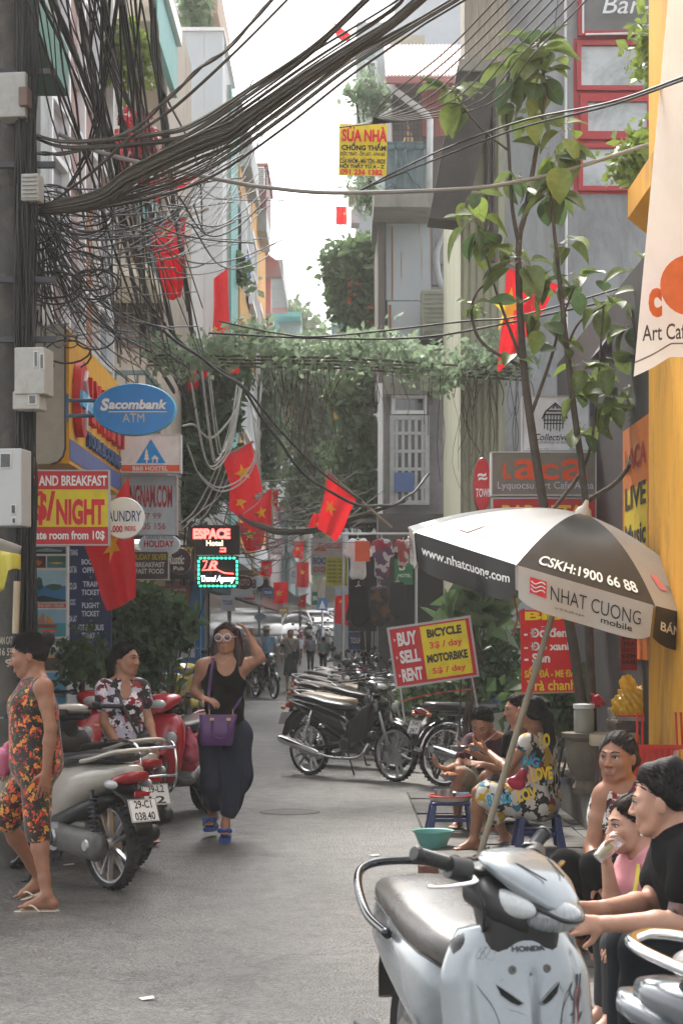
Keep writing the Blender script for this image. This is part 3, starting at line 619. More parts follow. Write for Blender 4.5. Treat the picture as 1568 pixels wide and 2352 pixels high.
obj('wall', MB().box(-12, 12, 98, 99, 0, 6.0), mat('end_wall', (.2, .17, .14), .9, dirt=(.1, .09, .07), dscale=.5), t); obj('coping', MB().box(-12, 12, 97.9, 99.1, 6.001, 6.2), conc, t)
t = thing('dark_shop_front', 'black painted shop pier between grey cafe and yellow wall', 'building', (1.95, 13, 0))
obj('wall', MB().box(2.06, 2.6, 11.95, 17.5, 0, 4.1), mat('black_wood', (.022, .02, .022), .6, var=.2), t)
s = MB(); s.prism([W(1378, 800, 14), W(1452, 690, 14), W(1475, 690, 14), W(1475, 800, 14)], (0, .6, 0)); obj('purple_canopy', s, mat('aubergine', (.05, .035, .06), .7), t)
fb('pier', 1362, 850, 1405, 1700, 15.2, 15.9, mat('black_pier', (.02, .02, .022), .5), t)
fb('sign_cap', 1352, 905, 1402, 950, 15.0, 15.19, mat('lilac_box', (.2, .17, .3), .6), t)
yb = thing('yellow_building', 'ochre yellow corner building with a projecting cornice on the right', 'building', (2.0, 10.5, 0))
ylw = mat('ochre_wall', (.75, .36, .025), .75, var=.12, scale=3, dirt=(.22, .12, .03), dscale=2.2, damt=.8, stretch=(1, 1, .4), bump=.08)
obj('wall', MB().box(1.98, 3.2, 8.0, 11.8, 0, 7), ylw, yb)
s = MB(); zc = 1.55+(1448-455)/4200*11.6
s.add([(1.86, 8, zc-.06), (1.86, 11.9, zc-.06), (1.86, 11.9, zc+.12), (1.86, 8, zc+.12), (1.979, 8, zc-.16), (1.979, 11.9, zc-.16), (1.979, 11.9, zc+.16), (1.979, 8, zc+.16)], [(0, 1, 2, 3), (1, 5, 6, 2), (0, 4, 5, 1), (3, 2, 6, 7), (0, 3, 7, 4), (4, 7, 6, 5)]); obj('cornice', s, ylw, yb)
s = MB(); put_text(s, '#or', V((1.973, 10.55, 1.15)), V((0, -.75, 0)), V((0, 0, .42)), bold=.03); obj('painted_lettering', s, ink('#2b2118'), yb)
lg = thing('stone_ledge', 'low rendered ledge along the pavement under the tea stall', 'wall', (1.9, 12, 0))
obj('wall', MB().box(1.88, 2.6, 8.6, 15.9, 0, .35), mat('ledge_stone', (.09, .08, .065), .9, var=.25, scale=5, dirt=(.03, .03, .025), damt=.8, bump=.5), lg)
for k in range(14): obj('coping_stone', MB().box(1.85, 2.59, 8.6+k*.52, 9.105+k*.52, .352, .40+.004*(k % 3)), mat('coping_grey', (.2, .17, .14), .85, var=.2, scale=8, bump=.3), lg, bevel=.008)
mh = MB(); mh.lathe([(0, .004), (.2, .004), (.21, .008), (.25, .008), (.26, .002)], (W(665, 0, 15.6).x, 15.6, 0), n=36); tag(obj('manhole_cover', mh, mat('cast_iron', (.08, .075, .07), .6, metal=.4, var=.3, bump=.5)), 'flat round iron cover worn into the middle of the road', 'manhole')
hz = MB().box(-70, 70, -6, 112, -1.5, 19)
hm = bpy.data.materials.new('haze_air'); hm.use_nodes = True; N = hm.node_tree.nodes; L = hm.node_tree.links; N.clear()
o_ = N.new('ShaderNodeOutputMaterial'); pvn = N.new('ShaderNodeVolumePrincipled'); pvn.inputs['Color'].default_value = (1, .98, .94, 1); pvn.inputs['Density'].default_value = .0013; pvn.inputs['Anisotropy'].default_value = .3
L.new(pvn.outputs[0], o_.inputs['Volume'])
hzo = tag(obj('haze', hz, hm), 'thin pale city haze filling the street', 'haze', kind='stuff')
# implicit surfaces (smooth unions), meshed by surface nets
class SDF:
 def __init__(s): s.p = []
 def cap(s, a, b, ra, rb=None, k=.02, flat=None, sub=False):
  s.p.append(('c', np.array(a, float), np.array(b, float), ra, ra if rb is None else rb, k, flat, sub)); return s
 def ell(s, c, r, q=None, k=.02, sub=False):
  q = np.eye(3) if q is None else np.array(q); s.p.append(('e', np.array(c, float), np.array(r, float), q, None, k, None, sub)); return s
 def half(s, c, n, k=.004):                # cut away everything on the side n points to
  s.p.append(('h', np.array(c, float), np.array(n, float)/np.linalg.norm(n), None, None, k, None, True)); return s
 def mesh(s, name, h=.006, noise=None):
  lo = np.full(3, 1e9); hi = -lo
  for p in s.p:
   if p[7]: continue
   if p[0] == 'c':
    r = max(p[3], p[4])*(max(1, p[6][1]) if p[6] else 1); a = np.minimum(p[1], p[2])-r; b = np.maximum(p[1], p[2])+r
   else: r = max(p[2]); a = p[1]-r; b = p[1]+r
   lo = np.minimum(lo, a); hi = np.maximum(hi, b)
  lo -= 3*h+.01; hi += 3*h+.01; n = np.ceil((hi-lo)/h).astype(int)+1
  F = np.full(n, .5, np.float32)
  ax = [lo[i]+h*np.arange(n[i]) for i in range(3)]
  for p in s.p:
   k = p[5]; m = k+3*h
   if p[0] == 'c':
    r = max(p[3], p[4])*(max(1, p[6][1]) if p[6] else 1)+m; a = np.minimum(p[1], p[2])-r; b = np.maximum(p[1], p[2])+r
   elif p[0] == 'e': r = max(p[2])+m; a = p[1]-r; b = p[1]+r
   else: a = lo; b = hi
   i0 = np.maximum(0, np.floor((a-lo)/h).astype(int)); i1 = np.minimum(n, np.ceil((b-lo)/h).astype(int)+1)
   if (i1 <= i0).any(): continue
   sl = tuple(slice(i0[i], i1[i]) for i in range(3))
   P = np.stack(np.meshgrid(*[ax[i][i0[i]:i1[i]] for i in range(3)], indexing='ij'), -1).astype(np.float32)
   if p[0] == 'c':
    A, B = p[1], p[2]
    if p[6] is not None:          # squash along an axis: (axis, factor)
     u = np.array(p[6][0], float); u /= np.linalg.norm(u); f = p[6][1]
     Q = P-A; t = (Q @ u)[..., None]*u; Q = Q+t*(1/f-1); e = B-A; e = e+u*(e@u)*(1/f-1); fs = min(f, 1)
    else: Q = P-A; e = B-A; fs = 1
    L2 = max(1e-12, e@e); t = np.clip((Q@e)/L2, 0, 1)
    d = (np.linalg.norm(Q-t[..., None]*e, axis=-1)-(p[3]+(p[4]-p[3])*t))*fs
   elif p[0] == 'e':
    Q = (P-p[1]) @ p[3]; k0 = np.linalg.norm(Q/p[2], axis=-1); k1 = np.linalg.norm(Q/p[2]**2, axis=-1); d = k0*(k0-1)/np.maximum(k1, 1e-6)
   else: d = (p[1]-P)@p[2]
   D = F[sl]
   if p[7]:
    hh = np.maximum(k-np.abs(D+d), 0)/max(k, 1e-6); F[sl] = np.maximum(D, -d)+hh*hh*k*.25
   else:
    hh = np.maximum(k-np.abs(D-d), 0)/max(k, 1e-6); F[sl] = np.minimum(D, d)-hh*hh*k*.25
  if noise is not None:
   P = np.stack(np.meshgrid(*ax, indexing='ij'), -1); F += noise(P)
  return nets(F, lo, h, name)
def nets(F, lo, h, name):
 S = F < 0; n = np.array(F.shape)
 c = [(i, j, k) for i in (0, 1) for j in (0, 1) for k in (0, 1)]
 sh = lambda A, o: A[o[0]:n[0]-1+o[0], o[1]:n[1]-1+o[1], o[2]:n[2]-1+o[2]]
 cnt = sum(sh(S, o).astype(np.int8) for o in c); act = (cnt > 0) & (cnt < 8); idx = np.argwhere(act)
 vid = np.full(act.shape, -1, np.int32); vid[act] = np.arange(len(idx))
 pos = np.zeros((len(idx), 3)); num = np.zeros(len(idx))
 for o in c:
  for a in range(3):
   if o[a]: continue
   q = list(o); q[a] = 1; i = idx+np.array(o); j = idx+np.array(q); f0 = F[i[:, 0], i[:, 1], i[:, 2]]; f1 = F[j[:, 0], j[:, 1], j[:, 2]]
   m = (f0 < 0) != (f1 < 0); t = np.where(m, f0/np.where(m, f0-f1, 1), 0); w = np.array(o, float)[None].repeat(len(idx), 0); w[:, a] += t
   pos[m] += w[m]; num[m] += 1
 pos = lo+h*(idx+pos/num[:, None]); quads = []
 for a in range(3):
  u, v = (a+1) % 3, (a+2) % 3; s0 = [slice(1, -1)]*3; s1 = [slice(1, -1)]*3; s0[a] = slice(0, n[a]-1); s1[a] = slice(1, n[a])
  A = S[tuple(s0)]; B = S[tuple(s1)]; off = np.array([1, 1, 1]); off[a] = 0
  for flip, M in ((0, A & ~B), (1, ~A & B)):
   e = np.argwhere(M)+off
   if not len(e): continue
   g = []
   for du, dv in ((0, 0), (-1, 0), (-1, -1), (0, -1)):
    w = e.copy(); w[:, u] += du; w[:, v] += dv; g.append(vid[w[:, 0], w[:, 1], w[:, 2]])
   q = np.stack(g, 1); quads.append(q[:, ::-1] if flip else q)
 q = np.concatenate(quads); q = q[(q >= 0).all(1)]
 me = bpy.data.meshes.new(name); me.vertices.add(len(pos)); me.vertices.foreach_set('co', pos.ravel())
 me.loops.add(q.size); me.loops.foreach_set('vertex_index', q.ravel().astype(np.int32))
 me.polygons.add(len(q)); me.polygons.foreach_set('loop_start', np.arange(0, q.size, 4, dtype=np.int32))
 me.polygons.foreach_set('use_smooth', np.ones(len(q), bool)); me.update(calc_edges=True); me.validate(); return me
def un(v): return V(v).normalized()
def lerp(a, b, t): return V(a)*(1-t)+V(b)*t
# anatomy
def skin_mat(name, c): return mat(name, c, .45, var=.13, scale=14, spec=.35, sub=.2, bump=.12, bscale=260, dirt=(c[0]*.95, c[1]*.72, c[2]*.66), dscale=7, damt=.5)
def head_frame(f, u=(0, 0, 1)):
 f = un(f); r = f.cross(V(u)).normalized(); u = r.cross(f).normalized(); return f, r, u
def head_prims(S, c, f, u, s=1.0, male=False):
 f, r, u = head_frame(f, u); c = V(c); q = np.array([list(r), list(f), list(u)]).T
 P = lambda x, y, z: c+(r*x+f*y+u*z)*s
 S.ell(P(0, -.012, .022), V((.074, .09, .086))*s, q, .02)
 S.ell(P(0, .026, -.03), V((.059, .066, .084))*s, q, .03)
 S.cap(P(-.013, .062, -.096), P(.013, .062, -.096), .019*s, k=.025)
 for x in (-1, 1):
  S.ell(P(x*.036, .056, -.024), V((.024, .026, .026))*s, q, .022)
  S.cap(P(x*.012, .083, .02), P(x*.042, .068, .018), .011*s, .009*s, k=.014)
  S.cap(P(x*.052, .0, -.03), P(x*.042, .035, -.082), .016*s, .016*s, k=.03)
  S.ell(P(x*.079, -.006, -.008), V((.009, .019, .031))*s, q, .006)
  S.ell(P(x*.031, .094, .002), V((.014, .014, .0065))*s, q, .010, sub=True)
 S.cap(P(0, .083, .012), P(0, .105, -.030), .0075*s, .0115*s, k=.012)
 for x in (-1, 1): S.ell(P(x*.0125, .097, -.034), V((.009, .011, .008))*s, q, .007)
 S.cap(P(-.019, .083, -.061), P(.019, .083, -.061), .0075*s, k=.010); S.cap(P(-.015, .083, -.072), P(.015, .083, -.072), .0085*s, k=.010)
 return P, q
def head_parts(par, P, s, skin, lipc='#a8605a', lid=True, brow='#1b1412'):
 e = MB(); e.sm = True; q = None
 for x in (-1, 1):
  o = MB(); o.ell(P(x*.031, .0775, .003), (.0118*s,)*3, nu=14, nv=10); ey = obj('eye', o, mat('eye_white', (.42, .38, .35), .3), par, smooth='all')
  i = MB(); i.ell(P(x*.031, .0835, .003), (.0072*s,)*3, nu=10, nv=8); obj('iris', i, mat('iris_dark', (.012, .008, .006), .5, spec=.2, var=0), ey, smooth='all')
  b = MB(); b.tube([P(x*.016, .094, .007), P(x*.026, .0935, .0105), P(x*.037, .088, .0105), P(x*.046, .077, .005)], [.0016*s, .003*s, .003*s, .0015*s], 5); obj('eyelashes', b, mat('brow', brow, .7), par, smooth='all')
  b = MB(); b.tube([P(x*.012, .0955, .024), P(x*.028, .092, .031), P(x*.048, .075, .026)], [.003*s, .0035*s, .0014*s], 5); obj('eyebrow', b, mat('brow', brow, .7), par, smooth='all')
 b = MB(); b.tube([P(-.024, .078, -.064), P(-.010, .0905, -.060), P(0, .092, -.062), P(.010, .0905, -.060), P(.024, .078, -.064)], [.0015*s, .0042*s, .0042*s, .0042*s, .0015*s], 6)
 b.tube([P(-.022, .078, -.066), P(0, .0925, -.0725), P(.022, .078, -.066)], [.0015*s, .0058*s, .0015*s], 6); obj('lips', b, mat('lip'+lipc, lipc, .35, var=.05), par, smooth='all')
def finger_set(S, wr, d, n, side, s=1.0, curl=.5, spread=.16, thumb=None):
 """hand at wrist wr, fingers along d, palm facing n; side +1: thumb on the +(n x d) side"""
 d = un(d); n = V(n); n = (n-d*n.dot(d)).normalized(); t = n.cross(d).normalized()*side; wr = V(wr)
 S.cap(wr-d*.01, wr+d*.03*s, .024*s, .026*s, k=.012, flat=(n, .72))
 for i in range(4):
  o = (i-1.5)*-.018*s; S.cap(wr+d*.028*s+t*o*.55, wr+d*.082*s+t*o, .0125*s, .0105*s, k=.011)
 for i, L in enumerate((.9, 1.0, .94, .74)):
  p = wr+d*.085*s+t*((1.5-i)*.018*s); a = curl*.6; dr = (d+t*((1.5-i)*spread*.4)).normalized()
  for j, (l, rr) in enumerate(((.042, .0088), (.027, .0078), (.020, .0070))):
   q = Quaternion(t*side, a*side) if False else None
   ang = a; dr2 = (dr*math.cos(ang)+n*math.sin(ang)).normalized(); e = p+dr2*(l*L*s); S.cap(p, e, rr*s, rr*.9*s, k=.004); p = e; a += curl*.75
 td = un(thumb) if thumb is not None else (d*.55+t*.75+n*.35).normalized(); b = wr+d*.022*s+t*.022*s
 m = b+td*.042*s; S.cap(b, m, .0135*s, .0105*s, k=.012); e = m+(td*.8+d*.5).normalized()*.030*s; S.cap(m, e, .0098*s, .008*s, k=.004)
def foot_prims(S, an, d, s=1.0, pitch=0):
 """ankle centre an, toes along d (level)"""
 d = un(d); an = V(an); up = V((0, 0, 1)); r = d.cross(up).normalized()
 h = an-up*.045*s-d*.035*s; ball = an-up*(.055+pitch)*s+d*.115*s
 S.cap(an, h, .034*s, .030*s, k=.02); S.cap(h, ball, .029*s, .022*s, k=.02, flat=(r, 1.15)); S.cap(an-up*.01+d*.02*s, ball-r*.012*s, .031*s, .018*s, k=.02)
 for i in range(5):
  o = (i-2)*.016*s; S.cap(ball+r*o*.9-d*.01*s, ball+r*o+d*(.048-.004*abs(i-1))*s-up*.004*s, .0105*s, .008*s, k=.006)
 return h, ball, r
def leg_prims(S, hip, kn, an, s=1.0, th=.078, fat=1.0):
 hip, kn, an = V(hip), V(kn), V(an); S.cap(hip, lerp(hip, kn, .5), th*fat*s, .066*fat*s, k=.03); S.cap(lerp(hip, kn, .5), kn, .066*fat*s, .05*fat*s, k=.02)
 S.ell(kn, (.05*s,)*3, k=.02); m = lerp(kn, an, .3); ax = (an-kn).normalized()
 S.cap(kn, m, .046*s, .050*fat*s, k=.02); S.cap(m, lerp(kn, an, .75), .050*fat*s, .033*s, k=.02); S.cap(lerp(kn, an, .75), an, .033*s, .031*s, k=.02)
def arm_prims(S, sh, el, wr, s=1.0, fat=1.0):
 sh, el, wr = V(sh), V(el), V(wr); S.cap(sh, lerp(sh, el, .45), .046*s*fat, .041*s*fat, k=.03); S.cap(lerp(sh, el, .45), el, .041*s*fat, .034*s*fat, k=.015)
 S.cap(el, lerp(el, wr, .3), .034*s*fat, .036*s*fat, k=.015); S.cap(lerp(el, wr, .3), wr, .036*s*fat, .024*s, k=.015)
def torso_prims(S, J, s=1.0, inf=0, bust=0, belly=0, low=1.0, sh=True, k=.05):
 """J: pel, chest, nk, shL, shR; r = body's right direction"""
 r = un(V(J['shR'])-V(J['shL'])); pel, ch, nk = V(J['pel']), V(J['chest']), V(J['nk']); up = un(ch-pel); f = up.cross(r).normalized() ; f = f if f.dot(V(J['bf'])) > 0 else -f
 fl = (f, .68); w = J.get('w', 1.0)
 if low > 0: S.cap(pel-r*.055*s*w, pel+r*.055*s*w, .108*s*w+inf, k=k, flat=(f, .85))
 wst = lerp(pel, ch, .52); S.cap(wst-r*.04*s*w+f*belly, wst+r*.04*s*w+f*belly, .092*s*w+inf, k=k, flat=(f, .9))
 S.cap(pel, wst, .10*s*w+inf, .095*s*w+inf, k=k, flat=(f, .88)); S.cap(wst, ch, .092*s*w+inf, .105*s*w+inf, k=k, flat=(f, .85))
 S.cap(ch-r*.055*s*w, ch+r*.055*s*w, .10*s*w+inf, k=k, flat=(f, .82))
 cl = lerp(ch, nk, .62)
 if sh: S.cap(lerp(J['shL'], cl, .12), lerp(J['shR'], cl, .12), .050*s*w+inf, k=k*.9, flat=(f, .95)); S.cap(ch, cl, .098*s*w+inf, .07*s*w+inf, k=k, flat=(f, .8))
 if bust:
  for x in (-1, 1): S.ell(ch+r*(x*.062*s)+f*(.072*s)-up*.015*s, (.052*s*bust+inf,)*3, k=.035)
 return r, f, up
def body_base(J, s=1.0, skin=None, bust=0, fat=1.0, male=False, legs=True, hs=1.0, belly=0):
 S = SDF(); P, q = head_prims(S, J['head'], J['hf'], J.get('hu', (0, 0, 1)), hs, male)
 torso_prims(S, J, s, bust=bust, belly=belly)
 f, r, u = head_frame(J['hf'], J.get('hu', (0, 0, 1)))
 S.cap(V(J['head'])-u*.06*hs-f*.022*hs, J['nk'], .050*hs, .056*s, k=.03)
 for sd in 'LR':
  S.cap(lerp(J['nk'], J['sh'+sd], .25), J['sh'+sd], .045*s, .048*s, k=.04)
  arm_prims(S, J['sh'+sd], J['el'+sd], J['wr'+sd], s, fat)
  h = J.get('hand'+sd)
  if h: finger_set(S, J['wr'+sd], h[0], h[1], h[2], s*.97, *h[3:])
  if legs and 'kn'+sd in J:
   leg_prims(S, J['hp'+sd], J['kn'+sd], J['an'+sd], s, fat=fat)
   if 'ft'+sd in J: foot_prims(S, J['an'+sd], J['ft'+sd], s*.95)
 return S, P
def person(label, loc, group=None): return thing('person', label, 'person', loc, 0, group)
hair_m = mat('hair_black', (.007, .0055, .005), .62, var=.3, scale=40, stretch=(1, 1, .15), bump=.1, bscale=120, spec=.15)
HL = []
def hair_sdf(P, q, s, extra=(), front=.03, side=.0, low=-.02, vol=1.0):
 HL.append((P, s))
 """skull cap of hair, cut off at the hairline; extra = capsules in head coordinates"""
 S = SDF(); S.ell(P(0, -.018, .026), V((.082*vol, .098*vol, .092*vol))*s, q, .01)
 fdir = un(P(0, 1, 0)-P(0, 0, 0)); udir = un(P(0, 0, 1)-P(0, 0, 0))
 S.half(P(0, front, .05), tuple(fdir*1.0-udir*.9), .01)          # keep behind the slanting hairline
 S.half(P(0, 0, low), tuple(-udir*1.0+fdir*.55), .01)
 for e in extra: S.cap(P(*e[0]), P(*e[1]), e[2]*s, e[3]*s, k=e[4] if len(e) > 4 else .02)
 return S
def strands(P): return .0009*np.sin(P[..., 0]*520+P[..., 1]*430+3*np.sin(P[..., 2]*40))+.0012*np.sin(P[..., 0]*90-P[..., 1]*110+P[..., 2]*30)
def folds(a=.004, fx=60, fz=14, ph=0):
 return lambda P: a*np.sin(P[..., 0]*fx+P[..., 1]*fx*.8+ph+1.7*np.sin(P[..., 2]*fz))*(.5+.5*np.sin(P[..., 2]*fz*.7+P[..., 0]*9+ph))
def w(px, py, Y, dz=0): return W(px, py, Y)
# ================================================================ people close by
sk1 = skin_mat('skin_tan', (.32, .155, .09)); sk2 = skin_mat('skin_warm', (.37, .19, .12)); sk3 = skin_mat('skin_brown', (.26, .122, .072)); sk4 = skin_mat('skin_light', (.43, .24, .165))
# woman in the floral suit, walking left, seen side on
Y = 10.25
J = dict(head=w(66, 1504, Y), hf=(-1, -.12, -.22), nk=w(84, 1556, Y), chest=w(78, 1612, Y), pel=w(82, 1745, Y), bf=(-1, 0, 0),
   shL=w(100, 1580, Y-.16), shR=w(72, 1578, Y+.17), elL=w(117, 1672, Y-.21), elR=w(52, 1676, Y+.24), wrL=w(107, 1772, Y-.21), wrR=w(16, 1742, Y+.2),
   hpL=w(84, 1768, Y-.08), hpR=w(74, 1768, Y+.08), knL=w(86, 1898, Y-.08), knR=w(14, 1884, Y+.12), anL=w(108, 2058, Y-.14), anR=w(92, 2018, Y+.3),
   ftL=(-1, -.12, 0), ftR=(-1, .05, -.35), handL=((-.12, 0, -1), (-.3, .9, 0), 1, .45), handR=((-.2, 0, -1), (0, -1, 0), -1, .8))
p = person('woman in orange and red floral suit and cream flip flops walking left', tuple(V((J['anL'].x, 10.1, 0))))
S, P = body_base(J, .98, bust=.9, hs=1.04); obj('body', S.mesh('body', .006), sk3, p)
head_parts(p, P, 1.04, sk3); hf, hr, hu = head_frame(J['hf']); hq = np.array([list(hr), list(hf), list(hu)]).T
H = hair_sdf(P, hq, 1.0, [((0, -.09, .05), (0, -.115, .06), .035, .045), ((0, -.06, -.02), (0, -.09, .03), .04, .035), ((.07, -.01, .02), (.05, -.06, -.01), .02, .03), ((-.07, -.01, .02), (-.05, -.06, -.01), .02, .03)], front=.045)
obj('hair', H.mesh('hair', .005, strands), hair_m, p)
b = MB(); b.torus(P(0, -.095, .055), P(0, -.095, .055)-P(0, -.12, .06), .03, .006, 20, 6); obj('hair_band', b, white_fr, p, smooth='all')
fl = pattern('floral_print', [(0, '#14120f'), (.30, '#8c1d10'), (.44, '#c2401a'), (.58, '#d8772a'), (.70, '#2c3a17'), (.82, '#c08a30'), (.92, '#5c1612')], 30, edge=('#14110e', .56, '#c9963c', .12), rand=2.6)
S = SDF(); torso_prims(S, J, .98, inf=.016, bust=1.0); S.cap(w(78, 1640, Y), w(84, 1750, Y), .135, .15, k=.05, flat=((0, 1, 0), 1.0))
S.cap(J['hpL'], w(88, 1915, Y-.09), .095, .07, k=.04); S.cap(J['hpR'], w(18, 1878, Y+.12), .10, .085, k=.04); S.half(w(88, 1930, Y), (.05, 0, -1))
S.ell(J['nk']+V((0, 0, .02)), (.085, .085, .05), k=.01, sub=True); S.ell(J['shL']+V((.01, -.06, .0)), (.05, .045, .09), k=.02, sub=True)
obj('floral_suit', S.mesh('suit', .006, folds(.003, 50, 14)), fl, p)
for sd, a in (('L', J['anL']), ('R', J['anR'])):
 d = un(J['ft'+sd]); o = a+V((0, 0, -.087)); b = MB(); b.sloft([(o-d*.07, V((0, .03, 0)), V((0, 0, .006)), 3), (o-d*.04, V((0, .037, 0)), V((0, 0, .011)), 3), (o+d*.07, V((0, .045, 0)), V((0, 0, .009)), 3), (o+d*.165, V((0, .042, 0)), V((0, 0, .007)), 3), (o+d*.19, V((0, .02, 0)), V((0, 0, .004)), 3)], 14)
 so = obj('flip_flop', b, mat('flipflop_cream', (.5, .42, .32), .6), p, smooth=True)
 b = MB(); t = o+d*.14+V((0, 0, .012)); b.tube(bez([o+d*.03+V((0, -.045, .005)), o+d*.08+V((0, -.035, .04)), t]), .006, 6); b.tube(bez([o+d*.03+V((0, .045, .005)), o+d*.08+V((0, .035, .04)), t]), .006, 6); obj('strap', b, mat('flipflop_cream', (.5, .42, .32), .6), so, smooth='all')
b = SDF(); b.cap(w(12, 1760, Y+.2), w(8, 1735, Y+.15), .05, .035, k=.02); b.cap(w(14, 1712, Y+.2), w(10, 1740, Y+.18), .015, .05, k=.02); b.ell(w(2, 1750, Y+.2), (.05, .05, .07))
t = tag(obj('plastic_bag', b.mesh('bag', .006, folds(.006, 90, 50)), mat('bag_pink', (.7, .22, .35), .35, transl=.3)), 'pink plastic bag in the far hand of the floral suited woman', 'bag')
# ponytail woman in patterned blouse behind the scooter
Y = 13.2
J = dict(head=w(290, 1513, Y), hf=(.86, -.5, -.02), nk=w(283, 1560, Y), chest=w(283, 1612, Y), pel=w(285, 1716, Y), bf=(.45, -.9, 0), w=.98,
   shL=w(322, 1580, Y+.04), shR=w(240, 1582, Y-.06), elL=w(341, 1652, Y+.0), elR=w(240, 1660, Y-.1), wrL=w(354, 1700, Y-.12), wrR=w(272, 1712, Y-.22),
   hpL=w(306, 1735, Y), hpR=w(268, 1735, Y-.04), knL=w(330, 1828, Y-.1), knR=w(286, 1830, Y-.06), anL=w(346, 1912, Y), anR=w(295, 1912, Y), ftL=(.4, -.9, 0), ftR=(.3, -.9, 0),
   handL=((.1, -.2, -1), (-.6, .6, 0), -1, .35), handR=((.35, -.3, -.8), (.3, .8, 0), 1, .5))
p = person('woman with a ponytail and red, black and white blouse behind the cream scooter', tuple(V((J['pel'].x, Y, 0))))
S, P = body_base(J, .97, bust=.8, hs=1.02); obj('body', S.mesh('body', .006), sk2, p); head_parts(p, P, 1.02, sk2)
hf, hr, hu = head_frame(J['hf']); hq = np.array([list(hr), list(hf), list(hu)]).T
H = hair_sdf(P, hq, 1.02, [((0, -.09, .05), (0, -.14, -.02), .03, .035), ((0, -.14, -.02), (.01, -.13, -.17), .036, .02), ((.06, .03, .055), (.07, -.01, .0), .022, .018), ((-.06, .03, .055), (-.07, -.02, .0), .022, .018)], front=.05)
obj('hair', H.mesh('hair', .005, strands), hair_m, p)
bl = pattern('blouse_print', [(0, '#16131a'), (.34, '#b9b4c4'), (.55, '#8c1226'), (.70, '#e2dfe6'), (.80, '#17141b'), (.93, '#8a3020')], 24, rand=2.0)
S = SDF(); torso_prims(S, J, .97, inf=.02, bust=.9); S.cap(w(284, 1640, Y), w(287, 1705, Y), .13, .155, k=.05, flat=((0, 1, 0), .8))
for sd in 'LR': S.cap(J['sh'+sd], lerp(J['sh'+sd], J['el'+sd], .45), .068, .07, k=.03); S.half(lerp(J['sh'+sd], J['el'+sd], .5)+V((.5 if sd == 'L' else -.5, 0, 0))*0, (0, 0, 0) if False else (0, 0, -1e-9)) if False else None
S.ell(w(290, 1576, Y-.12), (.05, .09, .10), k=.01, sub=True); obj('blouse', S.mesh('blouse', .006, folds(.003, 60, 20)), bl, p)
S = SDF(); S.cap(J['pel']-V((.05, 0, 0)), J['pel']+V((.05, 0, 0)), .118, k=.04, flat=((0, 1, 0), .85))
for sd in 'LR': S.cap(J['hp'+sd], J['kn'+sd], .09, .066, k=.03); S.cap(J['kn'+sd], J['an'+sd]+V((0, 0, .03)), .066, .05, k=.03)
obj('trousers', S.mesh('jeans', .007, folds(.002, 60, 30)), mat('denim', (.05, .075, .12), .8, var=.2, scale=30), p)
b = MB(); b.tube(bez([w(262, 1566, Y-.05), w(285, 1625, Y-.17), w(318, 1690, Y-.15)]), .012, 6, flat=.4); obj('bag_strap', b, metal_dk, p)
S = SDF(); S.cap(w(330, 1695, Y-.1), w(345, 1705, Y-.1), .05, k=.03, flat=((0, 1, 0), .5)); obj('waist_pouch', S.mesh('pouch', .006), mat('pouch', (.02, .02, .025), .6), p)
b = MB(); b.sloft([(J['anL']+V((0, -.16, -.08)), V((.03, 0, 0)), V((0, 0, .008)), 3), (J['anL']+V((0, 0, -.08)), V((.045, 0, 0)), V((0, 0, .014)), 3), (J['anL']+V((0, .06, -.08)), V((.03, 0, 0)), V((0, 0, .012)), 3)], 12); obj('sandal', b, mat('sandal_dark', (.03, .025, .025), .6), p, smooth=True)
# woman in black tank top with sunglasses, walking towards us
Y = 13.65
J = dict(head=w(521, 1466, Y), hf=(-.22, -.97, .06), hu=(-.04, 0, 1), nk=w(519, 1510, Y), chest=w(514, 1562, Y), pel=w(517, 1682, Y), bf=(-.05, -1, 0), w=1.05,
   shR=w(466, 1530, Y), shL=w(562, 1530, Y), elR=w(446, 1590, Y+.04), elL=w(598, 1512, Y-.04), wrR=w(466, 1604, Y-.2), wrL=w(576, 1468, Y-.02),
   hpR=w(494, 1700, Y), hpL=w(540, 1700, Y), knR=w(494, 1792, Y-.1), knL=w(530, 1792, Y-.08), anR=w(489, 1868, Y+.14), anL=w(518, 1893, Y-.14), ftR=(-.15, -1, -.1), ftL=(.02, -1, 0),
   handR=((.7, -.5, -.15), (.1, .2, -1), 1, .5), handL=((-.45, .1, .9), (-.8, -.1, -.2), 1, .5))
p = person('woman in sunglasses, black tank top and navy trousers touching her hair', tuple(V((J['pel'].x, Y, 0))))
S, P = body_base(J, 1.0, bust=1.05, hs=1.0, fat=1.05); obj('body', S.mesh('body', .006), sk2, p); head_parts(p, P, 1.0, sk2, lipc='#954a4a')
hf, hr, hu = head_frame(J['hf'], J['hu']); hq = np.array([list(hr), list(hf), list(hu)]).T
red_hair = mat('hair_auburn', (.028, .009, .008), .45, var=.3, scale=40, stretch=(1, 1, .15), bump=.25, bscale=120, spec=.4)
H = hair_sdf(P, hq, 1.0, [((-.07, -.01, .05), (-.095, -.0, -.12), .03, .04), ((-.095, 0, -.12), (-.10, .02, -.2), .04, .02), ((.07, .0, .05), (.09, .0, -.09), .03, .036), ((.09, 0, -.09), (.10, .03, -.19), .036, .018), ((0, -.07, .0), (0, -.09, -.16), .075, .06), ((-.02, .05, .1), (.06, .03, .06), .022, .02), ((-.02, .05, .1), (-.06, .04, .06), .02, .02)], front=.05, vol=1.04)
obj('hair', H.mesh('hair', .005, strands), red_hair, p)
sg = thing('dummy', 'x', 'x') if False else None
b = MB()
for x in (-1, 1): b.torus(P(x*.034, .103, .0), P(x*.1, 1, 0)-P(0, 0, 0), .026, .0055, 24, 6, 1.0)
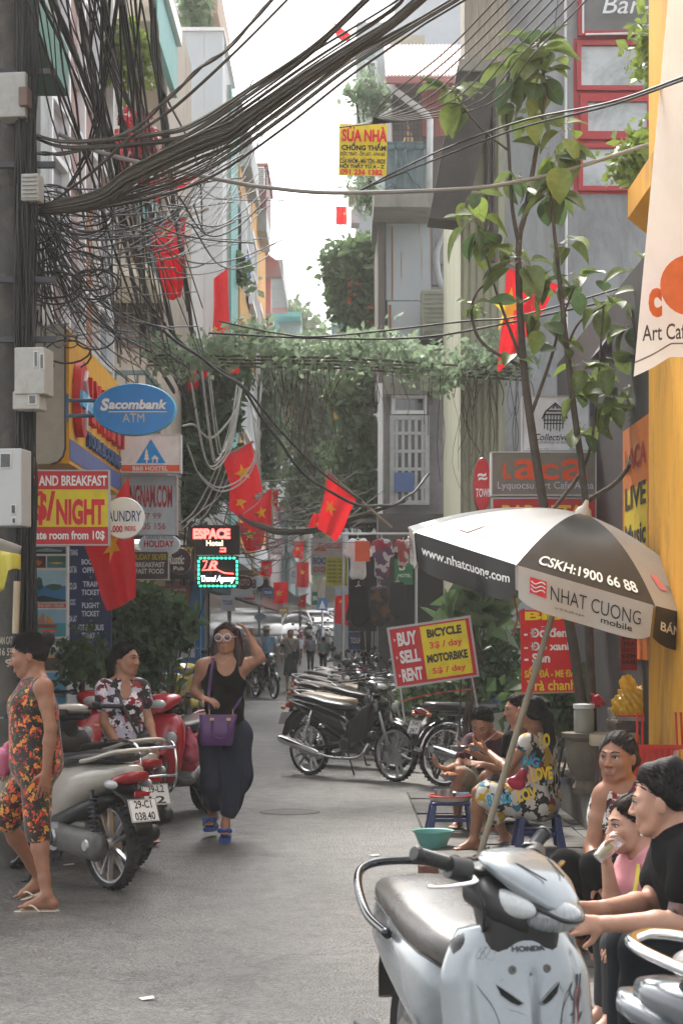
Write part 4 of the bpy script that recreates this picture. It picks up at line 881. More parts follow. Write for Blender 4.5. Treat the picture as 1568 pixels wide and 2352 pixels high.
b.bar(P(-.01, .105, .006), P(.01, .105, .006), .008); b.bar(P(-.062, .098, .006), P(-.085, .0, .006), .009, .006); b.bar(P(.062, .098, .006), P(.085, .0, .006), .009, .006)
gl_ = obj('sunglasses', b, mat('glasses_white', (.62, .52, .5), .3), p, smooth='all')
b = MB()
for x in (-1, 1): b.ell(P(x*.034, .101, .0), (.026, .006, .026), nu=16)
obj('lens', b, glass_mat('lens_brown', (.06, .035, .03), .1), gl_, smooth='all')
S = SDF(); torso_prims(S, J, 1.0, inf=.010, bust=1.1, k=.05); S.cap(w(517, 1650, Y), w(518, 1672, Y), .125, .13, k=.03, flat=((0, 1, 0), .78))
S.half(w(517, 1668, Y), (0, 0, -1)); S.ell(w(519, 1520, Y-.1), (.075, .12, .105), k=.01, sub=True); S.ell(w(519, 1500, Y), (.085, .12, .07), k=.01, sub=True)
for x in (462, 566): S.ell(w(x, 1530, Y), (.062, .12, .11), k=.01, sub=True)
obj('tank_top', S.mesh('tank', .005, folds(.0018, 40, 40)), mat('black_jersey', (.005, .005, .0055), .95, spec=.12), p)
S = SDF(); S.cap(w(496, 1684, Y), w(540, 1684, Y), .125, k=.05, flat=((0, 1, 0), .85))
S.cap(w(492, 1700, Y-.02), w(494, 1800, Y-.07), .12, .105, k=.05); S.cap(w(494, 1800, Y-.07), w(493, 1840, Y+.0), .105, .08, k=.05); S.cap(w(543, 1700, Y), w(548, 1780, Y-.05), .112, .10, k=.06); S.cap(w(548, 1780, Y-.05), w(527, 1860, Y-.12), .10, .07, k=.05); S.half(w(500, 1876, Y), (0, 0, -1)); S.cap(w(483, 1782, Y-.03), w(492, 1838, Y), .06, .05, k=.03)
obj('harem_trousers', S.mesh('harem', .006, folds(.006, 75, 7)), mat('navy_cotton', (.011, .016, .036), .9, var=.2, scale=30), p)
blu = mat('sandal_blue', (.01, .06, .28), .5)
for sd, a in (('L', J['anL']), ('R', J['anR'])):
 d = un(J['ft'+sd]); d.z = 0; o = a+V((0, 0, -.105)); b = MB()
 b.sloft([(o-d*.07, V((.03, 0, 0)), V((0, 0, .022)), 4), (o-d*.03, V((.038, 0, 0)), V((0, 0, .03)), 4), (o+d*.08, V((.046, 0, 0)), V((0, 0, .024)), 4), (o+d*.17, V((.036, 0, 0)), V((0, 0, .018)), 4)], 16); so = obj('platform_sandal', b, blu, p, smooth=True)
 b = MB(); b.grid(lambda u_, v_: o+d*(.06+.07*v_)+V((math.cos(PI*u_)*.05, 0, .02+math.sin(PI*u_)*.06)), 10, 2)
 for k in (-1, 1): b.ell(o+d*.13+V((k*.028, -.0, .07)), (.028, .012, .02), nu=8, nv=6)
 b.ell(o+d*.135+V((0, 0, .07)), (.01, .014, .014), nu=8, nv=6); obj('bow', b, blu, so, smooth='all')
b = MB(); b.tube(bez([w(500, 1512, Y-.1), w(503, 1516, Y-.13), w(511, 1525, Y-.145), w(519, 1517, Y-.13), w(528, 1510, Y-.1)]), .0018, 4); obj('necklace', b, mat('gold', (.6, .4, .15), .3, metal=1), p)
hb = thing('handbag', 'purple leather handbag hanging on a strap at the hip of the woman in sunglasses', 'bag', tuple(w(500, 1680, Y-.22)))
pur = mat('purple_leather', (.085, .02, .12), .38, var=.1, scale=60, bump=.1, bscale=300)
yb_ = Y-.24
def sec(px0, px1, py, dy): a, b_ = w(px0, py, yb_), w(px1, py, yb_); return ((a+b_)/2, V(((b_.x-a.x)/2, 0, 0)), V((0, dy, 0)), 6)
b = MB(); b.sloft([sec(466, 531, 1712, .05), sec(462, 534, 1706, .062), sec(459, 541, 1660, .055), sec(458, 545, 1648, .03), sec(458, 544, 1641, .022)], 24); o = obj('bag_body', b, pur, hb, smooth=50)
b = MB()
for dy in (-.06, .06): b.tube(bez([w(487, 1654, yb_+dy), w(489, 1688, yb_+dy*1.1), w(508, 1697, yb_+dy*1.1), w(524, 1686, yb_+dy*1.1), w(524, 1656, yb_+dy)]), .008, 8)
obj('handle', b, pur, hb, smooth='all'); b = MB()
for x in (487, 525): b.obox(w(x, 1652, yb_-.06), (.03, .01, .02))
for x in (481, 535): b.tube([w(x, 1643, yb_), w(x, 1630, yb_)], .005, 6)
obj('buckle', b, mat('gold', (.6, .4, .15), .3, metal=1), hb); b = MB(); b.tube(bez([w(481, 1632, yb_), w(480, 1590, yb_+.1), w(486, 1540, Y-.14), w(490, 1512, Y-.06)]), .012, 6, flat=.4); b.tube(bez([w(535, 1632, yb_), w(548, 1612, Y-.1), w(556, 1590, Y+.02)]), .012, 6, flat=.4); obj('strap', b, pur, hb, smooth='all')
# seated man eating
Y = 14.4
def seated_trousers(J, s, m, p, inf=1.0, short=None, name='trousers'):
 S = SDF(); S.cap(V(J['hpL']), V(J['hpR']), .125*s*inf, k=.05)
 for sd in 'LR':
  if short is None: S.cap(J['hp'+sd], J['kn'+sd], .098*s*inf, .068*s*inf, k=.04); S.cap(J['kn'+sd], lerp(J['kn'+sd], J['an'+sd], .92), .066*s*inf, .05*s*inf, k=.03)
  else: S.cap(J['hp'+sd], lerp(J['hp'+sd], J['kn'+sd], short), .10*s*inf, .085*s*inf, k=.04)
 return obj(name, S.mesh(name, .007, folds(.003, 70, 25)), m, p)
def tee(J, s, m, p, inf=.016, sleeve=.6, name='t_shirt', bust=0, neck=True, fn=None, sr=.06):
 S = SDF(); torso_prims(S, J, s, inf=inf, bust=bust)
 for sd in 'LR':
  if sleeve: S.cap(J['sh'+sd], lerp(J['sh'+sd], J['el'+sd], sleeve), sr*s, sr*s*.95, k=.03)
 if neck: S.ell(V(J['nk'])+V((0, 0, .035)), (.075, .075, .05), k=.01, sub=True)
 if fn: fn(S)
 return obj(name, S.mesh(name, .006, folds(.003, 60, 22)), m, p)
J = dict(head=w(1106, 1662, Y-.12), hf=(-.35, -.75, -.55), hu=(-.1, -.5, 1), nk=w(1132, 1694, Y), chest=w(1136, 1738, Y+.05), pel=w(1150, 1830, Y+.2), bf=(-.45, -.9, 0), w=1.1,
   shR=w(1078, 1704, Y), shL=w(1182, 1704, Y+.1), elR=w(1050, 1762, Y-.18), elL=w(1150, 1768, Y-.2), wrR=w(1024, 1768, Y-.42), wrL=w(1086, 1728, Y-.35),
   hpR=w(1130, 1836, Y+.15), hpL=w(1170, 1836, Y+.2), knR=w(1052, 1778, Y-.3), knL=w(1118, 1786, Y-.3), anR=w(1050, 1880, Y-.2), anL=w(1116, 1882, Y-.25), ftR=(-.3, -.9, 0), ftL=(-.1, -1, 0),
   handR=((-.6, -.3, .3), (.3, 0, .9), -1, .7), handL=((-.7, -.2, .2), (.1, 0, 1), 1, .6))
p = person('man in maroon shirt and khaki shorts bending over bowls on a low stool', tuple(V((J['pel'].x, Y+.2, 0))))
S, P = body_base(J, 1.0, hs=1.0, male=True); obj('body', S.mesh('body', .006), sk2, p); head_parts(p, P, 1.0, sk2)
def hq_(J): f, r, u = head_frame(J['hf'], J.get('hu', (0, 0, 1))); return np.array([list(r), list(f), list(u)]).T
obj('hair', hair_sdf(P, hq_(J), 1.0, [], front=.03, low=.0, vol=1.03).mesh('hair', .005, strands), hair_m, p)
tee(J, 1.0, mat('maroon_cotton', (.05, .008, .016), .85, var=.2, scale=30), p); seated_trousers(J, 1.0, mat('khaki', (.25, .2, .14), .85, var=.15, scale=30), p, short=.9, name='shorts')
bowl_m = mat('bowl_slate', (.11, .125, .16), .35)
def bowl(c, r, label, food=None, h=None):
 t = thing('bowl', label, 'bowl', tuple(c)); h = h or r*.62; b = MB()
 b.lathe([(.0, 0), (r*.42, 0), (r*.45, h*.1), (r*.8, h*.6), (r, h), (r*.97, h), (r*.76, h*.62), (.0, h*.2)], c, n=28); obj('bowl_body', b, bowl_m, t, smooth=50)
 if food:
  b = MB(); rr = random.Random(5)
  for k in range(26):
   a = rr.uniform(0, 6.28); q = rr.uniform(0, .75)*r; b.obox(V(c)+V((math.cos(a)*q, math.sin(a)*q, h*(.95+.35*(1-q/r)))), (r*.3, r*.24, r*.2), Matrix.Rotation(rr.uniform(0, 3), 3, V((rr.uniform(-1, 1), rr.uniform(-1, 1), 1)).normalized()))
  obj('fried_food', b, mat('fried', (.62, .22, .05), .5, var=.3, scale=60), t, bevel=.003, kind='stuff')
 return t
bowl(w(1030, 1793, Y-.5), .072, 'slate bowl of orange fried food held low in the eating man\'s right hand', True)
bowl(w(1051, 1726, Y-.42), .068, 'empty slate bowl held up under the eating man\'s chin')
bowl(w(1094, 1725, 13.35), .07, 'slate bowl of fried food held out by the woman in the comic print dress', True)
b = MB(); b.tube([w(1108, 1708, Y-.32), w(1148, 1676, Y-.25)], .004, 5); tag(obj('chopsticks', b, steel), 'thin metal chopsticks held by the eating man', 'chopsticks')
# half hidden companion behind the umbrella pole
Y = 14.0
J = dict(head=w(1186, 1628, Y+.2), hf=(-.9, -.3, -.1), nk=w(1190, 1676, Y+.2), chest=w(1190, 1724, Y+.25), pel=w(1196, 1836, Y+.4), bf=(-.8, -.5, 0), w=.95,
   shL=w(1170, 1698, Y+.05), shR=w(1215, 1694, Y+.4), elL=w(1150, 1770, Y-.05), elR=w(1190, 1770, Y+.1), wrL=w(1108, 1756, Y-.2), wrR=w(1140, 1790, Y-.1), hpL=w(1190, 1840, Y+.3), hpR=w(1206, 1840, Y+.45),
   knL=w(1136, 1800, Y-.1), knR=w(1150, 1800, Y+.25), anL=w(1130, 1895, Y), anR=w(1140, 1890, Y+.3), ftL=(-1, -.3, 0), ftR=(-1, -.2, 0), handL=((-1, -.1, .1), (.1, -.6, .8), 1, .25), handR=((-1, -.2, -.2), (0, .4, -1), -1, .45))
p = person('dark haired companion in black mostly hidden behind the umbrella pole', tuple(V((J['pel'].x, Y+.4, 0))))
S, P = body_base(J, .95, bust=.7); obj('body', S.mesh('body', .007), sk4, p); head_parts(p, P, 1, sk4)
obj('hair', hair_sdf(P, hq_(J), 1.0, [((.0, -.08, 0), (0, -.09, -.15), .06, .05)], vol=1.04).mesh('hair', .006, strands), hair_m, p)
tee(J, .95, mat('black_jersey', (.005, .005, .0055), .95, spec=.12), p, sleeve=.5); seated_trousers(J, .95, mat('dark_cotton', (.02, .02, .022), .9), p)
# woman in comic print dress on the blue stool
Y = 12.9
J = dict(head=w(1217, 1636, Y), hf=(-.85, .5, .02), nk=w(1232, 1684, Y), chest=w(1238, 1732, Y), pel=w(1243, 1838, Y+.05), bf=(-.95, .1, 0), w=1.0,
   shL=w(1208, 1706, Y-.16), shR=w(1262, 1702, Y+.17), elL=w(1166, 1768, Y-.2), elR=w(1220, 1770, Y+.2), wrL=w(1120, 1728, Y+.1), wrR=w(1180, 1790, Y+.25), hpL=w(1236, 1848, Y-.08), hpR=w(1240, 1848, Y+.1),
   knL=w(1100, 1822, Y-.1), knR=w(1112, 1824, Y+.15), anL=w(1088, 1930, Y-.05), anR=w(1160, 1922, Y+.35), ftL=(-.9, -.35, 0), ftR=(.7, -.5, 0), handL=((-.8, .3, .5), (.2, .4, .8), 1, .4), handR=((-1, 0, -.2), (0, -.3, -1), -1, .4))
p = person('woman in a white, yellow and blue comic print dress sitting on a blue stool', tuple(V((J['pel'].x, Y, 0))))
S, P = body_base(J, 1.0, bust=.9); obj('body', S.mesh('body', .006), sk1, p); head_parts(p, P, 1, sk1)
obj('hair', hair_sdf(P, hq_(J), 1.0, [((0, -.08, .03), (0, -.13, -.03), .045, .04), ((0, -.13, -.03), (.0, -.16, -.2), .045, .035), ((0, -.16, -.2), (.0, -.15, -.36), .035, .012), ((-.06, -.02, 0), (-.05, -.06, -.02), .03, .03)], front=.045, vol=1.05).mesh('hair', .005, strands), hair_m, p)
cm = pattern('comic_print', [(0, '#c9c4bb'), (.30, '#151417'), (.38, '#cfcac1'), (.58, '#c29a1c'), (.68, '#1d6d86'), (.76, '#d0cbc2'), (.96, '#8c1620')], 15, edge=('#121113', .68, None, 0), rand=1.5, stretch=(1, 1, .8))
S = SDF(); torso_prims(S, J, 1.0, inf=.016, bust=1.0); S.cap(J['shL'], lerp(J['shL'], J['elL'], .15), .06, .058, k=.03); S.cap(J['hpL'], lerp(J['hpL'], J['knL'], .86), .12, .10, k=.05); S.cap(J['hpR'], lerp(J['hpR'], J['knR'], .86), .12, .10, k=.05)
S.cap(w(1240, 1850, Y), w(1130, 1850, Y+.02), .10, .075, k=.05); S.cap(w(1150, 1850, Y), w(1140, 1880, Y), .07, .05, k=.04); S.ell(J['nk']+V((0, 0, .035)), (.075, .08, .05), k=.01, sub=True)
dr = obj('comic_dress', S.mesh('dress', .006, folds(.004, 55, 22)), cm, p)
def curved_word(t, x0, y0, x1, y1, Yp, c, tilt=0):
 b = MB(); F = Frame(x0, y0, x1, y1, Yp, roll=tilt); F.text(b, t, x0, y0, x1, y1, 0, .05, thick=.004); obj('printed_word', b, ink(c), dr)
for a_ in (('LOVE', 1218, 1762, 1268, 1792, '#c9a21c', -6), ('BANG', 1118, 1822, 1172, 1848, '#20809c', -8), ('LO', 1238, 1684, 1262, 1716, '#c9a21c', 0), ('NG', 1200, 1738, 1238, 1760, '#20809c', 10), ('LOV', 1186, 1810, 1232, 1838, '#c9a21c', -14)):
 curved_word(a_[0], *a_[1:5], Y-(.30 if a_[1] < 1190 or a_[0] == 'LOV' else .25 if a_[0] != 'LO' else .13), a_[5], a_[6])
S = SDF(); S.cap(w(1186, 1800, Y-.16), w(1200, 1775, Y-.16), .045, .03, k=.02, flat=((0, 1, 0), .5)); S.cap(w(1175, 1795, Y-.16), w(1195, 1800, Y-.16), .03, .035, k=.02)
tag(obj('clutch_bag', S.mesh('clutch', .005), mat('clutch_pink', (.45, .01, .06), .4)), 'hot pink clutch bag on the lap of the comic dress woman', 'bag')
gs = mat('sandal_green', (.22, .35, .03), .3)
b = MB(); a = J['anR']; b.sloft([(a+V((-.05, .03, -.06)), V((.02, .03, 0)), V((0, 0, .02)), 3), (a+V((.04, -.02, -.06)), V((.02, .035, 0)), V((0, 0, .03)), 3), (a+V((.13, -.09, -.05)), V((.02, .035, 0)), V((0, 0, .022)), 3), (a+V((.18, -.12, -.03)), V((.01, .02, 0)), V((0, 0, .01)), 3)], 14); obj('green_shoe', b, gs, p, smooth=True)
def stool(loc, s, label, rz=0, top=.30, m=None):
 t = thing('plastic_stool', label, 'stool', loc, rz); m = m or mat('stool_blue', (.01, .025, .12), .4, var=.1); x, y, z = 0, 0, 0
 b = MB(); b.box(-.13*s, .13*s, -.13*s, .13*s, top-.025, top); obj('seat', b, m, t, world=False, bevel=.012)
 for i in (-1, 1):
  for j in (-1, 1):
   b = MB(); b.rings([[V((i*(.115*s+dx)+a*hw, j*(.115*s+dx)+c*hw, zz)) for a, c in ((-1, -1), (1, -1), (1, 1), (-1, 1))] for dx, hw, zz in ((.0, .02, top-.024), (.015, .024, top*.5), (.035, .028, 0))]); obj('leg', b, m, t, world=False, bevel=.006)
 b = MB()
 for i in (-1, 1): b.box(-.12*s, .12*s, i*.125*s-.006, i*.125*s+.006, top*.42, top*.52); b.box(i*.125*s-.006, i*.125*s+.006, -.12*s, .12*s, top*.425, top*.515)
 obj('stretcher', b, m, t, world=False); return t
stool((w(1236, 1900, Y).x, Y+.02, 0), 1.05, 'blue plastic stool under the woman in the comic print dress', top=.27)
stool((w(1160, 1900, 14.6).x, 14.65, 0), 1.0, 'blue plastic stool under the man in the maroon shirt', top=.27)
# older woman with tied back hair
Y = 8.6
J = dict(head=w(1416, 1738, Y), hf=(-.55, -.83, -.02), nk=w(1432, 1804, Y+.03), chest=w(1434, 1880, Y+.03), pel=w(1450, 2040, Y+.1), bf=(-.6, -.8, 0), w=1.08,
   shR=w(1388, 1828, Y-.02), shL=w(1492, 1838, Y-.02), elR=w(1358, 1948, Y-.05), elL=w(1500, 1960, Y-.1), wrR=w(1376, 2030, Y-.3), wrL=w(1440, 2030, Y-.4), hpR=w(1420, 2060, Y+.05), hpL=w(1470, 2060, Y+.1),
   knR=w(1296, 1985, Y-.15), knL=w(1366, 1990, Y-.35), anR=w(1328, 2150, Y+.15), anL=w(1372, 2185, Y-.05), ftR=(-.4, -.9, 0), ftL=(-.3, -1, 0), handR=((.3, -.8, -.4), (0, .3, -1), 1, .5), handL=((-.6, -.6, -.3), (0, .2, -1), -1, .5))
p = person('older woman in black, white and red tank top sitting by the tea stall', tuple(V((J['pel'].x, Y, 0))))
S, P = body_base(J, 1.0, bust=.9, fat=1.08, hs=1.02); obj('body', S.mesh('body', .005), sk3, p); head_parts(p, P, 1.02, sk3, lipc='#8a4c42')
obj('hair', hair_sdf(P, hq_(J), 1.02, [((0, -.1, -.02), (0, -.125, -.045), .035, .04), ((-.07, -.01, .03), (-.05, -.07, -.02), .02, .035), ((.07, -.01, .03), (.05, -.07, -.02), .02, .035)], front=.03, vol=1.0).mesh('hair', .004, strands), mat('hair_greying', (.014, .011, .010), .62, var=.3, scale=40, bump=.1, bscale=120, spec=.15), p)
tk = pattern('tank_print', [(0, '#141315'), (.42, '#bdb6ae'), (.72, '#6e1119'), (.84, '#17151a'), (.92, '#a8a29b')], 34, rand=2.5)
def cutn(S): S.ell(J['nk']+V((-.03, -.07, .03)), (.06, .08, .07), k=.01, sub=True)
tee(J, 1.0, tk, p, sleeve=0, bust=1.05, neck=False, fn=cutn, name='tank_top', inf=.016); seated_trousers(J, 1.0, mat('leggings_black', (.005, .005, .0055), .95, spec=.12), p, name='leggings', short=None)
for sd in 'LR':
 a = J['an'+sd]; d = un(J['ft'+sd]); r_ = d.cross(V((0, 0, 1))); o = a+V((0, 0, -.088)); b = MB(); b.sloft([(o-d*.06, r_*.03, V((0, 0, .008)), 3), (o+d*.06, r_*.045, V((0, 0, .012)), 3), (o+d*.17, r_*.035, V((0, 0, .008)), 3)], 14); b.tube(bez([o+d*.03+r_*.045, o+d*.09+V((0, 0, .05)), o+d*.14+V((0, 0, .02))]), .007, 6); b.tube(bez([o+d*.03-r_*.045, o+d*.09+V((0, 0, .05)), o+d*.14+V((0, 0, .02))]), .007, 6); obj('sandal', b, mat('flipflop_cream', (.5, .42, .32), .6), p, smooth=True)
# young woman in pink drinking
Y = 7.2
J = dict(head=w(1446, 1892, Y), hf=(-.93, -.36, -.06), nk=w(1482, 1956, Y), chest=w(1494, 2015, Y), pel=w(1520, 2150, Y+.05), bf=(-.8, -.6, 0), w=.95,
   shR=w(1452, 1992, Y+.05), shL=w(1530, 1990, Y-.15), elR=w(1408, 2090, Y-.05), elL=w(1520, 2100, Y-.22), wrR=w(1394, 1990, Y-.1), wrL=w(1450, 2150, Y-.3), hpR=w(1500, 2160, Y), hpL=w(1540, 2160, Y-.1),
   knR=w(1400, 2150, Y-.1), knL=w(1420, 2170, Y-.3), anR=w(1390, 2310, Y-.05), anL=w(1410, 2330, Y-.25), ftR=(-.8, -.6, 0), ftL=(-.8, -.6, 0), handR=((-.18, -.2, 1), (.75, -.2, .1), -1, .75), handL=((-.8, -.4, -.3), (0, .2, -1), -1, .5))
p = person('young woman in a pink zip jacket drinking from a clear plastic cup', tuple(V((J['pel'].x, Y, 0))))
S, P = body_base(J, .96, bust=.8, hs=.97); obj('body', S.mesh('body', .005), sk4, p); head_parts(p, P, .97, sk4, lipc='#b06a66')
obj('hair', hair_sdf(P, hq_(J), .97, [((0, -.085, .0), (0, -.12, -.03), .045, .045), ((-.06, 0, .03), (-.05, -.06, -.02), .024, .035), ((.065, 0, .03), (.05, -.06, -.02), .024, .035)], front=.035, vol=1.03).mesh('hair', .004, strands), mat('hair_brown', (.018, .010, .007), .62, var=.3, scale=40, bump=.1, bscale=120, spec=.15), p)
pk = mat('pink_knit', (.52, .22, .24), .85, var=.08, scale=40, bump=.1, bscale=200)
def pj(S):
 for sd in 'LR': S.cap(lerp(J['sh'+sd], J['el'+sd], .5), J['el'+sd], .062, .054, k=.02)
 S.cap(J['nk']+V((-.04, -.05, .0)), J['nk']+V((.05, .05, .02)), .045, k=.02, flat=((0, 0, 1), .7)); S.ell(J['nk']+V((-.045, -.045, .02)), (.045, .045, .06), k=.01, sub=True)
tee(J, .96, pk, p, sleeve=.6, bust=.9, neck=True, fn=pj, name='pink_jacket', sr=.068)
b = MB(); b.tube([w(1470, 1985, Y-.17), w(1478, 2060, Y-.18)], .004, 5); obj('zip', b, mat('pink_zip', (.3, .1, .12), .5), p)
b = MB(); b.tube(bez([w(1466, 1985, Y-.16), w(1460, 2030, Y-.19), w(1452, 2066, Y-.2)]), .008, 5, flat=.4); obj('yellow_strap', b, mat('strap_yellow', (.55, .45, .03), .5), p)
seated_trousers(J, .96, mat('dark_cotton', (.02, .02, .022), .9), p)
b = MB(); b.ell(P(-.082, -.002, -.038), (.006,)*3); obj('earring', b, mat('pearl', (.7, .68, .65), .2), p, smooth='all')
c0, c1 = w(1372, 1972, Y-.14), w(1412, 1930, Y-.12); t = thing('plastic_cup', 'clear plastic cup of pale iced tea at the lips of the girl in pink', 'cup', tuple(c0))
ax = (c1-c0).normalized(); Lc = (c1-c0).length*1.15; b = MB(); b.lathe([(0, 0), (.026, 0), (.036, Lc), (.033, Lc), (.024, .004), (0, .004)], c0, ax, 28); obj('cup_wall', b, mat('cup_clear', (.85, .85, .84), .08, var=0, trans=.85, alpha=.55), t, smooth=50)
b = MB(); b.lathe([(0, .006), (.0235, .006), (.030, Lc*.62), (0, Lc*.66)], c0, ax, 24); obj('iced_tea', b, mat('tea', (.5, .4, .14), .1, var=0, trans=.5), t, smooth=50)
# man in black tee
Y = 6.3
J = dict(head=w(1518, 1838, Y), hf=(-.93, .28, -.12), hu=(-.12, 0, 1), nk=w(1552, 1915, Y), chest=w(1580, 1985, Y), pel=w(1620, 2150, Y+.05), bf=(-.9, -.3, 0), w=1.12,
   shR=w(1540, 1966, Y+.2), shL=w(1592, 1972, Y-.18), elR=w(1490, 2072, Y+.1), elL=w(1556, 2118, Y-.22), wrR=w(1386, 2084, Y-.05), wrL=w(1388, 2122, Y-.22), hpR=w(1600, 2170, Y+.08), hpL=w(1620, 2180, Y-.12),
   knR=w(1440, 2170, Y+.12), knL=w(1470, 2180, Y-.15), anR=w(1425, 2400, Y+.15), anL=w(1450, 2420, Y-.1), ftR=(-1, 0, 0), ftL=(-1, 0, 0), handR=((-1, 0, -.1), (0, -.7, -.5), 1, .75), handL=((-1, .1, -.05), (.1, .8, -.3), -1, .75))
p = person('young man in black tee shirt and dark jeans with tattooed arm and clasped hands', tuple(V((J['pel'].x, Y, 0))))
S, P = body_base(J, 1.05, hs=1.03, male=True, fat=1.05); obj('body', S.mesh('body', .005), sk4, p); head_parts(p, P, 1.03, sk4)
obj('hair', hair_sdf(P, hq_(J), 1.03, [((0, .03, .09), (0, -.05, .10), .04, .045), ((-.065, -.02, .04), (-.06, -.06, .0), .022, .03), ((.065, -.02, .04), (.06, -.06, .0), .022, .03)], front=.03, low=.0, vol=1.03).mesh('hair', .004, strands), hair_m, p)
tee(J, 1.05, mat('black_jersey', (.005, .005, .0055), .95, spec=.12), p, sleeve=.5, sr=.072); seated_trousers(J, 1.05, mat('jeans_dark', (.010, .012, .016), .9, spec=.15, var=.2, scale=40), p, name='jeans')
S = SDF(); S.cap(lerp(J['shL'], J['elL'], .56), lerp(J['shL'], J['elL'], .82), .0485, .0445, k=.01); obj('tattoo', S.mesh('tattoo', .005), pattern('tattoo_ink', [(0, '#59403a'), (.4, '#2a2426'), (.6, '#6b4a3c'), (.8, '#4b1d1c')], 45, rough=.5), p)
stool((w(1620, 2200, 6.3).x, 6.35, 0), 1.1, 'blue plastic stool under the man in the black tee', top=.36); stool((w(1530, 2200, 7.2).x, 7.25, 0), 1.0, 'low blue stool under the girl in the pink jacket', top=.18); stool((w(1455, 2100, 8.6).x, 8.7, 0), 1.0, 'blue plastic stool under the older woman', top=.3)
# ================================================================ people far down the street
def far_person(label, px, ytop, ybot, Yd, top, bot, skin, hairm, fx=0, hat=None, skirt=False, step=.12, extra=None, h=.012, sl=.5):
 g0 = gz(Yd); k = (ybot-ytop)/1500*0+1; ht = (EYE-(ytop-HZ)/FOC*Yd)-g0; s = ht/1.68; x = W(px, 0, Yd).x; z = lambda a: g0+a*s
 fw = -1 if fx >= 0 else 1; f = V((0, fw, 0))
 J = dict(head=V((x, Yd, z(1.56))), hf=f, nk=V((x, Yd, z(1.42))), chest=V((x, Yd, z(1.24))), pel=V((x, Yd, z(.95))), bf=f, shL=V((x-.17*s*fw*-1*-1, Yd, z(1.37))), shR=V((x+.17*s*fw, Yd, z(1.37))))
 J['shL'] = V((x-.17*s*fw, Yd, z(1.37))); J['shR'] = V((x+.17*s*fw, Yd, z(1.37)))
 for sd, q in (('L', -fw), ('R', fw)):
  J['el'+sd] = V((x+q*.23*s, Yd+.03, z(1.12))); J['wr'+sd] = V((x+q*.24*s, Yd-.05, z(.88))); J['hand'+sd] = ((0, -.1, -1), (-q, 0, 0), 1, .4)
  o = step if sd == 'L' else -step; J['hp'+sd] = V((x+q*.08*s, Yd, z(.9))); J['kn'+sd] = V((x+q*.085*s, Yd+o*.6, z(.5))); J['an'+sd] = V((x+q*.08*s, Yd+o, z(.085))); J['ft'+sd] = f
 p = person(label, (x, Yd, g0)); S, P = body_base(J, s, hs=s); obj('body', S.mesh('body', h), skin, p)
 obj('hair', hair_sdf(P, hq_(J), s, [((0, -.05, 0), (0, -.07, -.1), .05, .04)] if skirt else [], vol=1.04).mesh('hair', h), hairm, p)
 tee(J, s, top, p, sleeve=sl, inf=.02)
 if skirt:
  S = SDF(); S.cap(J['pel'], V((x, Yd, z(.5))), .14*s, .19*s, k=.04); S.half((x, Yd, z(.42)), (0, 0, -1)); obj('skirt', S.mesh('skirt', h), bot, p)
 else: seated_trousers(J, s, bot, p)
 if hat: b = MB(); b.lathe([(0, .11*s), (.08*s, .1*s), (.095*s, .03*s), (.16*s, .0), (.16*s, -.01*s), (0, 0)], J['head']+V((0, 0, .055*s)), n=20); obj('sun_hat', b, hat, p, smooth=50)
 b = MB()
 for sd in 'LR': a = J['an'+sd]; b.sloft([(a+f*-.08*s+V((0, 0, -.05*s)), V((.035*s, 0, 0)), V((0, 0, .03*s)), 3), (a+f*.18*s+V((0, 0, -.06*s)), V((.04*s, 0, 0)), V((0, 0, .02*s)), 3)], 10)
 obj('shoes', b, metal_dk, p, smooth=True)
 return p
far_person('man in pale blue shirt, grey trousers and sun hat walking down the street', 612, 1440, 1587, 46, mat('shirt_blue', (.2, .34, .48), .8), mat('trouser_grey', (.2, .19, .17), .8), sk3, hair_m, hat=mat('hat_khaki', (.3, .3, .22), .9))
p = far_person('woman with auburn hair, beige blouse and dark green skirt walking down the street', 667, 1445, 1587, 45.5, mat('blouse_beige', (.36, .3, .25), .8), mat('skirt_green', (.03, .055, .05), .9), sk2, red_hair, skirt=True, step=.16)
b = MB(); x, yy = W(667, 0, 45.5).x, 45.3; b.tube([V((x-.12, yy-.05, 1.4)), V((x+.1, yy-.12, 1.0))], .012, 5); b.obox(V((x+.14, yy-.15, .93)), (.2, .1, .2)); obj('shoulder_bag', b, metal_dk, p)
far_person('woman seen from behind in white top and black trousers', 713, 1457, 1560, 56, mat('top_white', (.55, .55, .58), .8), mat('leggings_black', (.005, .005, .0055), .95, spec=.12), sk2, hair_m, fx=-1)
far_person('person in pale shirt and dark trousers just behind the woman in beige', 686, 1460, 1555, 60, mat('shirt_pale', (.45, .47, .52), .8), mat('dark_cotton', (.02, .02, .022), .9), sk2, hair_m, fx=-1)
far_person('grey haired person in pale pink shirt behind the woman in sunglasses', 578, 1441, 1595, 43, mat('shirt_pinkish', (.4, .3, .3), .8), mat('short_grey', (.25, .22, .2), .8), sk2, mat('hair_grey', (.3, .3, .3), .7), step=.05)
far_person('person in white shirt standing by the far parked bikes', 742, 1462, 1560, 54, mat('shirt_teal', (.35, .45, .45), .8), mat('dark_cotton', (.02, .02, .022), .9), sk2, hair_m, fx=-1)
far_person('person in lilac shirt at the far crossing', 655, 1462, 1530, 72, mat('shirt_lilac', (.4, .38, .5), .8), mat('dark_cotton', (.02, .02, .022), .9), sk2, hair_m)
ORD = ['first', 'second', 'third', 'fourth', 'fifth', 'sixth', 'seventh', 'eighth', 'ninth', 'tenth']
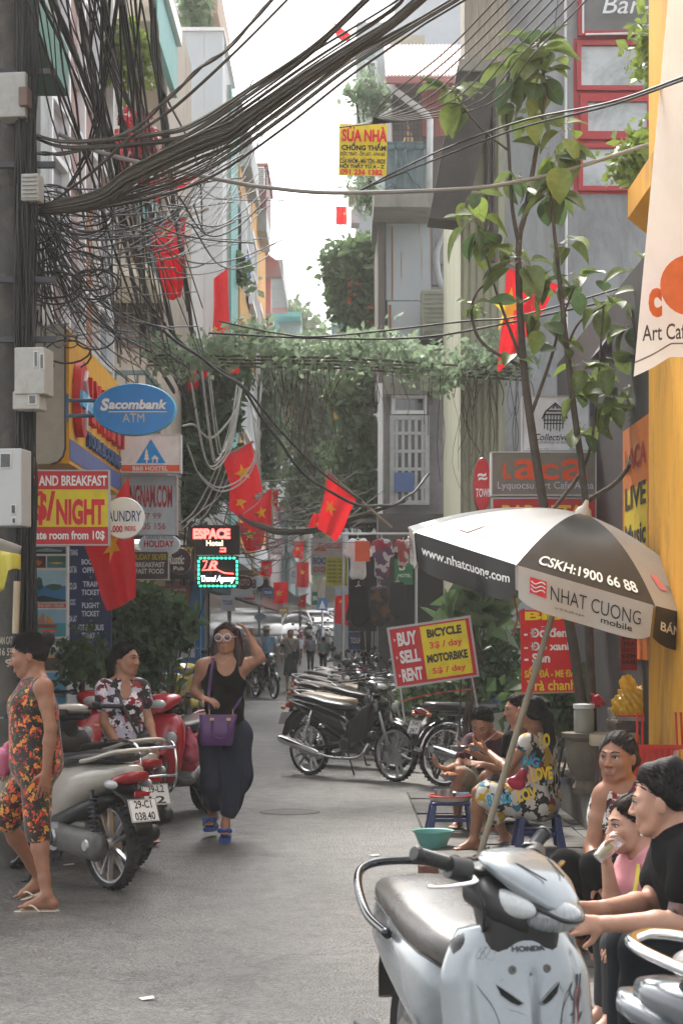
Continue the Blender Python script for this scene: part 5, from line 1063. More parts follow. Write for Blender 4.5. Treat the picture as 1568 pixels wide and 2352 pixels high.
def hair_strands(par, P, s, style, m, seed):
 rg = random.Random(seed); b = MB(); C_ = (0, -.018, .026); Rd = (.083, .099, .093); sp = lambda az, el: V((math.sin(az)*math.cos(el), math.cos(az)*math.cos(el), math.sin(el)))
 def pt(d, k): return P(C_[0]+d.x*Rd[0]*k, C_[1]+d.y*Rd[1]*k, C_[2]+d.z*Rd[2]*k)
 for i in range(420 if style != 'short' else 900):
  az = rg.uniform(-2.0, 2.0); e0 = .67-.62*abs(az)-rg.uniform(-.02, .10)
  if style == 'short':
   az = rg.uniform(-PI, PI); e0 = max(.80-.60*min(abs(az), 1.8), -.25); el = e0+(1.5-e0)*rg.random()**1.2; d = sp(az, el); d2 = (d+V((rg.uniform(-.2, .2), rg.uniform(-.05, .25), .10))).normalized(); k = .99
   b.tube([pt(d, k), pt((d+d2).normalized(), k+.07), pt(d2, k+rg.uniform(.10, .19))], [.0022*s, .0017*s, .0004], 3, cap=False); continue
  a = sp(az, e0); e = V((rg.uniform(-.15, .15), -1, rg.uniform(.0, .5))).normalized() if style == 'back' else V((math.copysign(.8, az)+rg.uniform(-.2, .2), rg.uniform(-.9, .3), -.75)).normalized(); lift = rg.random()**3*.06; crown = V((0, -.1, 1)) if style == 'down' else None; q = []
  for j in range(9):
   t = j/8; d = a*(1-t)+e*t+(crown*(math.sin(PI*t)*.9*(1-abs(az)/2.6)) if crown else V((0, 0, 0))); d.normalize(); q.append(pt(d, 1.0+.012*rg.random()+lift*math.sin(PI*t)))
  if style == 'down': q += [q[-1]+V((rg.uniform(-.006, .006), rg.uniform(-.006, .006), -.05*k*s)) for k in range(1, 4)]
  b.tube(q, [.0008]+[.0019*s]*(len(q)-2)+[.0008], 3, cap=False)
 obj('hair_strands', b, m, par, smooth='all', kind='stuff')
_hs = [o for o in scene.objects if o.name.split('.')[0] == 'hair']
for i, o in enumerate(_hs[:9]): hair_strands(o, *HL[i], ['back', 'back', 'down', 'short', 'back', 'back', 'back', 'back', 'short'][i], o.data.materials[0], i)
# scooters and motorbikes; local frame x forward, y left, z up
rub = mat('tyre_rubber', (.018, .018, .018), .8, bump=.2, bscale=200); blk = mat('black_plastic', (.014, .014, .015), .45, var=.15, scale=20, bump=.05, bscale=400); chrome = mat('chrome', (.75, .75, .77), .12, metal=1, var=.0)
alu = mat('alloy', (.45, .45, .46), .38, metal=.85, var=.12, scale=15, dirt=(.1, .09, .08), dscale=8); eng = mat('engine_grey', (.11, .108, .10), .5, metal=.4, dirt=(.03, .028, .025), dscale=9); redl = mat('tail_red', (.30, .008, .012), .1, var=.1, scale=60, coat=.5)
clearl = mat('lens_clear', (.42, .44, .44), .08, var=.15, scale=50, coat=.6); amber = mat('lens_amber', (.6, .16, .02), .12, var=.1); seat_bk = mat('seat_black', (.016, .015, .015), .33, var=.15, scale=12, bump=.12, bscale=350)
seat_hero = mat('seat_brown_black', (.045, .040, .035), .27, var=.15, scale=8, bump=.18, bscale=420, spec=.6); plate_m = mat('plate_white', (.66, .67, .66), .4, dirt=(.4, .38, .35), dscale=20, damt=.3); mirror_m = mat('mirror_face', (.7, .78, .85), .04, metal=1, var=0)
def paint(name, c, met=.0, **k): return mat('paint_'+name, c, .22, metal=met, var=.05, scale=8, coat=.7, dirt=tuple(x*.6 for x in (col4(c)[:3])), dscale=6, damt=.35, **k)
silver_p = paint('silver', (.23, .255, .27), .35); cream_p = paint('cream', (.34, .315, .27)); red_p = paint('red', (.42, .008, .022)); black_p = paint('black', (.012, .012, .014)); yellow_p = paint('mustard', (.45, .36, .04)); grey_p = paint('grey', (.09, .1, .11), .3); dred_p = paint('wine', (.16, .01, .02)); blue_p = paint('blue', (.02, .05, .13)); white_p = paint('white', (.6, .6, .6))
def L(o, mb, m, name, **k): return obj(name, mb, m, o, world=False, **k)
def wheel(t, x, z, r, tw=.05, spoke='cast', disc=False, y=0, n=44):
 ax = (0, 1, 0); c = (x, y, z); b = MB(); rt = r-tw*.62
 b.lathe([(rt-.012, -tw*.5), (rt+tw*.2, -tw*.95), (r-.012, -tw*.62), (r, 0), (r-.012, tw*.62), (rt+tw*.2, tw*.95), (rt-.012, tw*.5)], c, ax, n, close=True)
 for k in range(n):                      # tread blocks
  a = 2*PI*k/n
  for s in (-1, 1): b.obox((x+math.cos(a+.03*s)*(r-.006), y+s*tw*.36, z+math.sin(a+.03*s)*(r-.006)), (.016, tw*.42, .014), Matrix.Rotation(-a, 3, 'Y'))
 w_ = L(t, b, rub, 'wheel', smooth=30); b = MB()
 b.lathe([(rt-.02, -tw*.55), (rt+.006, -tw*.6), (rt+.004, 0), (rt+.006, tw*.6), (rt-.02, tw*.55), (rt-.028, 0)], c, ax, n, close=True); L(w_, b, alu if spoke == 'cast' else chrome, 'rim', smooth=40); b = MB()
 if spoke == 'cast':
  for k in range(5):
   for d in (-.16, .16):
    a = 2*PI*k/5+d; b.bar((x+math.cos(a*1-.0)*.035, y, z+math.sin(a)*.035), (x+math.cos(2*PI*k/5+d*1.3)*(rt-.02), y, z+math.sin(2*PI*k/5+d*1.3)*(rt-.02)), .016, .028, up=ax)
 else:
  for k in range(24):
   a = 2*PI*k/24; s = (-1)**k; b.tube([(x+math.cos(a+.5*s)*.035, y+.03*s, z+math.sin(a+.5*s)*.035), (x+math.cos(a)*(rt-.02), y, z+math.sin(a)*(rt-.02))], .0022, 4)
 b.cyl((x, y-.045, z), (x, y+.045, z), .04, n=18); L(w_, b, alu, 'spokes', smooth=True)
 if disc: b = MB(); b.lathe([(.05, -.002), (.105, -.002), (.105, .002), (.05, .002)], (x, y-.06, z), ax, 30, close=True); L(w_, b, steel, 'brake_disc'); b = MB(); b.obox((x-.08, y-.065, z+.06), (.05, .03, .07)); L(w_, b, eng, 'caliper')
 return w_
def fender(t, x, z, r, a0, a1, wd, m, name='front_fender', crown=.03):
 b = MB()
 def f(u, v): a = R(a0+(a1-a0)*u); q = (v-.5)*2; rr = r+crown*(1-q*q); return V((x+math.cos(a)*rr, q*wd, z+math.sin(a)*rr))
 b.grid(f, 14, 8); return L(t, b, m, name, smooth='all', solid=.008)
def helix(mb, a, b_, R0, n, r, k=10):
 a, b_ = V(a), V(b_); x, y, d = basis(b_-a); L_ = (b_-a).length
 mb.tube([a+d*(L_*i/(n*k))+x*(R0*math.cos(2*PI*i/k))+y*(R0*math.sin(2*PI*i/k)) for i in range(n*k+1)], r, 5)
def plate(t, c, q, lines, wd=.19, ht=.14):
 b = MB(); b.obox(c, (wd, .004, ht), q); o = L(t, b, plate_m, 'licence_plate', bevel=.001); n = q @ V((0, -1, 0)); r, u = q @ V((1, 0, 0)), q @ V((0, 0, 1)); b = MB(); c = V(c)
 for i, s in enumerate(lines):
  ww = wd*(.72 if len(s) > 5 else .62) if len(lines) > 1 else wd*.8; z0 = ht*(.08 if i == 0 else -.43) if len(lines) > 1 else -ht*.3
  put_text(b, s, c+n*.0035-r*(ww/2)+u*z0, r*ww, u*(ht*.35), .02)
 b.obox(c+u*(ht/2-.004)+n*.003, (wd-.006, .001, .0025), q); b.obox(c-u*(ht/2-.004)+n*.003, (wd-.006, .001, .0025), q); b.obox(c+r*(wd/2-.004)+n*.003, (.0025, .001, ht-.01), q); b.obox(c-r*(wd/2-.004)+n*.003, (.0025, .001, ht-.01), q)
 obj('plate_lettering', b, ink('#151618'), o, world=False); return o
def handlebar(t, x, z, turn=0, w_=.34, grip=blk, mirrors=True, msize=1.0):
 M_ = Matrix.Translation((x, 0, z)) @ Matrix.Rotation(R(turn), 4, 'Z'); f = lambda *p: M_ @ V(p)
 b = MB(); b.tube(bez([f(-.10, w_-.12, .035), f(-.03, .16, .03), f(.01, .06, 0), f(.01, -.06, 0), f(-.03, -.16, .03), f(-.10, -w_+.12, .035)], 6), .011, 8); hb = L(t, b, metal_dk, 'handlebar', smooth='all')
 for s in (-1, 1):
  b = MB(); pts = [f(-.085, s*(w_-.155), .036), f(-.135, s*w_, .03)]; b.tube([pts[0], lerp(*pts, .1), lerp(*pts, .12), lerp(*pts, .93), lerp(*pts, .94), pts[1]], [.022, .022, .0165, .0165, .021, .019], 12)
  for k in range(9): q = lerp(*pts, .18+.08*k); b.torus(q, pts[1]-pts[0], .0165, .0016, 14, 4)
  L(t, b, grip, 'grip', smooth=True)
  b = MB(); b.tube(bez([f(-.06, s*(w_-.17), .03), f(-.03, s*(w_-.15), .03), f(-.07, s*(w_-.03), .02), f(-.085, s*(w_+.0), .02)], 5), [.008]*5+[.006]*11, 7, flat=.6); L(t, b, chrome if grip is not blk else alu, 'brake_lever', smooth='all')
  b = MB(); b.obox(f(-.07, s*(w_-.175), .036), (.05, .05, .05), Matrix.Rotation(R(turn), 3, 'Z')); L(t, b, blk, 'switch_box', bevel=.008)
  if mirrors:
   b = MB(); b.tube(bez([f(-.06, s*(w_-.19), .05), f(-.05, s*(w_-.17), .12), f(-.07, s*(w_-.09), .20)], 6), .0055, 7); mi = L(t, b, blk, 'mirror_stem', smooth='all')
   c = f(-.08, s*(w_-.06), .235); b = MB(); b.ell(c, (.02, .062*msize, .042*msize), Matrix.Rotation(R(turn), 3, 'Z')); L(mi, b, blk, 'mirror_shell', smooth='all'); b = MB(); b.ell(c+V((-.0155, 0, 0)), (.008, .054*msize, .036*msize), Matrix.Rotation(R(turn), 3, 'Z')); L(mi, b, mirror_m, 'mirror_glass', smooth='all')
 return hb
def scooter(label, loc, head, body, low=None, seat=None, style='click', turn=0, plt=('29-F1', '123.45'), rack=False, mirrors=True, rail=None, group=None, name='motor_scooter', fast=False, leaf_seat=None, headcap=None):
 t = thing(name, label, 'scooter', tuple(loc), math.atan2(head[1], head[0]), group); low = low or blk; seat = seat or seat_bk; rail = rail or alu; n = 24
 r = .265; wheel(t, -.62, r, r, .05, disc=False, n=36); wheel(t, .63, r, r, .045, disc=True, n=36)
 A = lambda x, z, hw, hh, e=2.6: ((x, 0, z), V((0, hw, 0)), V((0, 0, hh)), e)
 b = MB(); b.sloft([A(-.90, .725, .035, .028), A(-.86, .715, .075, .045), A(-.74, .69, .118, .072), A(-.55, .655, .142, .105), A(-.34, .605, .152, .145), A(-.16, .55, .142, .185), A(-.06, .50, .125, .20), A(-.03, .47, .10, .18)], 32); L(t, b, body, 'rear_body', smooth='all')
 b = MB(); b.sloft([A(-.66, .54, .10, .04), A(-.4, .46, .13, .06), A(-.12, .36, .135, .08), A(.0, .31, .13, .05)], 24); L(t, b, low, 'lower_cowl', smooth='all')
 b = MB(); b.sloft([A(-.80, .80, .06, .022), A(-.77, .802, .105, .034, 3), A(-.62, .80, .125, .04, 3), A(-.46, .785, .135, .045, 3), A(-.30, .755, .138, .05, 3), A(-.12, .742, .118, .05, 3), A(-.02, .735, .085, .045, 3), A(.015, .73, .05, .03)], 32); st = L(t, b, seat, 'seat', smooth='all')
 b = MB(); b.tube([(x, s*(.139-.02*abs(x+.38)), z) for s, xs in ((1, (-.76, -.6, -.4, -.25, -.1)), ) for x, z in zip(xs, (.79, .79, .775, .755, .74))], .0025, 4); L(st, b, blk, 'piping')
 b = MB(); b.sloft([A(-.06, .305, .13, .03, 5), A(.1, .30, .145, .03, 5), A(.30, .305, .15, .03, 5), A(.40, .34, .13, .04, 4)], 24); L(t, b, blk, 'footboard', smooth=50)
 Z = lambda x, z, hw, hx, e=2.4: ((x, 0, z), V((0, hw, 0)), V((hx, 0, 0)), e)
 b = MB(); b.sloft([Z(.47, .30, .085, .03), Z(.475, .36, .135, .05), Z(.47, .48, .185, .075), Z(.45, .62, .205, .09), Z(.425, .74, .198, .092), Z(.40, .82, .17, .085), Z(.385, .865, .13, .065), Z(.38, .88, .07, .03)], 32); sh = L(t, b, body, 'leg_shield', smooth='all')
 b = MB(); b.sloft([Z(.40, .36, .12, .03), Z(.375, .5, .165, .05), Z(.345, .65, .18, .06), Z(.325, .78, .165, .06), Z(.33, .85, .12, .04)], 24); L(t, b, blk, 'inner_shield', smooth='all')
 b = MB(); b.sloft([Z(.345, .80, .075, .07), Z(.325, .90, .06, .055), Z(.31, .96, .055, .05)], 18); L(t, b, blk, 'steering_column', smooth='all')
 b = MB()
 for s in (-1, 1): b = MB(); b.ell((.525, s*.11, .68), (.035, .055, .06)); L(sh, b, clearl, 'indicator_lens', smooth='all')
 M_ = Matrix.Translation((.31, 0, .965)) @ Matrix.Rotation(R(turn), 4, 'Z'); m3 = M_.to_3x3()
 def HA(x, z, hw, hh, e=2.5): return (M_ @ V((x, 0, z)), m3 @ V((0, hw, 0)), V((0, 0, hh)), e)
 b = MB(); b.sloft([HA(-.05, .03, .10, .02), HA(-.02, .035, .135, .038), HA(.05, .02, .14, .055), HA(.12, -.01, .115, .062), HA(.17, -.04, .07, .045), HA(.19, -.06, .03, .02)], 28); hc = L(t, b, headcap or body, 'headset_cowl', smooth='all')
 b = MB(); b.sloft([HA(-.07, .0, .09, .03), HA(-.03, -.01, .14, .035), HA(.04, -.02, .13, .035)], 20); L(t, b, blk, 'instrument_cowl', smooth='all')
 b = MB(); b.ell(M_ @ V((.125, 0, -.02)), (.075, .088, .05), m3, 20, 12); L(hc, b, clearl, 'headlight', smooth='all')
 handlebar(t, .31, .985, turn, mirrors=mirrors)
 b = MB()
 for s in (-1, 1): b.tube([(.63, s*.075, .265), (.50, s*.07, .56)], [.02, .017], 10)
 b.tube([(.50, -.07, .56), (.50, .07, .56)], .02, 8); L(t, b, eng, 'fork', smooth='all')
 fender(t, .63, r, r+.02, 18, 165, .062, body if style != 'x' else blk)
 b = MB(); b.sloft([((-.72, 0, .62), V((0, .085, 0)), V((0, 0, .03)), 3), ((-.86, 0, .57), V((0, .075, 0)), V((0, 0, .02)), 3), ((-.95, 0, .46), V((0, .065, 0)), V((.015, 0, .012)), 3), ((-.99, 0, .36), V((0, .055, 0)), V((.015, 0, .008)), 3)], 18); L(t, b, blk, 'rear_fender', smooth='all')
 b = MB(); b.sloft([A(-.945, .71, .02, .016), A(-.93, .700, .065, .026), A(-.88, .685, .098, .036), A(-.82, .670, .116, .034), A(-.78, .665, .118, .02)], 24); L(t, b, redl, 'tail_light', smooth='all')
 b = MB()
 for s in (-1, 1): b = MB(); b.ell((-.80, s*.118, .645), (.075, .022, .028)); L(t, b, clearl, 'rear_indicator', smooth='all')
 q = Matrix.Rotation(R(-90), 3, 'Z') @ Matrix.Rotation(R(-22), 3, 'X'); plate(t, (-.975, 0, .50), q, plt)
 b = MB(); b.obox((-.955, 0, .595), (.02, .10, .03)); L(t, b, redl, 'reflector', bevel=.004)
 if rack:
  b = MB()
  for s in (-1, 1): b.tube(bez([(-.55, s*.15, .82), (-.78, s*.15, .84), (-.98, s*.13, .80), (-1.0, s*.13, .60), (-.9, s*.13, .50), (-.7, s*.15, .5)], 6), .009, 8)
  b.tube([(-.99, -.13, .80), (-.99, .13, .80)], .009, 8); b.tube([(-1.0, -.13, .62), (-1.0, .13, .62)], .009, 8); L(t, b, chrome, 'chrome_rack', smooth='all')
 if style != 'x':
  b = MB(); b.tube(bez([(-.50, .14, .765), (-.66, .155, .79), (-.82, .13, .83), (-.89, .07, .845), (-.90, 0, .848), (-.89, -.07, .845), (-.82, -.13, .83), (-.66, -.155, .79), (-.50, -.14, .765)], 6), .016, 10, flat=.8); L(t, b, rail, 'grab_rail', smooth='all')
 b = MB(); b.sloft([A(-.72, .27, .03, .06), A(-.66, .27, .045, .095), A(-.50, .275, .05, .085), A(-.30, .285, .05, .085), A(-.16, .29, .045, .09), A(-.10, .29, .03, .05)], 24)
 b.v = [(x, y+.125, z) for x, y, z in b.v]; L(t, b, eng, 'drive_cover', smooth='all'); b = MB(); b.lathe([(0, .03), (.045, .03), (.055, .0), (.085, 0), (.09, -.03)], (-.20, .165, .29), (0, 1, 0), 24); L(t, b, alu, 'fan_cover', smooth=True); b = MB(); b.lathe([(0, .02), (.03, .02), (.05, 0)], (-.60, .16, .27), (0, 1, 0), 20); L(t, b, alu, 'hub_cap', smooth=True)
 b = MB(); b.cyl((-.20, .19, .29), (-.20, .2, .29), .05, n=20); L(t, b, blk, 'fan_vent')
 b = MB(); b.obox((-.3, 0, .32), (.34, .2, .16)); L(t, b, eng, 'engine', bevel=.03)
 b = MB(); b.sloft([((-.15, -.06, .26), V((0, .018, 0)), V((0, 0, .018)), 2), ((-.3, -.13, .25), V((0, .02, 0)), V((0, 0, .02)), 2), ((-.42, -.14, .27), V((0, .045, 0)), V((0, 0, .045)), 2), ((-.70, -.145, .32), V((0, .055, 0)), V((0, 0, .06)), 2), ((-.86, -.145, .35), V((0, .045, 0)), V((0, 0, .05)), 2), ((-.88, -.145, .352), V((0, .02, 0)), V((0, 0, .02)), 2)], 20); L(t, b, blk, 'exhaust', smooth='all')
 b = MB(); b.sloft([((-.46, -.185, .30), V((0, .012, 0)), V((0, 0, .035)), 3), ((-.78, -.198, .35), V((0, .012, 0)), V((0, 0, .04)), 3)], 12); L(t, b, alu, 'heat_shield', smooth=True)
 b = MB(); helix(b, (-.655, .13, .33), (-.60, .13, .56), .026, 9, .006); b.cyl((-.66, .13, .30), (-.6, .13, .60), .014, n=8); L(t, b, metal_dk, 'shock_absorber', smooth='all')
 b = MB(); b.tube([(.0, .12, .24), (-.04, .24, .012)], .009, 8); b.tube([(-.04, .24, .012), (.0, .27, .008)], .009, 8); L(t, b, metal_dk, 'side_stand', smooth='all')
 return t
def motorbike(label, loc, head, body, seat=None, style='wave', turn=0, group=None, seat_len=.0, muffler=chrome):
 t = thing('motorbike', label, 'motorbike', tuple(loc), math.atan2(head[1], head[0]), group); seat = seat or seat_bk
 r = .30 if style == 'naked' else .285; sp = 'wire' if style == 'naked' else 'cast'
 wheel(t, -.62, r, r, .042, sp, n=36); wheel(t, .63, r, r, .04, sp, disc=True, n=36)
 A = lambda x, z, hw, hh, e=2.4: ((x, 0, z), V((0, hw, 0)), V((0, 0, hh)), e)
 if style == 'wave':
  b = MB(); b.sloft([A(-.92, .79, .03, .02), A(-.82, .765, .075, .04), A(-.6, .70, .10, .065), A(-.35, .62, .105, .085), A(-.12, .54, .09, .10), A(.0, .48, .07, .07)], 24); L(t, b, body, 'tail_fairing', smooth='all')
  b = MB(); b.sloft([A(-.84, .845, .05, .018), A(-.7, .84, .10, .03, 3), A(-.5, .815, .115, .038, 3), A(-.3, .77, .115, .045, 3), A(-.1, .745, .095, .045, 3), A(.02, .73, .05, .03)], 24); L(t, b, seat, 'seat', smooth='all')
  for s in (-1, 1):
   b = MB(); b.sloft([((.0, s*.10, .42), V((0, .012, 0)), V((.03, 0, .10)), 2.5), ((.15, s*.13, .48), V((0, .014, 0)), V((.02, 0, .15)), 2.5), ((.32, s*.14, .60), V((0, .016, 0)), V((.0, 0, .17)), 2.5), ((.44, s*.10, .72), V((0, .03, 0)), V((0, 0, .11)), 2.4), ((.48, s*.04, .74), V((0, .03, 0)), V((0, 0, .08)), 2.4)], 18); L(t, b, body, 'leg_guard', smooth='all')
  b = MB(); b.sloft([((.40, 0, .56), V((0, .06, 0)), V((.04, 0, 0)), 2.4), ((.44, 0, .68), V((0, .12, 0)), V((.06, 0, 0)), 2.4), ((.42, 0, .80), V((0, .115, 0)), V((.06, 0, 0)), 2.4), ((.37, 0, .88), V((0, .07, 0)), V((.04, 0, 0)), 2.4)], 20); L(t, b, body, 'front_cowl', smooth='all')
  b = MB(); b.bar((.36, 0, .80), (-.1, 0, .5), .09, .06); L(t, b, blk, 'frame_cover', bevel=.015)
 else:
  b = MB(); b.sloft([A(-.84, .80, .08, .03, 3), A(-.78, .80, .115, .045, 3), A(-.4, .78, .125, .05, 3), A(-.05, .78, .115, .05, 3), A(.0, .78, .09, .04)], 24); L(t, b, seat, 'seat', smooth='all')
  b = MB(); b.sloft([A(-.04, .79, .07, .05), A(.04, .80, .12, .085), A(.2, .82, .135, .10), A(.34, .82, .10, .09), A(.40, .82, .05, .05)], 24); L(t, b, body, 'fuel_tank', smooth='all')
  b = MB(); b.sloft([A(-.35, .60, .12, .08, 3), A(-.1, .58, .13, .09, 3)], 20); L(t, b, body, 'side_cover', smooth='all')
  b = MB()
  for s in (-1, 1): b.tube(bez([(-.8, s*.1, .72), (-.4, s*.11, .70), (.3, s*.04, .76)], 5), .014, 8)
  b.tube([(.38, 0, .86), (.2, 0, .35), (-.2, 0, .28), (-.25, 0, .7)], .018, 8); L(t, b, blk, 'frame', smooth='all')
  fender(t, -.62, r, r+.03, 30, 170, .07, chrome, 'rear_fender')
  b = MB(); b.tube([(-.88, .1, .74), (-.95, .08, .78), (-.95, -.08, .78), (-.88, -.1, .74)], .009, 8); L(t, b, chrome, 'grab_rail', smooth='all')
 M_ = Matrix.Translation((.34, 0, .96)) @ Matrix.Rotation(R(turn), 4, 'Z'); m3 = M_.to_3x3(); HA = lambda x, z, hw, hh, e=2.5: (M_ @ V((x, 0, z)), m3 @ V((0, hw, 0)), V((0, 0, hh)), e)
 if style == 'wave': b = MB(); b.sloft([HA(-.08, .03, .08, .02), HA(-.03, .035, .12, .04), HA(.04, .02, .12, .06), HA(.11, -.01, .09, .05), HA(.15, -.03, .04, .03)], 22); hc = L(t, b, body, 'headset_cowl', smooth='all'); b = MB(); b.ell(M_ @ V((.09, 0, -.0)), (.07, .078, .045), m3); L(hc, b, clearl, 'headlight', smooth='all')
 else: b = MB(); b.lathe([(0, -.05), (.05, -.04), (.08, .03), (.082, .05)], M_ @ V((.10, 0, -.06)), m3 @ V((1, 0, 0)), 20); hc = L(t, b, chrome, 'headlamp_shell', smooth=True); b = MB(); b.ell(M_ @ V((.145, 0, -.06)), (.02, .078, .078), m3); L(hc, b, clearl, 'headlight', smooth='all'); b = MB(); b.cyl(M_ @ V((.03, .05, .02)), M_ @ V((.03, .05, .06)), .035, n=16); b.cyl(M_ @ V((.03, -.05, .02)), M_ @ V((.03, -.05, .06)), .035, n=16); L(t, b, blk, 'gauge')
 handlebar(t, .34, .985, turn, w_=.36)
 b = MB()
 for s in (-1, 1): b.tube([(.63, s*.08, r), (.42, s*.075, .84)], [.019, .015], 10)
 L(t, b, alu, 'fork', smooth='all'); fender(t, .63, r, r+.02, 25, 160, .058, body if style == 'wave' else chrome)
 b = MB(); b.obox((.05, 0, .36), (.26, .2, .18)); b.cyl((.16, 0, .4), (.34, 0, .46), .06, n=14); b.cyl((.02, .1, .36), (.02, .15, .36), .075, n=20); b.cyl((.02, -.1, .36), (.02, -.15, .36), .07, n=20); L(t, b, eng, 'engine', bevel=.02)
 for k in range(5): b = MB(); b.lathe([(.06, -.004), (.078, -.004), (.078, .004), (.06, .004)], (.2+.028*k, 0, .413+.0093*k), (.18, 0, .06), 14, close=True); L(t, b, alu, 'cooling_fin') if k < 1 else None
 b = MB(); b.tube(bez([(.3, -.06, .38), (.22, -.13, .24), (-.1, -.15, .22), (-.35, -.15, .25)], 6), .016, 8); b.sloft([((-.32, -.155, .25), V((0, .03, 0)), V((0, 0, .03)), 2), ((-.38, -.16, .26), V((0, .045, 0)), V((0, 0, .045)), 2), ((-.85, -.17, .38), V((0, .045, 0)), V((0, 0, .05)), 2), ((-.90, -.17, .392), V((0, .038, 0)), V((0, 0, .042)), 2)], 18); L(t, b, muffler, 'exhaust', smooth=50)
 b = MB(); b.bar((-.62, .075, r), (-.05, .075, .36), .02, .07); b.bar((-.62, -.075, r), (-.05, -.075, .36), .02, .03); L(t, b, blk, 'chain_cover', bevel=.008)
 for s in (-1, 1): b = MB(); helix(b, (-.60, s*.12, .36), (-.50, s*.11, .66), .026, 9, .005); b.cyl((-.61, s*.12, .32), (-.48, s*.11, .70), .012, n=8); L(t, b, chrome, 'shock_absorber', smooth='all')
 b = MB(); b.sloft([((-.80, 0, .68), V((0, .07, 0)), V((0, 0, .02)), 3), ((-.93, 0, .58), V((0, .06, 0)), V((.01, 0, .015)), 3), ((-1.0, 0, .42), V((0, .05, 0)), V((.01, 0, .01)), 3)], 14); L(t, b, blk, 'mudguard', smooth='all')
 b = MB(); b.sloft([A(-.965, .75, .03, .02), A(-.93, .75, .06, .04), A(-.86, .75, .06, .03)], 16); L(t, b, redl, 'tail_light', smooth='all'); b = MB()
 for s in (-1, 1): b = MB(); b.ell((-.9, s*.12, .72), (.03, .03, .022)); L(t, b, amber, 'rear_indicator', smooth='all')
 q = Matrix.Rotation(R(-90), 3, 'Z') @ Matrix.Rotation(R(-20), 3, 'X'); plate(t, (-.985, 0, .60), q, ('29-H1', '204.7'))
 b = MB()
 for s in (-1, 1): b.tube([(-.0, s*.1, .25), (.0, s*.26, .25)], .012, 8)
 b.tube([(-.15, .1, .26), (-.2, .25, .01)], .009, 8); L(t, b, metal_dk, 'foot_pegs', smooth='all')
 return t
def hero():
 """silver scooter in the foreground"""
 hd = V((.20, -.98, 0)).normalized(); t = thing('motor_scooter', 'scratched silver scooter with brown black seat filling the lower right foreground', 'scooter', (.372, 4.99, 0), math.atan2(hd.y, hd.x))
 A = lambda x, z, hw, hh, e=2.6: ((x, 0, z), V((0, hw, 0)), V((0, 0, hh)), e); Z = lambda x, z, hw, hx, e=2.4: ((x, 0, z), V((0, hw, 0)), V((hx, 0, 0)), e)
 wheel(t, -.62, .265, .265, .05, n=40); wheel(t, .63, .265, .265, .045, disc=True, n=40)
 b = MB(); b.sloft([A(-.92, .67, .05, .03), A(-.86, .66, .10, .06), A(-.7, .63, .14, .09), A(-.5, .60, .155, .12), A(-.3, .56, .155, .15), A(-.12, .52, .14, .18), A(-.05, .48, .11, .17)], 40); L(t, b, silver_p, 'rear_body', smooth='all')
 b = MB(); b.sloft([A(-.815, .735, .05, .02), A(-.79, .742, .105, .038, 2.8), A(-.70, .748, .132, .048, 2.8), A(-.55, .74, .142, .055, 2.8), A(-.42, .72, .146, .06, 2.8), A(-.30, .70, .146, .062, 2.8), A(-.14, .68, .132, .064, 2.8), A(.0, .66, .10, .06, 2.8), A(.05, .645, .05, .04)], 40); st = L(t, b, seat_hero, 'seat', smooth='all')
 b = MB()
 for s in (-1, 1): b.tube([(x, s*y, z) for x, y, z in ((-.79, .10, .722), (-.70, .131, .722), (-.55, .142, .712), (-.42, .146, .692), (-.3, .146, .672), (-.14, .132, .65), (0, .10, .634))], .003, 5)
 L(st, b, blk, 'seat_seam', smooth='all')
 b = MB(); b.tube(bez([(-.40, .16, .66), (-.62, .175, .69), (-.82, .16, .765), (-.90, .11, .80), (-.915, .0, .81), (-.90, -.11, .80), (-.82, -.16, .765), (-.62, -.175, .69), (-.40, -.16, .66)], 8), .0135, 12); L(t, b, mat('rail_black_gloss', (.03, .032, .036), .12, metal=.7), 'grab_rail', smooth='all')
 b = MB(); b.sloft([A(-.06, .305, .13, .03, 5), A(.3, .305, .15, .03, 5), A(.40, .34, .13, .04, 4)], 24); L(t, b, blk, 'footboard', smooth=50)
 b = MB(); NU, NV = 56, 48
 def shp(u, v):
  z = .34+.485*v; a = (u-.5)*2
  hw = .195*(1-.9*max(0, .35-v)**2*4)*(1-1.0*max(0, v-.72)**1.5*1.9)
  x = .545-.12*v-.115*abs(a)**2.3-.05*max(0, v-.85)*4*max(0, v-.85)
  y = a*hw
  e = abs(a)
  x += .012*math.exp(-((e-.62-.1*(v-.6))/.05)**2)*(v > .05)*(.9-v if v < .9 else 0)*1.6      # raised side flank line
  x -= .007*math.exp(-((e-.72)/.035)**2)*(1 if v < .84 else 0)
  x += .010*math.exp(-(e/.22)**2)*math.exp(-((v-.55)/.35)**2)
  return V((x, y, z-.05*e**3*(1-v)*0-.035*e**2.2*v))
 b.grid(shp, NU, NV); b.v = b.v; o = L(t, b, silver_p, 'leg_shield', smooth='all', solid=.006)
 sf = lambda y, z, d=.002: (lambda u, v: shp(u, v)+V((d, 0, 0)))(.5+y/.39, (z-.34+.035*abs(y/.195)**2.2*((z-.34)/.485))/.485)
 def srf(y, z, d=.002):
  d += .0035
  v = (z-.34)/.485
  for _ in range(3): u = .5+.5*y/max(.05, .195*(1-.9*max(0, .35-v)**2*4)*(1-1.0*max(0, v-.72)**1.5*1.9)); v = (z-.34+.035*abs((u-.5)*2)**2.2*v)/.485
  return shp(min(1, max(0, u)), v)+V((d, 0, 0))
 b = MB()
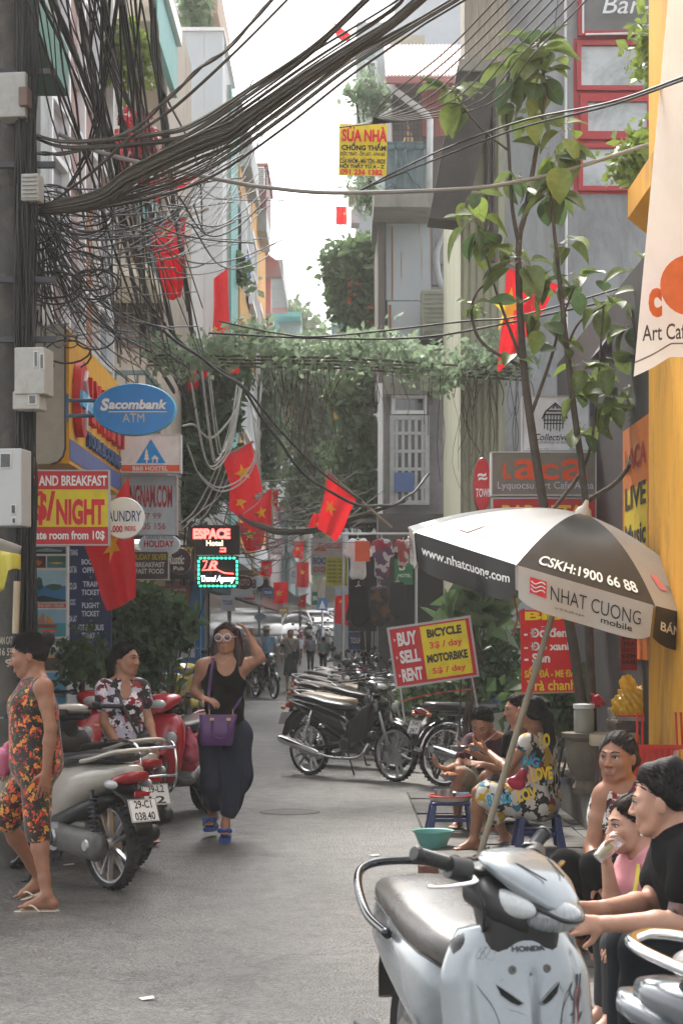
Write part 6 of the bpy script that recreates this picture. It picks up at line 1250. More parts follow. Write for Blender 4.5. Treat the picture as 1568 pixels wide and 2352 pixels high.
 for s in (-1, 1):                       # air slots like eyes
  pts = [(s*.022, .630), (s*.050, .652), (s*.082, .674), (s*.074, .648), (s*.052, .631), (s*.034, .624)]
  b = MB(); b.add([srf(y, z, .003) for y, z in pts], [tuple(range(6)) if s < 0 else tuple(reversed(range(6)))]); L(o, b, mat('slot_dark', (.005, .005, .005), .9), 'air_slot')
 for s in (-1, 1):
  pts = [(s*.022, .630), (s*.050, .652), (s*.082, .674), (s*.074, .648), (s*.052, .631), (s*.034, .624), (s*.022, .630)]; b = MB(); b.tube([srf(y, z, .004) for y, z in pts], .0016, 5); L(o, b, silver_p, 'slot_lip', smooth='all')
 for s in (-1, 1): c = srf(s*.045+.004, .708, .0); b = MB(); b.lathe([(0, .001), (.004, .001), (.005, .004), (.010, .004), (.011, .0)], c, (1, 0, .25), 18); L(o, b, eng, 'screw', smooth=True)
 b = MB(); b.lathe([(0, .002), (.003, .002), (.004, 0)], srf(.004, .698, 0), (1, 0, .2), 10); L(o, b, eng, 'screw', smooth=True)
 b = MB(); n0 = len(b.v); put_text(b, 'HONDA', V((0, 0, 0)), V((.088, 0, 0)), V((0, .0135, 0)), .05)
 b.v = [tuple(srf(-.040+x, .752+y, .003)) for x, y, z in b.v]; L(o, b, ink('#24282b'), 'emblem_lettering')
 b = MB(); rr = random.Random(3)
 for k in range(10):
  y, z = rr.uniform(-.12, .12), rr.uniform(.56, .79); d = rr.uniform(-.04, .04); e = rr.uniform(-.03, .01); b.tube([srf(y, z, .0012), srf(y+d*.5, z+e*.5+.002, .0012), srf(y+d, z+e, .0012)], [.0004, .0007, .0003], 4)
 for k in range(4): b.tube([srf(-.09+.012*math.cos(a/3+k)-.01*k, .745+.016*math.sin(a/3+k*2), .0012) for a in range(18)], .0004, 4)
 L(o, b, mat('scratch', (.12, .12, .12), .8), 'scratches'); b = MB()
 for pts in ([(.115, .57), (.12, .60), (.125, .635), (.14, .665), (.148, .68), (.14, .645)], [(.11, .59), (.13, .61), (.15, .65), (.158, .68)], [(.108, .55), (.115, .54), (.13, .56), (.14, .60), (.155, .64)], [(.12, .625), (.115, .65), (.123, .665)], [(.125, .565), (.14, .57), (.15, .59)]):
  b.tube(bez([srf(y, z, .003) for y, z in pts], 5), .0022, 5, flat=.5)
 L(o, b, mat('decal_dark', (.06, .055, .06), .4), 'side_decal', smooth='all'); b = MB()
 for pts in ([(.118, .58), (.126, .615), (.14, .655)], [(.12, .55), (.133, .57), (.145, .615), (.155, .65)]): b.tube(bez([srf(y, z, .004) for y, z in pts], 5), .0012, 5)
 L(o, b, mat('decal_red', (.35, .03, .02), .4), 'decal_accent', smooth='all')
 for s in (-1, 1):                       # panel seams of the shield
  b = MB(); b.tube(bez([srf(s*.165, .74, .001), srf(s*.12, .66, .001), srf(s*.085, .60, .001), srf(s*.07, .50, .001), srf(s*.068, .40, .001)], 8), .0014, 4); L(o, b, mat('seam', (.07, .07, .07), .8), 'panel_seam', smooth='all')
 b = MB(); b.sloft([Z(.40, .36, .12, .03), Z(.375, .5, .165, .05), Z(.345, .65, .18, .06), Z(.325, .76, .165, .06), Z(.33, .80, .12, .04)], 24); L(t, b, blk, 'inner_shield', smooth='all')
 tn = R(40); C0 = V((.325, 0, .90)); M_ = Matrix.Translation(C0) @ Matrix.Rotation(tn, 4, 'Z') @ Matrix.Rotation(R(10), 4, 'Y'); m3 = M_.to_3x3()
 H = lambda x, y, z, a, b_, e=2.4: (M_ @ V((x, y, z)), m3 @ V(a), m3 @ V(b_), e)
 b = MB(); b.sloft([Z(.37, .74, .095, .07, 3.5), Z(.37, .80, .10, .075, 3.5), Z(.36, .85, .11, .08, 3), Z(.35, .89, .12, .08, 3)], 20); L(t, b, blk, 'steering_column', smooth=60)
 b = MB(); b.sloft([H(-.085, 0, .068, (0, .04, 0), (0, 0, .006)), H(-.06, 0, .066, (0, .09, 0), (0, 0, .016)), H(-.01, 0, .058, (0, .118, 0), (0, 0, .032)), H(.05, 0, .04, (0, .122, 0), (0, 0, .038)), H(.11, 0, .015, (0, .105, 0), (0, 0, .034)), H(.155, 0, -.010, (0, .072, 0), (0, 0, .02)), H(.175, 0, -.022, (0, .035, 0), (0, 0, .008))], 36); hc = L(t, b, silver_p, 'headset_cowl', smooth='all')
 b = MB(); b.sloft([H(-.10, 0, .01, (0, .09, 0), (0, 0, .03)), H(-.05, 0, -.01, (0, .15, 0), (0, 0, .055)), H(.04, 0, -.035, (0, .145, 0), (0, 0, .06)), H(.11, 0, -.055, (0, .11, 0), (0, 0, .04))], 28); L(t, b, blk, 'instrument_cowl', smooth='all')
 b = MB(); b.ell(M_ @ V((.112, .0, -.040)), (.088, .092, .05), m3, 32, 16); L(hc, b, mat('headlamp_lens', (.22, .24, .25), .06, var=.35, scale=22, coat=1, stretch=(1, 6, 1)), 'headlight', smooth='all')
 b = MB(); b.tube(bez([M_ @ V((.03, .115, .0)), M_ @ V((.12, .095, -.01)), M_ @ V((.185, .05, -.035)), M_ @ V((.203, 0, -.04)), M_ @ V((.185, -.05, -.035)), M_ @ V((.12, -.095, -.01)), M_ @ V((.03, -.115, .0))], 8), .006, 8); L(hc, b, blk, 'headlight_rim', smooth='all')
 for s in (-1, 1): b = MB(); b.ell(M_ @ V((.045, s*.102, -.022)), (.095, .03, .034), m3, 24, 12); L(hc, b, clearl, 'indicator_lens', smooth='all'); b = MB(); b.ell(M_ @ V((.03, s*.119, -.022)), (.03, .017, .015), m3, 14, 8); L(hc, b, amber, 'indicator_bulb', smooth='all')
 f = lambda *p: M_ @ V(p)
 for s in (-1, 1):
  b = MB(); b.tube(bez([f(-.03, s*.08, .02), f(-.06, s*.17, .045), f(-.075, s*.2, .05)], 5), .014, 8); L(t, b, blk, 'handlebar', smooth='all')
  g0, g1 = f(-.07, s*.17, .05), f(-.11, s*.30, .085); b = MB(); b.tube([g0, lerp(g0, g1, .06), lerp(g0, g1, .08), lerp(g0, g1, .88), lerp(g0, g1, .89), lerp(g0, g1, .96), g1], [.027, .027, .0175, .0165, .021, .021, .017], 18)
  for k in range(14): b.torus(lerp(g0, g1, .12+.053*k), g1-g0, .0168, .0018, 18, 4)
  L(t, b, blk, 'grip', smooth=True); b = MB(); b.cyl(f(-.045, s*.15, .04), f(-.07, s*.2, .05), .032, .028, 18); L(t, b, blk, 'switch_box', smooth=True)
  b = MB(); b.tube(bez([f(-.02, s*.165, .035), f(.005, s*.19, .03), f(-.02, s*.25, .02), f(-.045, s*.31, .018)], 6), [.011]*6+[.008]*13, 8, flat=.6); L(t, b, chrome, 'brake_lever', smooth='all')
  b = MB(); b.tube(bez([f(-.0, s*.17, .02), f(.03, s*.17, -.03), f(.02, s*.14, -.09), f(-.02, s*.08, -.12)], 6), .005, 6); L(t, b, blk, 'brake_cable', smooth='all')
 b = MB(); b.tube([f(-.02, -.085, .062), f(.05, -.07, .075), f(.12, -.04, .048)], .0022, 5); b.tube([f(-.02, .085, .062), f(.05, .07, .075), f(.12, .04, .048)], .0022, 5); L(hc, b, mat('seam', (.07, .07, .07), .8), 'cowl_seam', smooth='all')
 b = MB()
 for s in (-1, 1): b.tube([(.63, s*.075, .265), (.50, s*.07, .56)], [.02, .017], 10)
 L(t, b, eng, 'fork', smooth='all'); fender(t, .63, .265, .285, 18, 165, .065, silver_p)
 b = MB(); b.sloft([((-.86, 0, .57), V((0, .075, 0)), V((0, 0, .02)), 3), ((-.95, 0, .46), V((0, .065, 0)), V((.015, 0, .012)), 3), ((-.99, 0, .36), V((0, .055, 0)), V((.015, 0, .008)), 3)], 18); L(t, b, blk, 'rear_fender', smooth='all')
 b = MB(); b.obox((-.3, 0, .32), (.5, .2, .16)); L(t, b, eng, 'engine', bevel=.03); b = MB(); b.tube([(.0, .12, .24), (-.04, .24, .012)], .009, 8); L(t, b, metal_dk, 'side_stand');
 b = MB(); b.obox((-.28, -.25, .40), (.09, .06, .07)); L(t, b, blk, 'foot_peg', bevel=.006)
 return t
hero()
def at_rear(x, y, hd, off=.62): h = V((hd[0], hd[1], 0)).normalized(); return V((x, y, 0))+h*off
scooter('cream scooter with licence plate 29-C1 038.40 parked tail first on the left', at_rear(-1.373, 10.95, (-.62, .78)), (-.62, .78), cream_p, low=blk, plt=('29-C1', '038.40'), rail=mat('rail_cream', (.45, .42, .36), .35, metal=.3), turn=10, mirrors=False)
scooter('second cream scooter with chrome tail rack just behind the first', at_rear(-1.38, 12.0, (-.55, .83)), (-.55, .83), cream_p, low=blk, plt=('29-L2', '12'), rack=True, rail=mat('rail_cream', (.45, .42, .36), .35, metal=.3), mirrors=False)
s3 = scooter('red scooter with yellow and white flashes facing the street behind the first cream scooter', (-2.25, 16.0, 0), (.38, -.92), red_p, low=blk, seat=seat_bk, turn=-18, mirrors=False)
b = MB(); put_text(b, 'HONDA', V((.535, -.05, .74)), V((0, .1, 0)), V((0, 0, .02)), .04); L(s3, b, ink('#c9c5c0'), 'emblem_lettering')
for s in (-1, 1):
 b = MB(); b.tube(bez([(.50, s*.10, .50), (.545, s*.12, .58), (.50, s*.19, .66)], 6), .018, 6, flat=.4); L(s3, b, mat('flash_white', (.5, .5, .48), .3), 'white_flash', smooth='all'); b = MB(); b.tube(bez([(.51, s*.14, .47), (.50, s*.175, .55), (.47, s*.2, .6)], 6), .01, 6, flat=.4); L(s3, b, mat('flash_yellow', (.6, .42, .02), .3), 'yellow_flash', smooth='all')
h = V((-.25, -.97, 0)).normalized(); s4 = scooter('red and silver scooter with black and white seat and pink bag facing the camera', tuple(V((-1.50, 14.6, 0))-h*.63), h, red_p, low=silver_p, turn=-8, rail=red_p, mirrors=False)
b = MB(); b.tube(bez([(-.7, .12, .8), (-.45, .145, .79), (-.2, .13, .75), (-.05, .06, .74)], 6), .014, 6, flat=.5); b.tube(bez([(-.7, -.12, .8), (-.45, -.145, .79), (-.2, -.13, .75), (-.05, -.06, .74)], 6), .014, 6, flat=.5); L(s4, b, mat('flash_white', (.5, .5, .48), .3), 'seat_trim', smooth='all')
c = V((-1.22, 14.85, .62)); S = SDF(); S.cap(c+V((0, 0, -.08)), c+V((.0, 0, .0)), .075, .06, k=.03); S.cap(c, c+V((-.02, 0, .13)), .05, .015, k=.03)
tag(obj('plastic_bag', S.mesh('bag', .006, folds(.005, 90, 60)), mat('bag_pink2', (.6, .13, .2), .35, transl=.3)), 'pink plastic bag hanging on the red and silver scooter', 'bag')
s5 = scooter('black scooter standing at the left behind the ponytail woman', (-2.75, 25, 0), (.5, -.87), black_p, low=white_p, turn=10)
h = V((-.25, -.97, 0)).normalized(); vs_ = scooter('mustard yellow retro scooter parked by the blue shop on the left', (-2.52, 29, 0), (.3, -.95), yellow_p, low=yellow_p, turn=-14)
scooter('dark red scooter standing behind the mustard one', (-3.0, 36.5, 0), (.5, -.85), dred_p, low=blk, turn=10)
hr = V((.92, -.9, 0)).normalized(); GR = 'motorbikes parked in a row on the right'
r1 = motorbike('black motorbike with silver muffler, nearest of the right hand row', at_rear(-.34, 19.6, hr), hr, black_p, turn=-10, group=GR)
r2 = motorbike('classic motorbike with long black seat and wire wheel beside the rental sign', at_rear(1.02, 18.2, (.83, .55)), (.83, .55), blue_p, style='naked', group=GR)
r3 = scooter('black scooter with tan seat, second in the right hand row', at_rear(-.30, 21.2, hr), hr, black_p, low=blk, seat=mat('seat_tan', (.4, .32, .23), .4, bump=.1, bscale=300), group=GR, turn=20)
b = MB(); [b.add([], []) for _ in ()]
r4 = motorbike('dark grey motorbike behind the tan seated scooter', (.36, 22.2, 0), hr, grey_p, turn=15, group=GR)
r5 = motorbike('classic dark motorbike by the olive wall behind the rental sign', (1.25, 20.4, 0), (.3, -.95), dred_p, style='naked', group=GR)
k = 0; rr = random.Random(11)
cols = ['black', 'dark', 'wine red', 'grey', 'blue black']
rc = [None, {'paint_black': grey_p}, {'paint_black': dred_p}, {'paint_black': white_p}, {'paint_black': blue_p}]
for row in range(7):
 for cc in range(2):
  y = 23.6+row*1.75+cc*.5; x = .02+cc*.42+rr.uniform(-.08, .08); src = [r1, r3][(row+cc) % 2]; a = math.atan2(-.75, .66)+rr.uniform(-.3, .3)
  dup(src, ['black', 'grey', 'wine red', 'white', 'dark blue'][(row*2+cc*3) % 5]+(' motorbike, ' if src is r1 else ' scooter, ')+['left', 'right'][cc]+' one of the '+ORD[row]+' pair behind the tan seated scooter', (x, y, 0), a, GR, rc[(row*2+cc*3) % 5])
for i, (px, y) in enumerate([(772, 58), (800, 62), (690, 66), (760, 70), (735, 74), (705, 78)]): x = W(px, 0, y).x; dup([r1, r3][i % 2], 'small far '+['black', 'grey', 'wine red', 'white', 'dark blue', 'black'][i]+[' motorbike', ' scooter'][i % 2]+' in the crowd, '+ORD[i]+' counted towards the white car', (x, y, gz(y)), rr.uniform(-2.2, -.9), 'far motorbikes near the white car', rc[i % 5])
dup(r1, 'motorbike parked against the left shops beside the walking man', (-1.75, 42.0, 0), -1.2, None)
h8 = V((.86, -.5, 0)).normalized()
s8 = scooter('chrome railed scooter with grey seat cropped by the right edge of the picture', (1.46, 3.75, 0), h8, grey_p, seat=mat('seat_grey', (.17, .165, .155), .3, var=.1, bump=.1, bscale=400, spec=.6), rail=chrome)
for o_ in [x for x in scene.objects if x.parent == s8 and x.name.split('.')[0] in ('tail_light', 'rear_indicator', 'reflector')]: o_.data.materials[0] = grey_p
def car(label, loc, rz):
 t = thing('car', label, 'car', loc, rz); A = lambda x, z, hw, hh, e=4: ((x, 0, z), V((0, hw, 0)), V((0, 0, hh)), e)
 b = MB(); b.sloft([A(-2.0, .6, .7, .15), A(-1.95, .62, .82, .26), A(-1, .66, .87, .34), A(.6, .64, .87, .32), A(1.5, .60, .84, .26), A(2.0, .52, .76, .20), A(2.1, .48, .6, .12)], 32); bd = L(t, b, white_p, 'car_body', smooth='all')
 b = MB(); b.sloft([A(-1.7, .98, .68, .06), A(-1.35, 1.18, .66, .24), A(-.3, 1.24, .66, .25), (( .5, 0, 1.12), V((0, .64, 0)), V((0, 0, .2)), 4), A(1.1, .93, .7, .05)], 32); L(t, b, GLD, 'windows', smooth=50)
 b = MB(); b.sloft([A(-1.4, 1.43, .58, .03), A(-.3, 1.5, .6, .035), A(.45, 1.4, .56, .03)], 24); L(t, b, white_p, 'roof', smooth='all')
 for s in (-1, 1):
  b = MB(); b.bar((.45, s*.6, 1.4), (1.1, s*.72, .92), .05); b.bar((-1.4, s*.6, 1.42), (-1.8, s*.74, .92), .06); L(t, b, white_p, 'window_pillar'); b = MB(); b.ell((1.95, s*.62, .66), (.12, .17, .09)); L(t, b, clearl, 'headlight', smooth='all'); b = MB(); b.ell((.75, s*.95, .98), (.08, .11, .07)); L(t, b, white_p, 'door_mirror', smooth='all')
  for x in (-1.25, 1.3): wheel(t, x, .3, .3, .1, y=s*.72, n=24)
 return t
car('white car turning across the far end of the street', (W(722, 0, 82).x, 82, gz(82)), R(-60)); car('second pale car half hidden behind the road sign', (W(775, 0, 88).x, 88, gz(88)), R(-75))
# signs
alu_fr = mat('sign_alu', (.42, .42, .43), .4, metal=.5, var=.05)
def flat(c, rough=.45, em=0): return mat('print_%s' % c, gain(c), rough, var=.09, dirt=tuple(x*.85+.02 for x in srgb(c)), dscale=4, damt=.6, bump=.04, bscale=9)
def board(label, x0, y0, x1, y1, Y, bg, th=.06, fr=None, fw=3, yaw=0, roll=0, items=(), name='sign', cat='sign', edge=None, group=None):
 """lightbox or panel; items: ('r', colour, x0,y0,x1,y1[,lift]) bands, ('t', text, colour, x0,y0,x1,y1[,bold,slant]) words, ('p', colour, pts) shapes"""
 F = Frame(x0, y0, x1, y1, Y, yaw, roll); t = thing(name, label, cat, tuple(F.c), 0, group)
 obj('panel', F.box(MB(), x0, y0, x1, y1, 0, -th), bg if not isinstance(bg, str) else flat(bg), t)
 if fr:
  b = MB()
  for q in ((x0-fw, y0-fw, x1+fw, y0), (x0-fw, y1, x1+fw, y1+fw), (x0-fw, y0, x0, y1), (x1, y0, x1+fw, y1)): F.box(b, *q, .006, -th-.004)
  obj('frame', b, fr, t)
 d = .0025
 for it in items:
  if it[0] == 'r': b = MB(); F.box(b, *it[2:6], .0015 if len(it) < 7 else it[6], .0005); obj('coloured_band', b, flat(it[1]), t)
  elif it[0] == 't':
   b = MB(); F.text(b, it[1], *it[3:7], d+.0012, it[7] if len(it) > 7 else .025, it[8] if len(it) > 8 else 0); obj('lettering', b, ink(it[2]), t)
  elif it[0] == 'p': b = MB(); b.add([F.p(x, y, d) for x, y in it[2]], [tuple(range(len(it[2])))]); obj('emblem', b, ink(it[1]), t)
 t['_'] = 0; del t['_']; return t, F
def oval(label, cx, cy, rx, ry, Y, bg, rim, items=(), th=.08):
 F = Frame(cx-rx, cy-ry, cx+rx, cy+ry, Y); t = thing('oval_sign', label, 'sign', tuple(F.c)); b = MB(); b.rings([F.ring(cx, cy, rx*k, ry*k, d) for k, d in ((.97, 0), (1.0, -.01), (1.0, -th+.01), (.97, -th))]); obj('rim', b, flat(rim, .3), t, smooth=50)
 b = MB(); b.add(F.ring(cx, cy, rx*.965, ry*.965, .002), [tuple(reversed(range(40)))]); obj('face', b, flat(bg, .3), t)
 for it in items:
  b = MB()
  if it[0] == 't': F.text(b, it[1], *it[3:7], .006, it[7] if len(it) > 7 else .025, it[8] if len(it) > 8 else 0)
  else: F.box(b, *it[2:6], .006, .003)
  obj('lettering', b, ink(it[1] if it[0] == 'r' else it[2]), t)
 return t, F
T = 't'; Rr = 'r'; P_ = 'p'
board('red and yellow bed and breakfast sign with large price per night lettering', 66, 1082, 249, 1250, 13.6, '#b8a812', fr=alu_fr, items=[
 (Rr, '#a5121c', 66, 1082, 249, 1124), (Rr, '#a5121c', 66, 1210, 249, 1250), (T, 'D AND BREAKFAST', '#d8d4cc', 71, 1092, 246, 1116, .03), (T, '$/', '#ad1420', 78, 1128, 128, 1206, .04), (T, 'NIGHT', '#ad1420', 130, 1146, 241, 1206, .045), (T, 'ivate room from 10$', '#d8d4cc', 70, 1219, 241, 1242, .03)])
t0_, _ = oval('blue oval bank ATM sign on two arms', 309, 940, 96, 60, 14.0, '#0f6db5', '#4aa3dc', [(T, 'S', '#e4e8ee', 231, 915, 252, 944, .05, .2), (T, 'acombank', '#e4e8ee', 250, 918, 384, 940, .04, .2), (Rr, '#c9b98a', 250, 945, 384, 947), (T, 'ATM', '#a8a18a', 282, 950, 332, 970, .0)])
t = bpy.data.objects['oval_sign']; b = MB()
for y in (920, 955): b.tube([W(155, y, 14.02), W(222, y, 14.02)], .014, 8)
b.bar(W(155, 905, 14.03), W(155, 968, 14.03), .02); obj('arms', b, mat('arm_blue', (.03, .12, .22), .4), t)
tri = '#1b7fc0'
t, F = board('white hostel lightbox with blue triangle, tree and house emblem', 279, 1000, 413, 1083, 17.3, '#c9cdd6', fr=mat('box_white', (.6, .6, .62), .4), th=.16, items=[(Rr, '#cc4f22', 279, 1068, 413, 1084), (P_, tri, [(313, 1064), (347, 1008), (381, 1064)]), (T, 'B&B HOSTEL', '#e6e6e6', 305, 1071, 386, 1081, .02)])
b = MB()
for pts in ([(331, 1056), (334, 1048), (332, 1048), (335, 1040), (333, 1040), (337, 1030), (341, 1040), (339, 1040), (342, 1048), (340, 1048), (344, 1056)], [(336, 1056), (339, 1056), (339, 1063), (336, 1063)], [(348, 1053), (356, 1045), (365, 1053), (365, 1054.5), (348, 1054.5)], [(350, 1054.6), (353, 1054.6), (353, 1063), (350, 1063)], [(359, 1054.6), (363, 1054.6), (363, 1063), (359, 1063)]): b.add([F.p(x, y, .006) for x, y in pts], [tuple(range(len(pts)))])
obj('tree_house_emblem', b, ink('#e4e8ee'), t)
board('grey white sign with red web address and phone numbers', 282, 1095, 404, 1226, 17.5, '#9aa6ab', fr=alu_fr, th=.14, items=[(T, 'NGNAM.COM', '#8c1c28', 299, 1114, 396, 1166, .03), (T, '77 99', '#8c3a40', 326, 1178, 370, 1192, .01), (T, '705 156', '#8c3a40', 318, 1201, 381, 1216, .01)])
oval('white oval laundry sign with price per kilo', 284, 1190, 49, 48, 13.9, '#dfe2ea', '#c9ccd2', [(T, 'LAUNDRY', '#16305c', 240, 1173, 325, 1198, .01), (T, '15.000', '#a31420', 243, 1207, 282, 1223, .03), (T, 'VND/KG', '#a31420', 286, 1208, 312, 1220, .03)], th=.03)
oval('grey white oval hotel sign reading HOLIDAY', 366, 1250, 48, 27, 19, '#9ea3a8', '#b9bcc2', [(T, 'GRAND HOTEL', '#2b5a60', 336, 1230, 400, 1238, .01), (T, 'HOLIDAY', '#8c1f2a', 331, 1241, 400, 1257, .03), (T, 'No 30 Ngo Huyen, Ha', '#555a66', 338, 1261, 394, 1264, .0), (T, 'Tel: 84.39380900', '#555a66', 343, 1267, 388, 1270, .0)])
board('dark sign for holiday silver breakfast and fast food', 292, 1268, 386, 1330, 18.7, '#2e1d1a', fr=alu_fr, fw=2, items=[(T, 'HOLIDAY SILVER', '#8c7a1c', 296, 1272, 384, 1286, .03), (T, 'BREAKFAST', '#9a9690', 312, 1291, 379, 1303, .03), (T, 'FAST FOOD', '#9a9690', 312, 1306, 377, 1318, .03)])
oval('dark maroon oval pub sign beside the holiday sign', 412, 1289, 28, 31, 20.5, '#301c20', '#3c2a2c', [(T, 'Rustic', '#a9a49c', 386, 1274, 424, 1296, .02, .3), (T, 'Pub', '#a9a49c', 399, 1301, 423, 1310, .02)])
board('black and yellow sign reading LUCKY behind the pub oval', 388, 1252, 448, 1330, 21.2, '#14120f', items=[(T, 'LUCKY', '#8f7d18', 396, 1256, 444, 1278, .03)])
t, F = board('black LED panel reading ESPACE Hotel in red', 436, 1208, 549, 1272, 22.0, '#0c0b0c', fr=metal_dk, fw=2, th=.1)
b = MB(); F.text(b, 'ESPACE', 444, 1214, 529, 1238, .01, .06); obj('led_letters', b, mat('led_red', (1, .1, .08), .5, var=0, emit=(1, .06, .05), es=2.4), t); b = MB(); F.text(b, 'Hotel', 474, 1241, 512, 1254, .01, .02); obj('led_letters', b, mat('led_cream', (1, .8, .5), .5, var=0, emit=(1, .8, .5), es=.7), t)
b = MB(); F.box(b, 506, 1258, 519, 1261, .01, .005); F.box(b, 516, 1261, 519, 1267, .01, .005); F.box(b, 505, 1265, 519, 1268, .011, .005); obj('led_digit', b, MATS['led_red'], t)
t, F = board('green bordered LED panel for a travel agency with red emblem', 455, 1279, 546, 1349, 22.0, '#070808', fr=metal_dk, fw=2, th=.1)
for i in range(9):
 for y in (1282, 1346):
  b = MB(); F.box(b, 458+i*9.6, y-2, 464+i*9.6, y+2, .012, .004); obj('led_lamp', b, mat('led_green', (.05, .8, .3), .5, var=0, emit=(.02, .9, .35), es=1.8), t, bevel=.004)
for i in range(6):
 for x in (456.5, 544.5): b = MB(); F.box(b, x-2, 1287+i*9.6, x+2, 1293+i*9.6, .012, .004); obj('led_lamp', b, MATS['led_green'], t, bevel=.004)
b = MB(); F.text(b, 'R', 478, 1288, 500, 1309, .01, .03, .3); b.tube([F.p(x, y, .01) for x, y in ((466, 1289), (476, 1288), (472, 1300), (465, 1310), (480, 1309), (500, 1309), (515, 1316), (537, 1318))], .008, 5); obj('led_emblem', b, MATS['led_red'], t); b = MB(); F.text(b, 'Travel Agency', 462, 1322, 540, 1340, .01, .03, .25); obj('led_letters', b, mat('led_white', (.8, .9, 1), .5, var=0, emit=(.8, .92, 1), es=1.4), t)
t = thing('shop_sign_box', 'large yellow box sign with red letters, round red emblem and blue address band', 'sign', (-2.1, 14, 3.3))
yel = flat('#c98f12', .5); z0, z1 = 2.84, 3.88; ya, yb2 = 14.1, 17.4; XS = -2.1; b = MB(); b.box(XS-.35, XS, ya+.02, yb2, z0, z1); obj('box', b, yel, t)
pts = [W(x, y, 14.1) for x, y in ((70, 752), (152, 745), (152, 1030), (147, 1050), (135, 1063), (120, 1068), (70, 1068))]; b = MB(); b.prism(pts, (0, -.06, 0)); obj('end_panel', b, mat('panel_ivory', (.42, .40, .34), .6, dirt=(.25, .23, .19), dscale=3), t, bevel=.006); b = MB(); b.tube([p+V((.004, -.06, 0)) for p in pts[1:6]], .008, 6); obj('panel_trim', b, metal_dk, t)
SF = lambda y, z, d=.004: V((XS+d, y, z))
def side_text(s, ya_, yb_, z0_, z1_, c, thick=.02, bold=.03, drop=0, name='raised_lettering'):
 b = MB(); put_text(b, s, SF(ya_, z0_), V((0, yb_-ya_, -drop)), V((0, 0, z1_-z0_)), bold, thick=thick); obj(name, b, ink(c), t)
side_text('LY PHAM', 14.95, 17.2, 3.25, 3.62, '#a3161c', .06); side_text('TOUR BOOKING', 14.95, 17.2, 3.06, 3.18, '#27406b', .03)
b = MB(); b.add([SF(ya+.02, 3.03, .006), SF(yb2-.02, 3.03, .006), SF(yb2-.02, 2.87, .006), SF(ya+.02, 2.87, .006)], [(0, 3, 2, 1)]); obj('address_band', b, flat('#3f4d86'), t, solid=.004); side_text('Add: 01 Ngo Huyen St. Hanoi - Tel: 84-4-39380098 / Fax: 84-4-3938', 14.2, 17.3, 2.91, 2.98, '#b9bccb', 0.0, .01, name='lettering')
b = MB(); b.rings([[SF(14.5+.24*math.cos(a/16*PI), 3.38+.3*math.sin(a/16*PI), d) for a in range(32)] for d in (.005, .07)]); obj('round_emblem', b, flat('#b01c22'), t, smooth=30); b = MB(); b.tube([SF(14.52, 3.6, .08), SF(14.42, 3.52, .08), SF(14.56, 3.42, .08), SF(14.45, 3.28, .08), SF(14.5, 3.14, .08)], .018, 6); obj('emblem_figure', b, white_fr, t); b = MB(); b.box(XS+.07, XS+.09, 14.22, 14.85, 3.3, 3.42); obj('name_plate', b, flat('#4f9ac4'), t); b = MB(); put_text(b, 'Luong Pham Travel', V((XS+.094, 14.26, 3.33)), V((0, .55, 0)), V((0, 0, .06)), .02); obj('lettering', b, ink('#dfe2ea'), t)
def picture(par, F, x0, y0, x1, y1, skyc, seac, shapes, nm='photo_print'):
 o = None; b = MB(); b.add([F.p(x, y, .004) for x, y in ((x0, y0), (x1, y0), (x1, (y0+y1)/2), (x0, (y0+y1)/2))], [(0, 3, 2, 1)]); o = obj(nm, b, flat(skyc), par); b = MB(); b.add([F.p(x, y, .004) for x, y in ((x0, (y0+y1)/2), (x1, (y0+y1)/2), (x1, y1), (x0, y1))], [(0, 3, 2, 1)]); obj('printed_water', b, flat(seac), o)
 for i, (c, pts) in enumerate(shapes): b = MB(); b.add([F.p(x0+(x1-x0)*u, y0+(y1-y0)*v, .0055+.0012*i) for u, v in pts], [tuple(range(len(pts)))]); obj('printed_shape', b, ink(c), o)
rk = lambda x, w_, h: [(x, .55), (x+w_*.1, .55-h*.7), (x+w_*.4, .55-h), (x+w_*.8, .55-h*.8), (x+w_, .56), (x+w_*.5, .66)]
t, F = board('white framed tour poster with bay islands, junk boats and cruise heading', 64, 1250, 156, 1700, 16.4, '#c9cdd2', items=[(Rr, '#b0442c', 64, 1386, 152, 1396), (T, 'HA LONG BAY CRUISE', '#d8d4cc', 67, 1388, 148, 1394, .02)])
picture(t, F, 66, 1256, 152, 1272, '#2a4a55', '#1c2a30', [('#7a8a8c', [(.2, .5), (.5, .2), (.9, .5), (.9, .7), (.2, .7)])]); picture(t, F, 66, 1277, 106, 1304, '#2c1c1c', '#3a2018', [('#b06a2c', [(.3, .7), (.5, .3), (.8, .5), (.6, .9)])]); picture(t, F, 109, 1277, 152, 1304, '#2e5a4c', '#346a66', [('#b89a4a', [(.1, .6), (.5, .5), (.9, .6), (.5, .7)])])
picture(t, F, 66, 1310, 152, 1382, '#8cb4cc', '#2a6ea0', [('#1c3a4a', rk(0, .12, .5)), ('#1c4a5a', rk(.2, .2, .35)), ('#244c50', rk(.45, .5, .12)), ('#1b2c38', [(0, .9), (.4, .8), (1, .95), (1, 1), (0, 1)])]); picture(t, F, 66, 1400, 152, 1462, '#7aa8bc', '#3a8c98', [('#a8622c', [(.2, .45), (.42, .1), (.45, .5)]), ('#b8742c', [(.47, .5), (.5, .2), (.7, .5)]), ('#7c3a22', [(.15, .55), (.8, .55), (.7, .68), (.3, .68)]), ('#c94a3a', [(.3, .75), (.8, .72), (.75, .84), (.35, .85)])])
